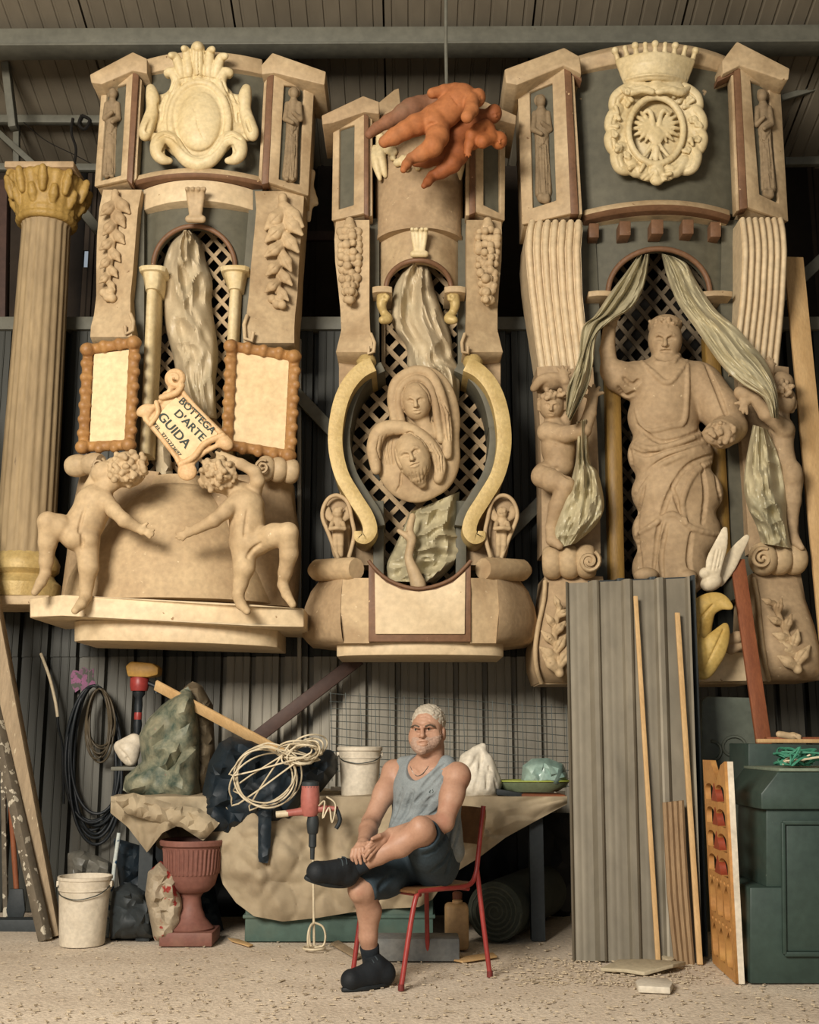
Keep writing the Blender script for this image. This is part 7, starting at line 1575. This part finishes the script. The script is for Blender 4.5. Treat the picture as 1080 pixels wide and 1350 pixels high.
# head, worked on a finer grid
fh = Vector((-.24, -.97, 0)).normalized(); rh = Vector((-.97, .24, 0)); RH = Matrix((rh, fh, up_)).transposed()
HC_ = P(565.5, 956, yh); hd = Blob.px(533, 924, 602, 1016, 5.76, 6.1, .0027)
FACE = [(P(560, 969, yh - .032), (.070, .066, .086), .03), (P(557.5, 982, yh - .045), (.056, .052, .040), .03)]
hd.ell(HC_ + Vector((0, .012, .010)), (.079, .096, .088), RH, .02)
for c, r_, k in FACE: hd.ell(c, r_, RH, k)
hd.ell(P(585.5, 967, yh - .01), (.010, .022, .032), RH, .008); hd.ell(P(544, 964, yh + .06), (.01, .02, .03), RH, .008)
hd.chain([(555.5, 987, yh - .082, 8)], .02); NK = P(567, 1008, 5.95); hd.cap(NK, .074, P(569, 985, 5.945), .066, .03); b.cap(NK, .074, P(569, 988, 5.945), .064, .04)
hd.ell(P(575, 972, yh - .06), (.026, .03, .034), RH, .03); hd.ell(P(546, 972, yh - .02), (.024, .03, .034), RH, .03)
face_on(hd, 556.8, 965.3, 22.5, 0)
for pt in ((547.5, 957.6), (566.5, 957)): hd.ridge([(pt[0] - 6, pt[1] + .8), (pt[0], pt[1] - .6), (pt[0] + 5, pt[1] + .8)], 2.4, k=.008, step=2, lift=.002)
hd.line([(550, 970), (546, 978)], .9, k=.006, step=2); hd.line([(562, 970), (568, 979)], .9, k=.006, step=2)
for yy in (945, 949): hd.line([(547, yy + 1), (556, yy), (566, yy + 1)], .5, k=.005, step=2)
hd.line([(580, 962), (582, 972)], .9, k=.004, step=2)
b.line([(543, 1012), (552, 1019)], .8, k=.01); b.line([(585, 1010), (566, 1018)], .8, k=.01)
# hands on a finer grid: the left laid over the right, both on the crossed shin
hb = Blob.px(456, 1088, 532, 1146, 5.42, 5.74, .0026)
hb.cap(EL.lerp(WL_, .6), .0375, WL_, .029, .02); hb.cap(ER.lerp(WR, .6), .0365, WR, .029, .02)
def hand(b, w, kn, tips, th=None):
    b.cap(w, .028, w.lerp((kn[1] + kn[2]) / 2, .55), .027, .012)
    for k_ in kn: b.cap(w.lerp(k_, .35), .017, k_, .0112, .008)
    for k_, (m_, t_) in zip(kn, tips): b.cap(k_, .0108, m_, .0094, .0012); b.cap(m_, .0094, t_, .0078, .0012)
    if th: b.cap(w.lerp(kn[0], .3), .016, th[0], .0118, .006); b.cap(th[0], .0118, th[1], .0088, .002)
Yh = 5.56
hand(hb, WR, [P(478.5, 1119, Yh - .01), P(474, 1119, Yh), P(469.5, 1120, Yh + .005), P(465.8, 1121, Yh + .012)], [(P(480, 1128, Yh - .02), P(481.5, 1135, Yh - .015)), (P(474, 1130, Yh - .015), P(475.8, 1138, Yh - .01)), (P(468.4, 1130, Yh - .01), P(470.3, 1138, Yh - .005)), (P(463.6, 1129, Yh), P(465, 1136, Yh + .005))], (P(486, 1112, Yh - .02), P(490.5, 1117.5, Yh - .03)))
hand(hb, WL_, [P(498.5, 1105, Yh - .02), P(495.5, 1109.5, Yh - .025), P(495, 1114, Yh - .025), P(496.5, 1118.5, Yh - .02)], [(P(489.5, 1110.5, Yh - .045), P(482.5, 1117, Yh - .045)), (P(487, 1116.5, Yh - .05), P(480.3, 1124, Yh - .045)), (P(487.2, 1122, Yh - .05), P(481.6, 1129.5, Yh - .042)), (P(489.8, 1126.3, Yh - .04), P(485.2, 1133, Yh - .03))], (P(500, 1102, Yh - .035), P(491, 1106, Yh - .06)))
man = b.build('person', m_skin, extra=(hd, hb), label='seated man in grey tank top and dark shorts, one leg crossed, hands on shin', cat='person')
for ex, ey in ((548.3, 961.8), (565.8, 961.6)):
    h = hd.hit(ex, ey) or yh - .08; c = P(ex, ey, h + .0062)
    e = M().lathe([(.0001, -.0095)] + [(.0095 * math.cos(t), .0095 * math.sin(t)) for t in np.linspace(-1.4, 1.4, 9)] + [(.0001, .0095)], c, 14).build('eye', mat('eye_white', '#a89a88', '#b5a898', 5, .2, 0), man, smooth=True)
    M().lathe([(.0001, -.006)] + [(.006 * math.cos(t), .006 * math.sin(t)) for t in np.linspace(-1.4, 1.4, 7)] + [(.0001, .006)], c + Vector((-.0012, -.0052, 0)), 12).build('iris', mat('dark_iris', '#17110c', '#21180f', 5, .15, 0), e, smooth=True)
for br in ([(542.2, 958.6), (547.5, 956.4), (553, 958.4)], [(560.8, 957.8), (567, 955.6), (573, 958.4)]):
    pts = [(x, y, hd.hit(x, y)) for x, y in [p[:2] for p in spline([(float(x), float(y)) for x, y in br], 4)]]
    M().tube([P(x, y, Yb_ - .0005) for x, y, Yb_ in pts if Yb_], .0046, 6).build('eyebrow', mat('grey_brow', '#3d332a', '#544839', 30, .8, .2), man, smooth=60)
m_stub = mat('white_stubble', '#8f7464', '#a68c7a', 60, .8, .2)
sb = Blob.px(535, 962, 595, 1000, 5.78, 6.05, .0027)
for c, r_, k in FACE: sb.ell(c, tuple(v + .0018 for v in r_), RH, k)
sb.ell(P(575, 972, yh - .06), (.0275, .0315, .0355), RH, .03); sb.chain([(555.5, 987, yh - .082, 8.4)], .02)
sb.ell(P(558, 958, yh - .07), (.12, .15, .0535), RH, .006, True); sb.ell(P(556, 979.2, yh - .12), (.03, .06, .0075), RH, .004, True); sb.ell(P(556, 965, yh - .12), (.026, .09, .034), RH, .004, True)
sb.noise(.0016, 260, 4); sb.build('beard_stubble', m_stub, man, relax=1)
# hair: short grey crop round the back and top; beard stubble
h_ = Blob.px(532, 922, 600, 1004, 5.76, 6.12, .0034)
h_.ell(HC_ + Vector((0, .018, .018)), (.084, .099, .0885), RH, .01)
h_.ell(P(556, 967, yh - .10), (.072, .112, .102), RH, .012, True); h_.ell(P(560, 992, yh - .075), (.2, .12, .062), None, .012, True); h_.ell(P(562, 1003, yh + .05), (.2, .2, .06), None, .012, True); h_.ell(P(584, 970, yh - .03), (.024, .035, .04), None, .008, True)
h_.noise(.0035, 300, 2); h_.build('hair', m_hair, man)
# tank top
t_ = Blob.px(490, 985, 640, 1180, 5.64, 6.28, .0042)
for c, r_ in TORSO[:3]: t_.ell(c, tuple(v + .024 for v in r_), RT, .05)
t_.ell((.095, 5.985, .60), (.196, .155, .11), RT, .05); t_.ell((.075, 5.95, .69), (.185, .155, .12), RT, .05)
t_.cap(P(533, 1010, 6.03), .05, P(588, 1010, 5.87), .054, .04); t_.ell((.08, 5.95, .985), (.135, .088, .058), RT, .05)
t_.ell((.075, 5.90, .90), (.175, .10, .11), RT, .04)
t_.ell(P(561, 1000, 5.9), (.088, .26, .112), RT, .008, True)
t_.cap(SL + Vector((.045, -.01, .05)), .05, SL + Vector((.09, .02, -.06)), .045, .01, True); t_.cap(SR + Vector((-.035, -.01, .05)), .048, SR + Vector((-.065, -.01, -.05)), .04, .01, True)
for l in ([(530, 1040), (522, 1070), (512, 1092)], [(545, 1042), (536, 1070), (520, 1095)], [(574, 1045), (556, 1070), (530, 1090)], [(590, 1055), (575, 1072), (556, 1084)], [(600, 1070), (594, 1095), (588, 1120)], [(608, 1075), (604, 1098), (596, 1120)], [(582, 1030), (566, 1046)], [(590, 1012), (575, 1030), (560, 1045), (548, 1058)], [(594, 1016), (582, 1034), (572, 1052)], [(586, 1008), (568, 1026), (556, 1040)]): t_.line(l, 2.6, k=.010)
for l in ([(536, 1045), (528, 1072), (515, 1095)], [(566, 1055), (545, 1080)], [(604, 1072), (598, 1100), (592, 1125)]): t_.ridge(l, 1.8, k=.012)
tk = t_.build('tank_top', m_tank, man)
h = t_.hit(566, 1044) or 5.8; M().tube([P(x, y, (t_.hit(x, y) or h) - .001) for x, y in ((570, 1040), (571.5, 1044), (569, 1046), (566, 1044.5), (568, 1042))], .0022, 5).build('chest_logo', m_ink, tk)
# thin chain at the neck
pts = []
for t in np.linspace(-1, 1, 17):
    x, y = 553 + 12 * t - 2 * (1 - t * t), 1016 + 7 * (1 - t * t) - 10 * t * t * .6; hh = b.hit(x, y)
    if hh: pts.append(P(x, y, hh - .002))
if len(pts) > 3: M().tube(pts, .0018, 5).build('neck_chain', mat('silver_chain', '#8d8a84', '#b0aca4', 5, .3, 0, metal=.8), man)
# shorts
s_ = Blob.px(455, 1080, 640, 1205, 5.48, 6.26, .005)
s_.ell((.07, 6.0, .565), (.192, .158, .105), RT, .05)
s_.cap(HIPL, .112, HIPL.lerp(KNL, .55), .098, .04); s_.cap(HIPL.lerp(KNL, .5), .098, HIPL.lerp(KNL, .84), .082, .03)
s_.cap(HIPR, .112, HIPR.lerp(KNR, .55), .098, .04); s_.cap(HIPR.lerp(KNR, .5), .098, HIPR.lerp(KNR, .95), .078, .03)
for l in ([(590, 1100), (575, 1120), (560, 1128)], [(600, 1110), (588, 1135), (570, 1150)], [(580, 1096), (566, 1112)], [(486, 1166), (494, 1184)], [(478, 1164), (484, 1188)], [(520, 1150), (500, 1170)], [(596, 1125), (590, 1150)]): s_.line(l, 1.8, k=.018)
s_.cap(KNL + (KNL - HIPL) * .02, .085, KNL + (KNL - HIPL) * .4, .1, .006, True); s_.cap(KNR + Vector((-.055, -.075, -.10)), .062, KNR + Vector((-.05, -.07, -.3)), .07, .006, True)
for c, r_ in TORSO[:2]: s_.ell(c, r_, RT, .01, True)
s_.build('shorts', m_short, man)
# socks and shoes
def shoe(heel, toe, ank, sgn, up, lab):
    d = (toe - heel).normalized(); q = Blob(*[[f(heel[i], toe[i], ank[i]) + o for i in range(3)] for f, o in ((min, -.11), (max, .11))], .0042)
    q.cap(heel - d * .005, .048, heel.lerp(toe, .45) + up * .004, .047, .02); q.cap(heel.lerp(toe, .45), .048, toe - d * .012, .05, .02); q.cap(heel + up * .02, .045, heel.lerp(ank, .75) + d * .008, .049, .02); q.cap(heel.lerp(toe, .22) + up * .045, .042, heel.lerp(toe, .68) + up * .018, .036, .02)
    # flat sole
    mid = heel.lerp(toe, .5) - up * .115; q._ap(np.array(mid) - .26, np.array(mid) + .26, lambda X, Y, Z: (X - mid.x) * up.x + (Y - mid.y) * up.y + (Z - mid.z) * up.z - .075, .004, True)
    tp = ank + up * .045; q._ap(np.array(tp) - .2, np.array(tp) + .2, lambda X, Y, Z: -((X - tp.x) * up.x + (Y - tp.y) * up.y + (Z - tp.z) * up.z) , .004, True)
    o = q.build('shoe', m_shoe, man)
    s2 = d.cross(up).normalized(); n = 26; pts = []
    for i in range(n):
        a = 2 * math.pi * i / n; w = .047 if math.cos(a) > 0 else .045; pts.append(heel.lerp(toe, .5) + d * math.cos(a) * ((toe - heel).length / 2 + .039) + s2 * math.sin(a) * w * (1 - .12 * abs(math.cos(a) + .2)) - up * .028)
    M().extr(pts, -up * .018).build('sole', mat('black_rubber_sole', '#15191b', '#1f2426', 9, .6, .1), o, bevel=.004)
    for k in range(5):
        c = heel.lerp(toe, .28 + .1 * k) + up * (.088 - .011 * k); M().tube(spline([tuple(c - s2 * .03 - up * .012), tuple(c + up * .002), tuple(c + s2 * .03 - up * .012)], 4), .0036, 6).build('lace', mat('dark_lace', '#2a3235', '#3a4346', 9, .8, .1), o, smooth=60)
    return o
shoe(HER + Vector((0, 0, .0)), TOER + Vector((0, 0, .0)), ANR, 1, Vector((0, 0, 1)), 'standing')
upL = (ANL - HEL); dl = (TOEL - HEL).normalized(); upL = (Vector((.35, -.35, .87)) - dl * Vector((.35, -.35, .87)).dot(dl)).normalized()
shoe(HEL + upL * .012, TOEL + upL * .012, ANL, -1, upL, 'crossed')
m_sock = mat('navy_sock', '#0f1418', '#1a2127', 14, .9, .15)
for a, c in ((ANR, KNR), (ANL, KNL)):
    d = (c - a).normalized(); M().tube([a - d * .03, a + d * .0, a + d * .03, a + d * .055, a + d * .06], [.044, .043, .045, .047, .043], 22).build('sock', m_sock, man, smooth=50)
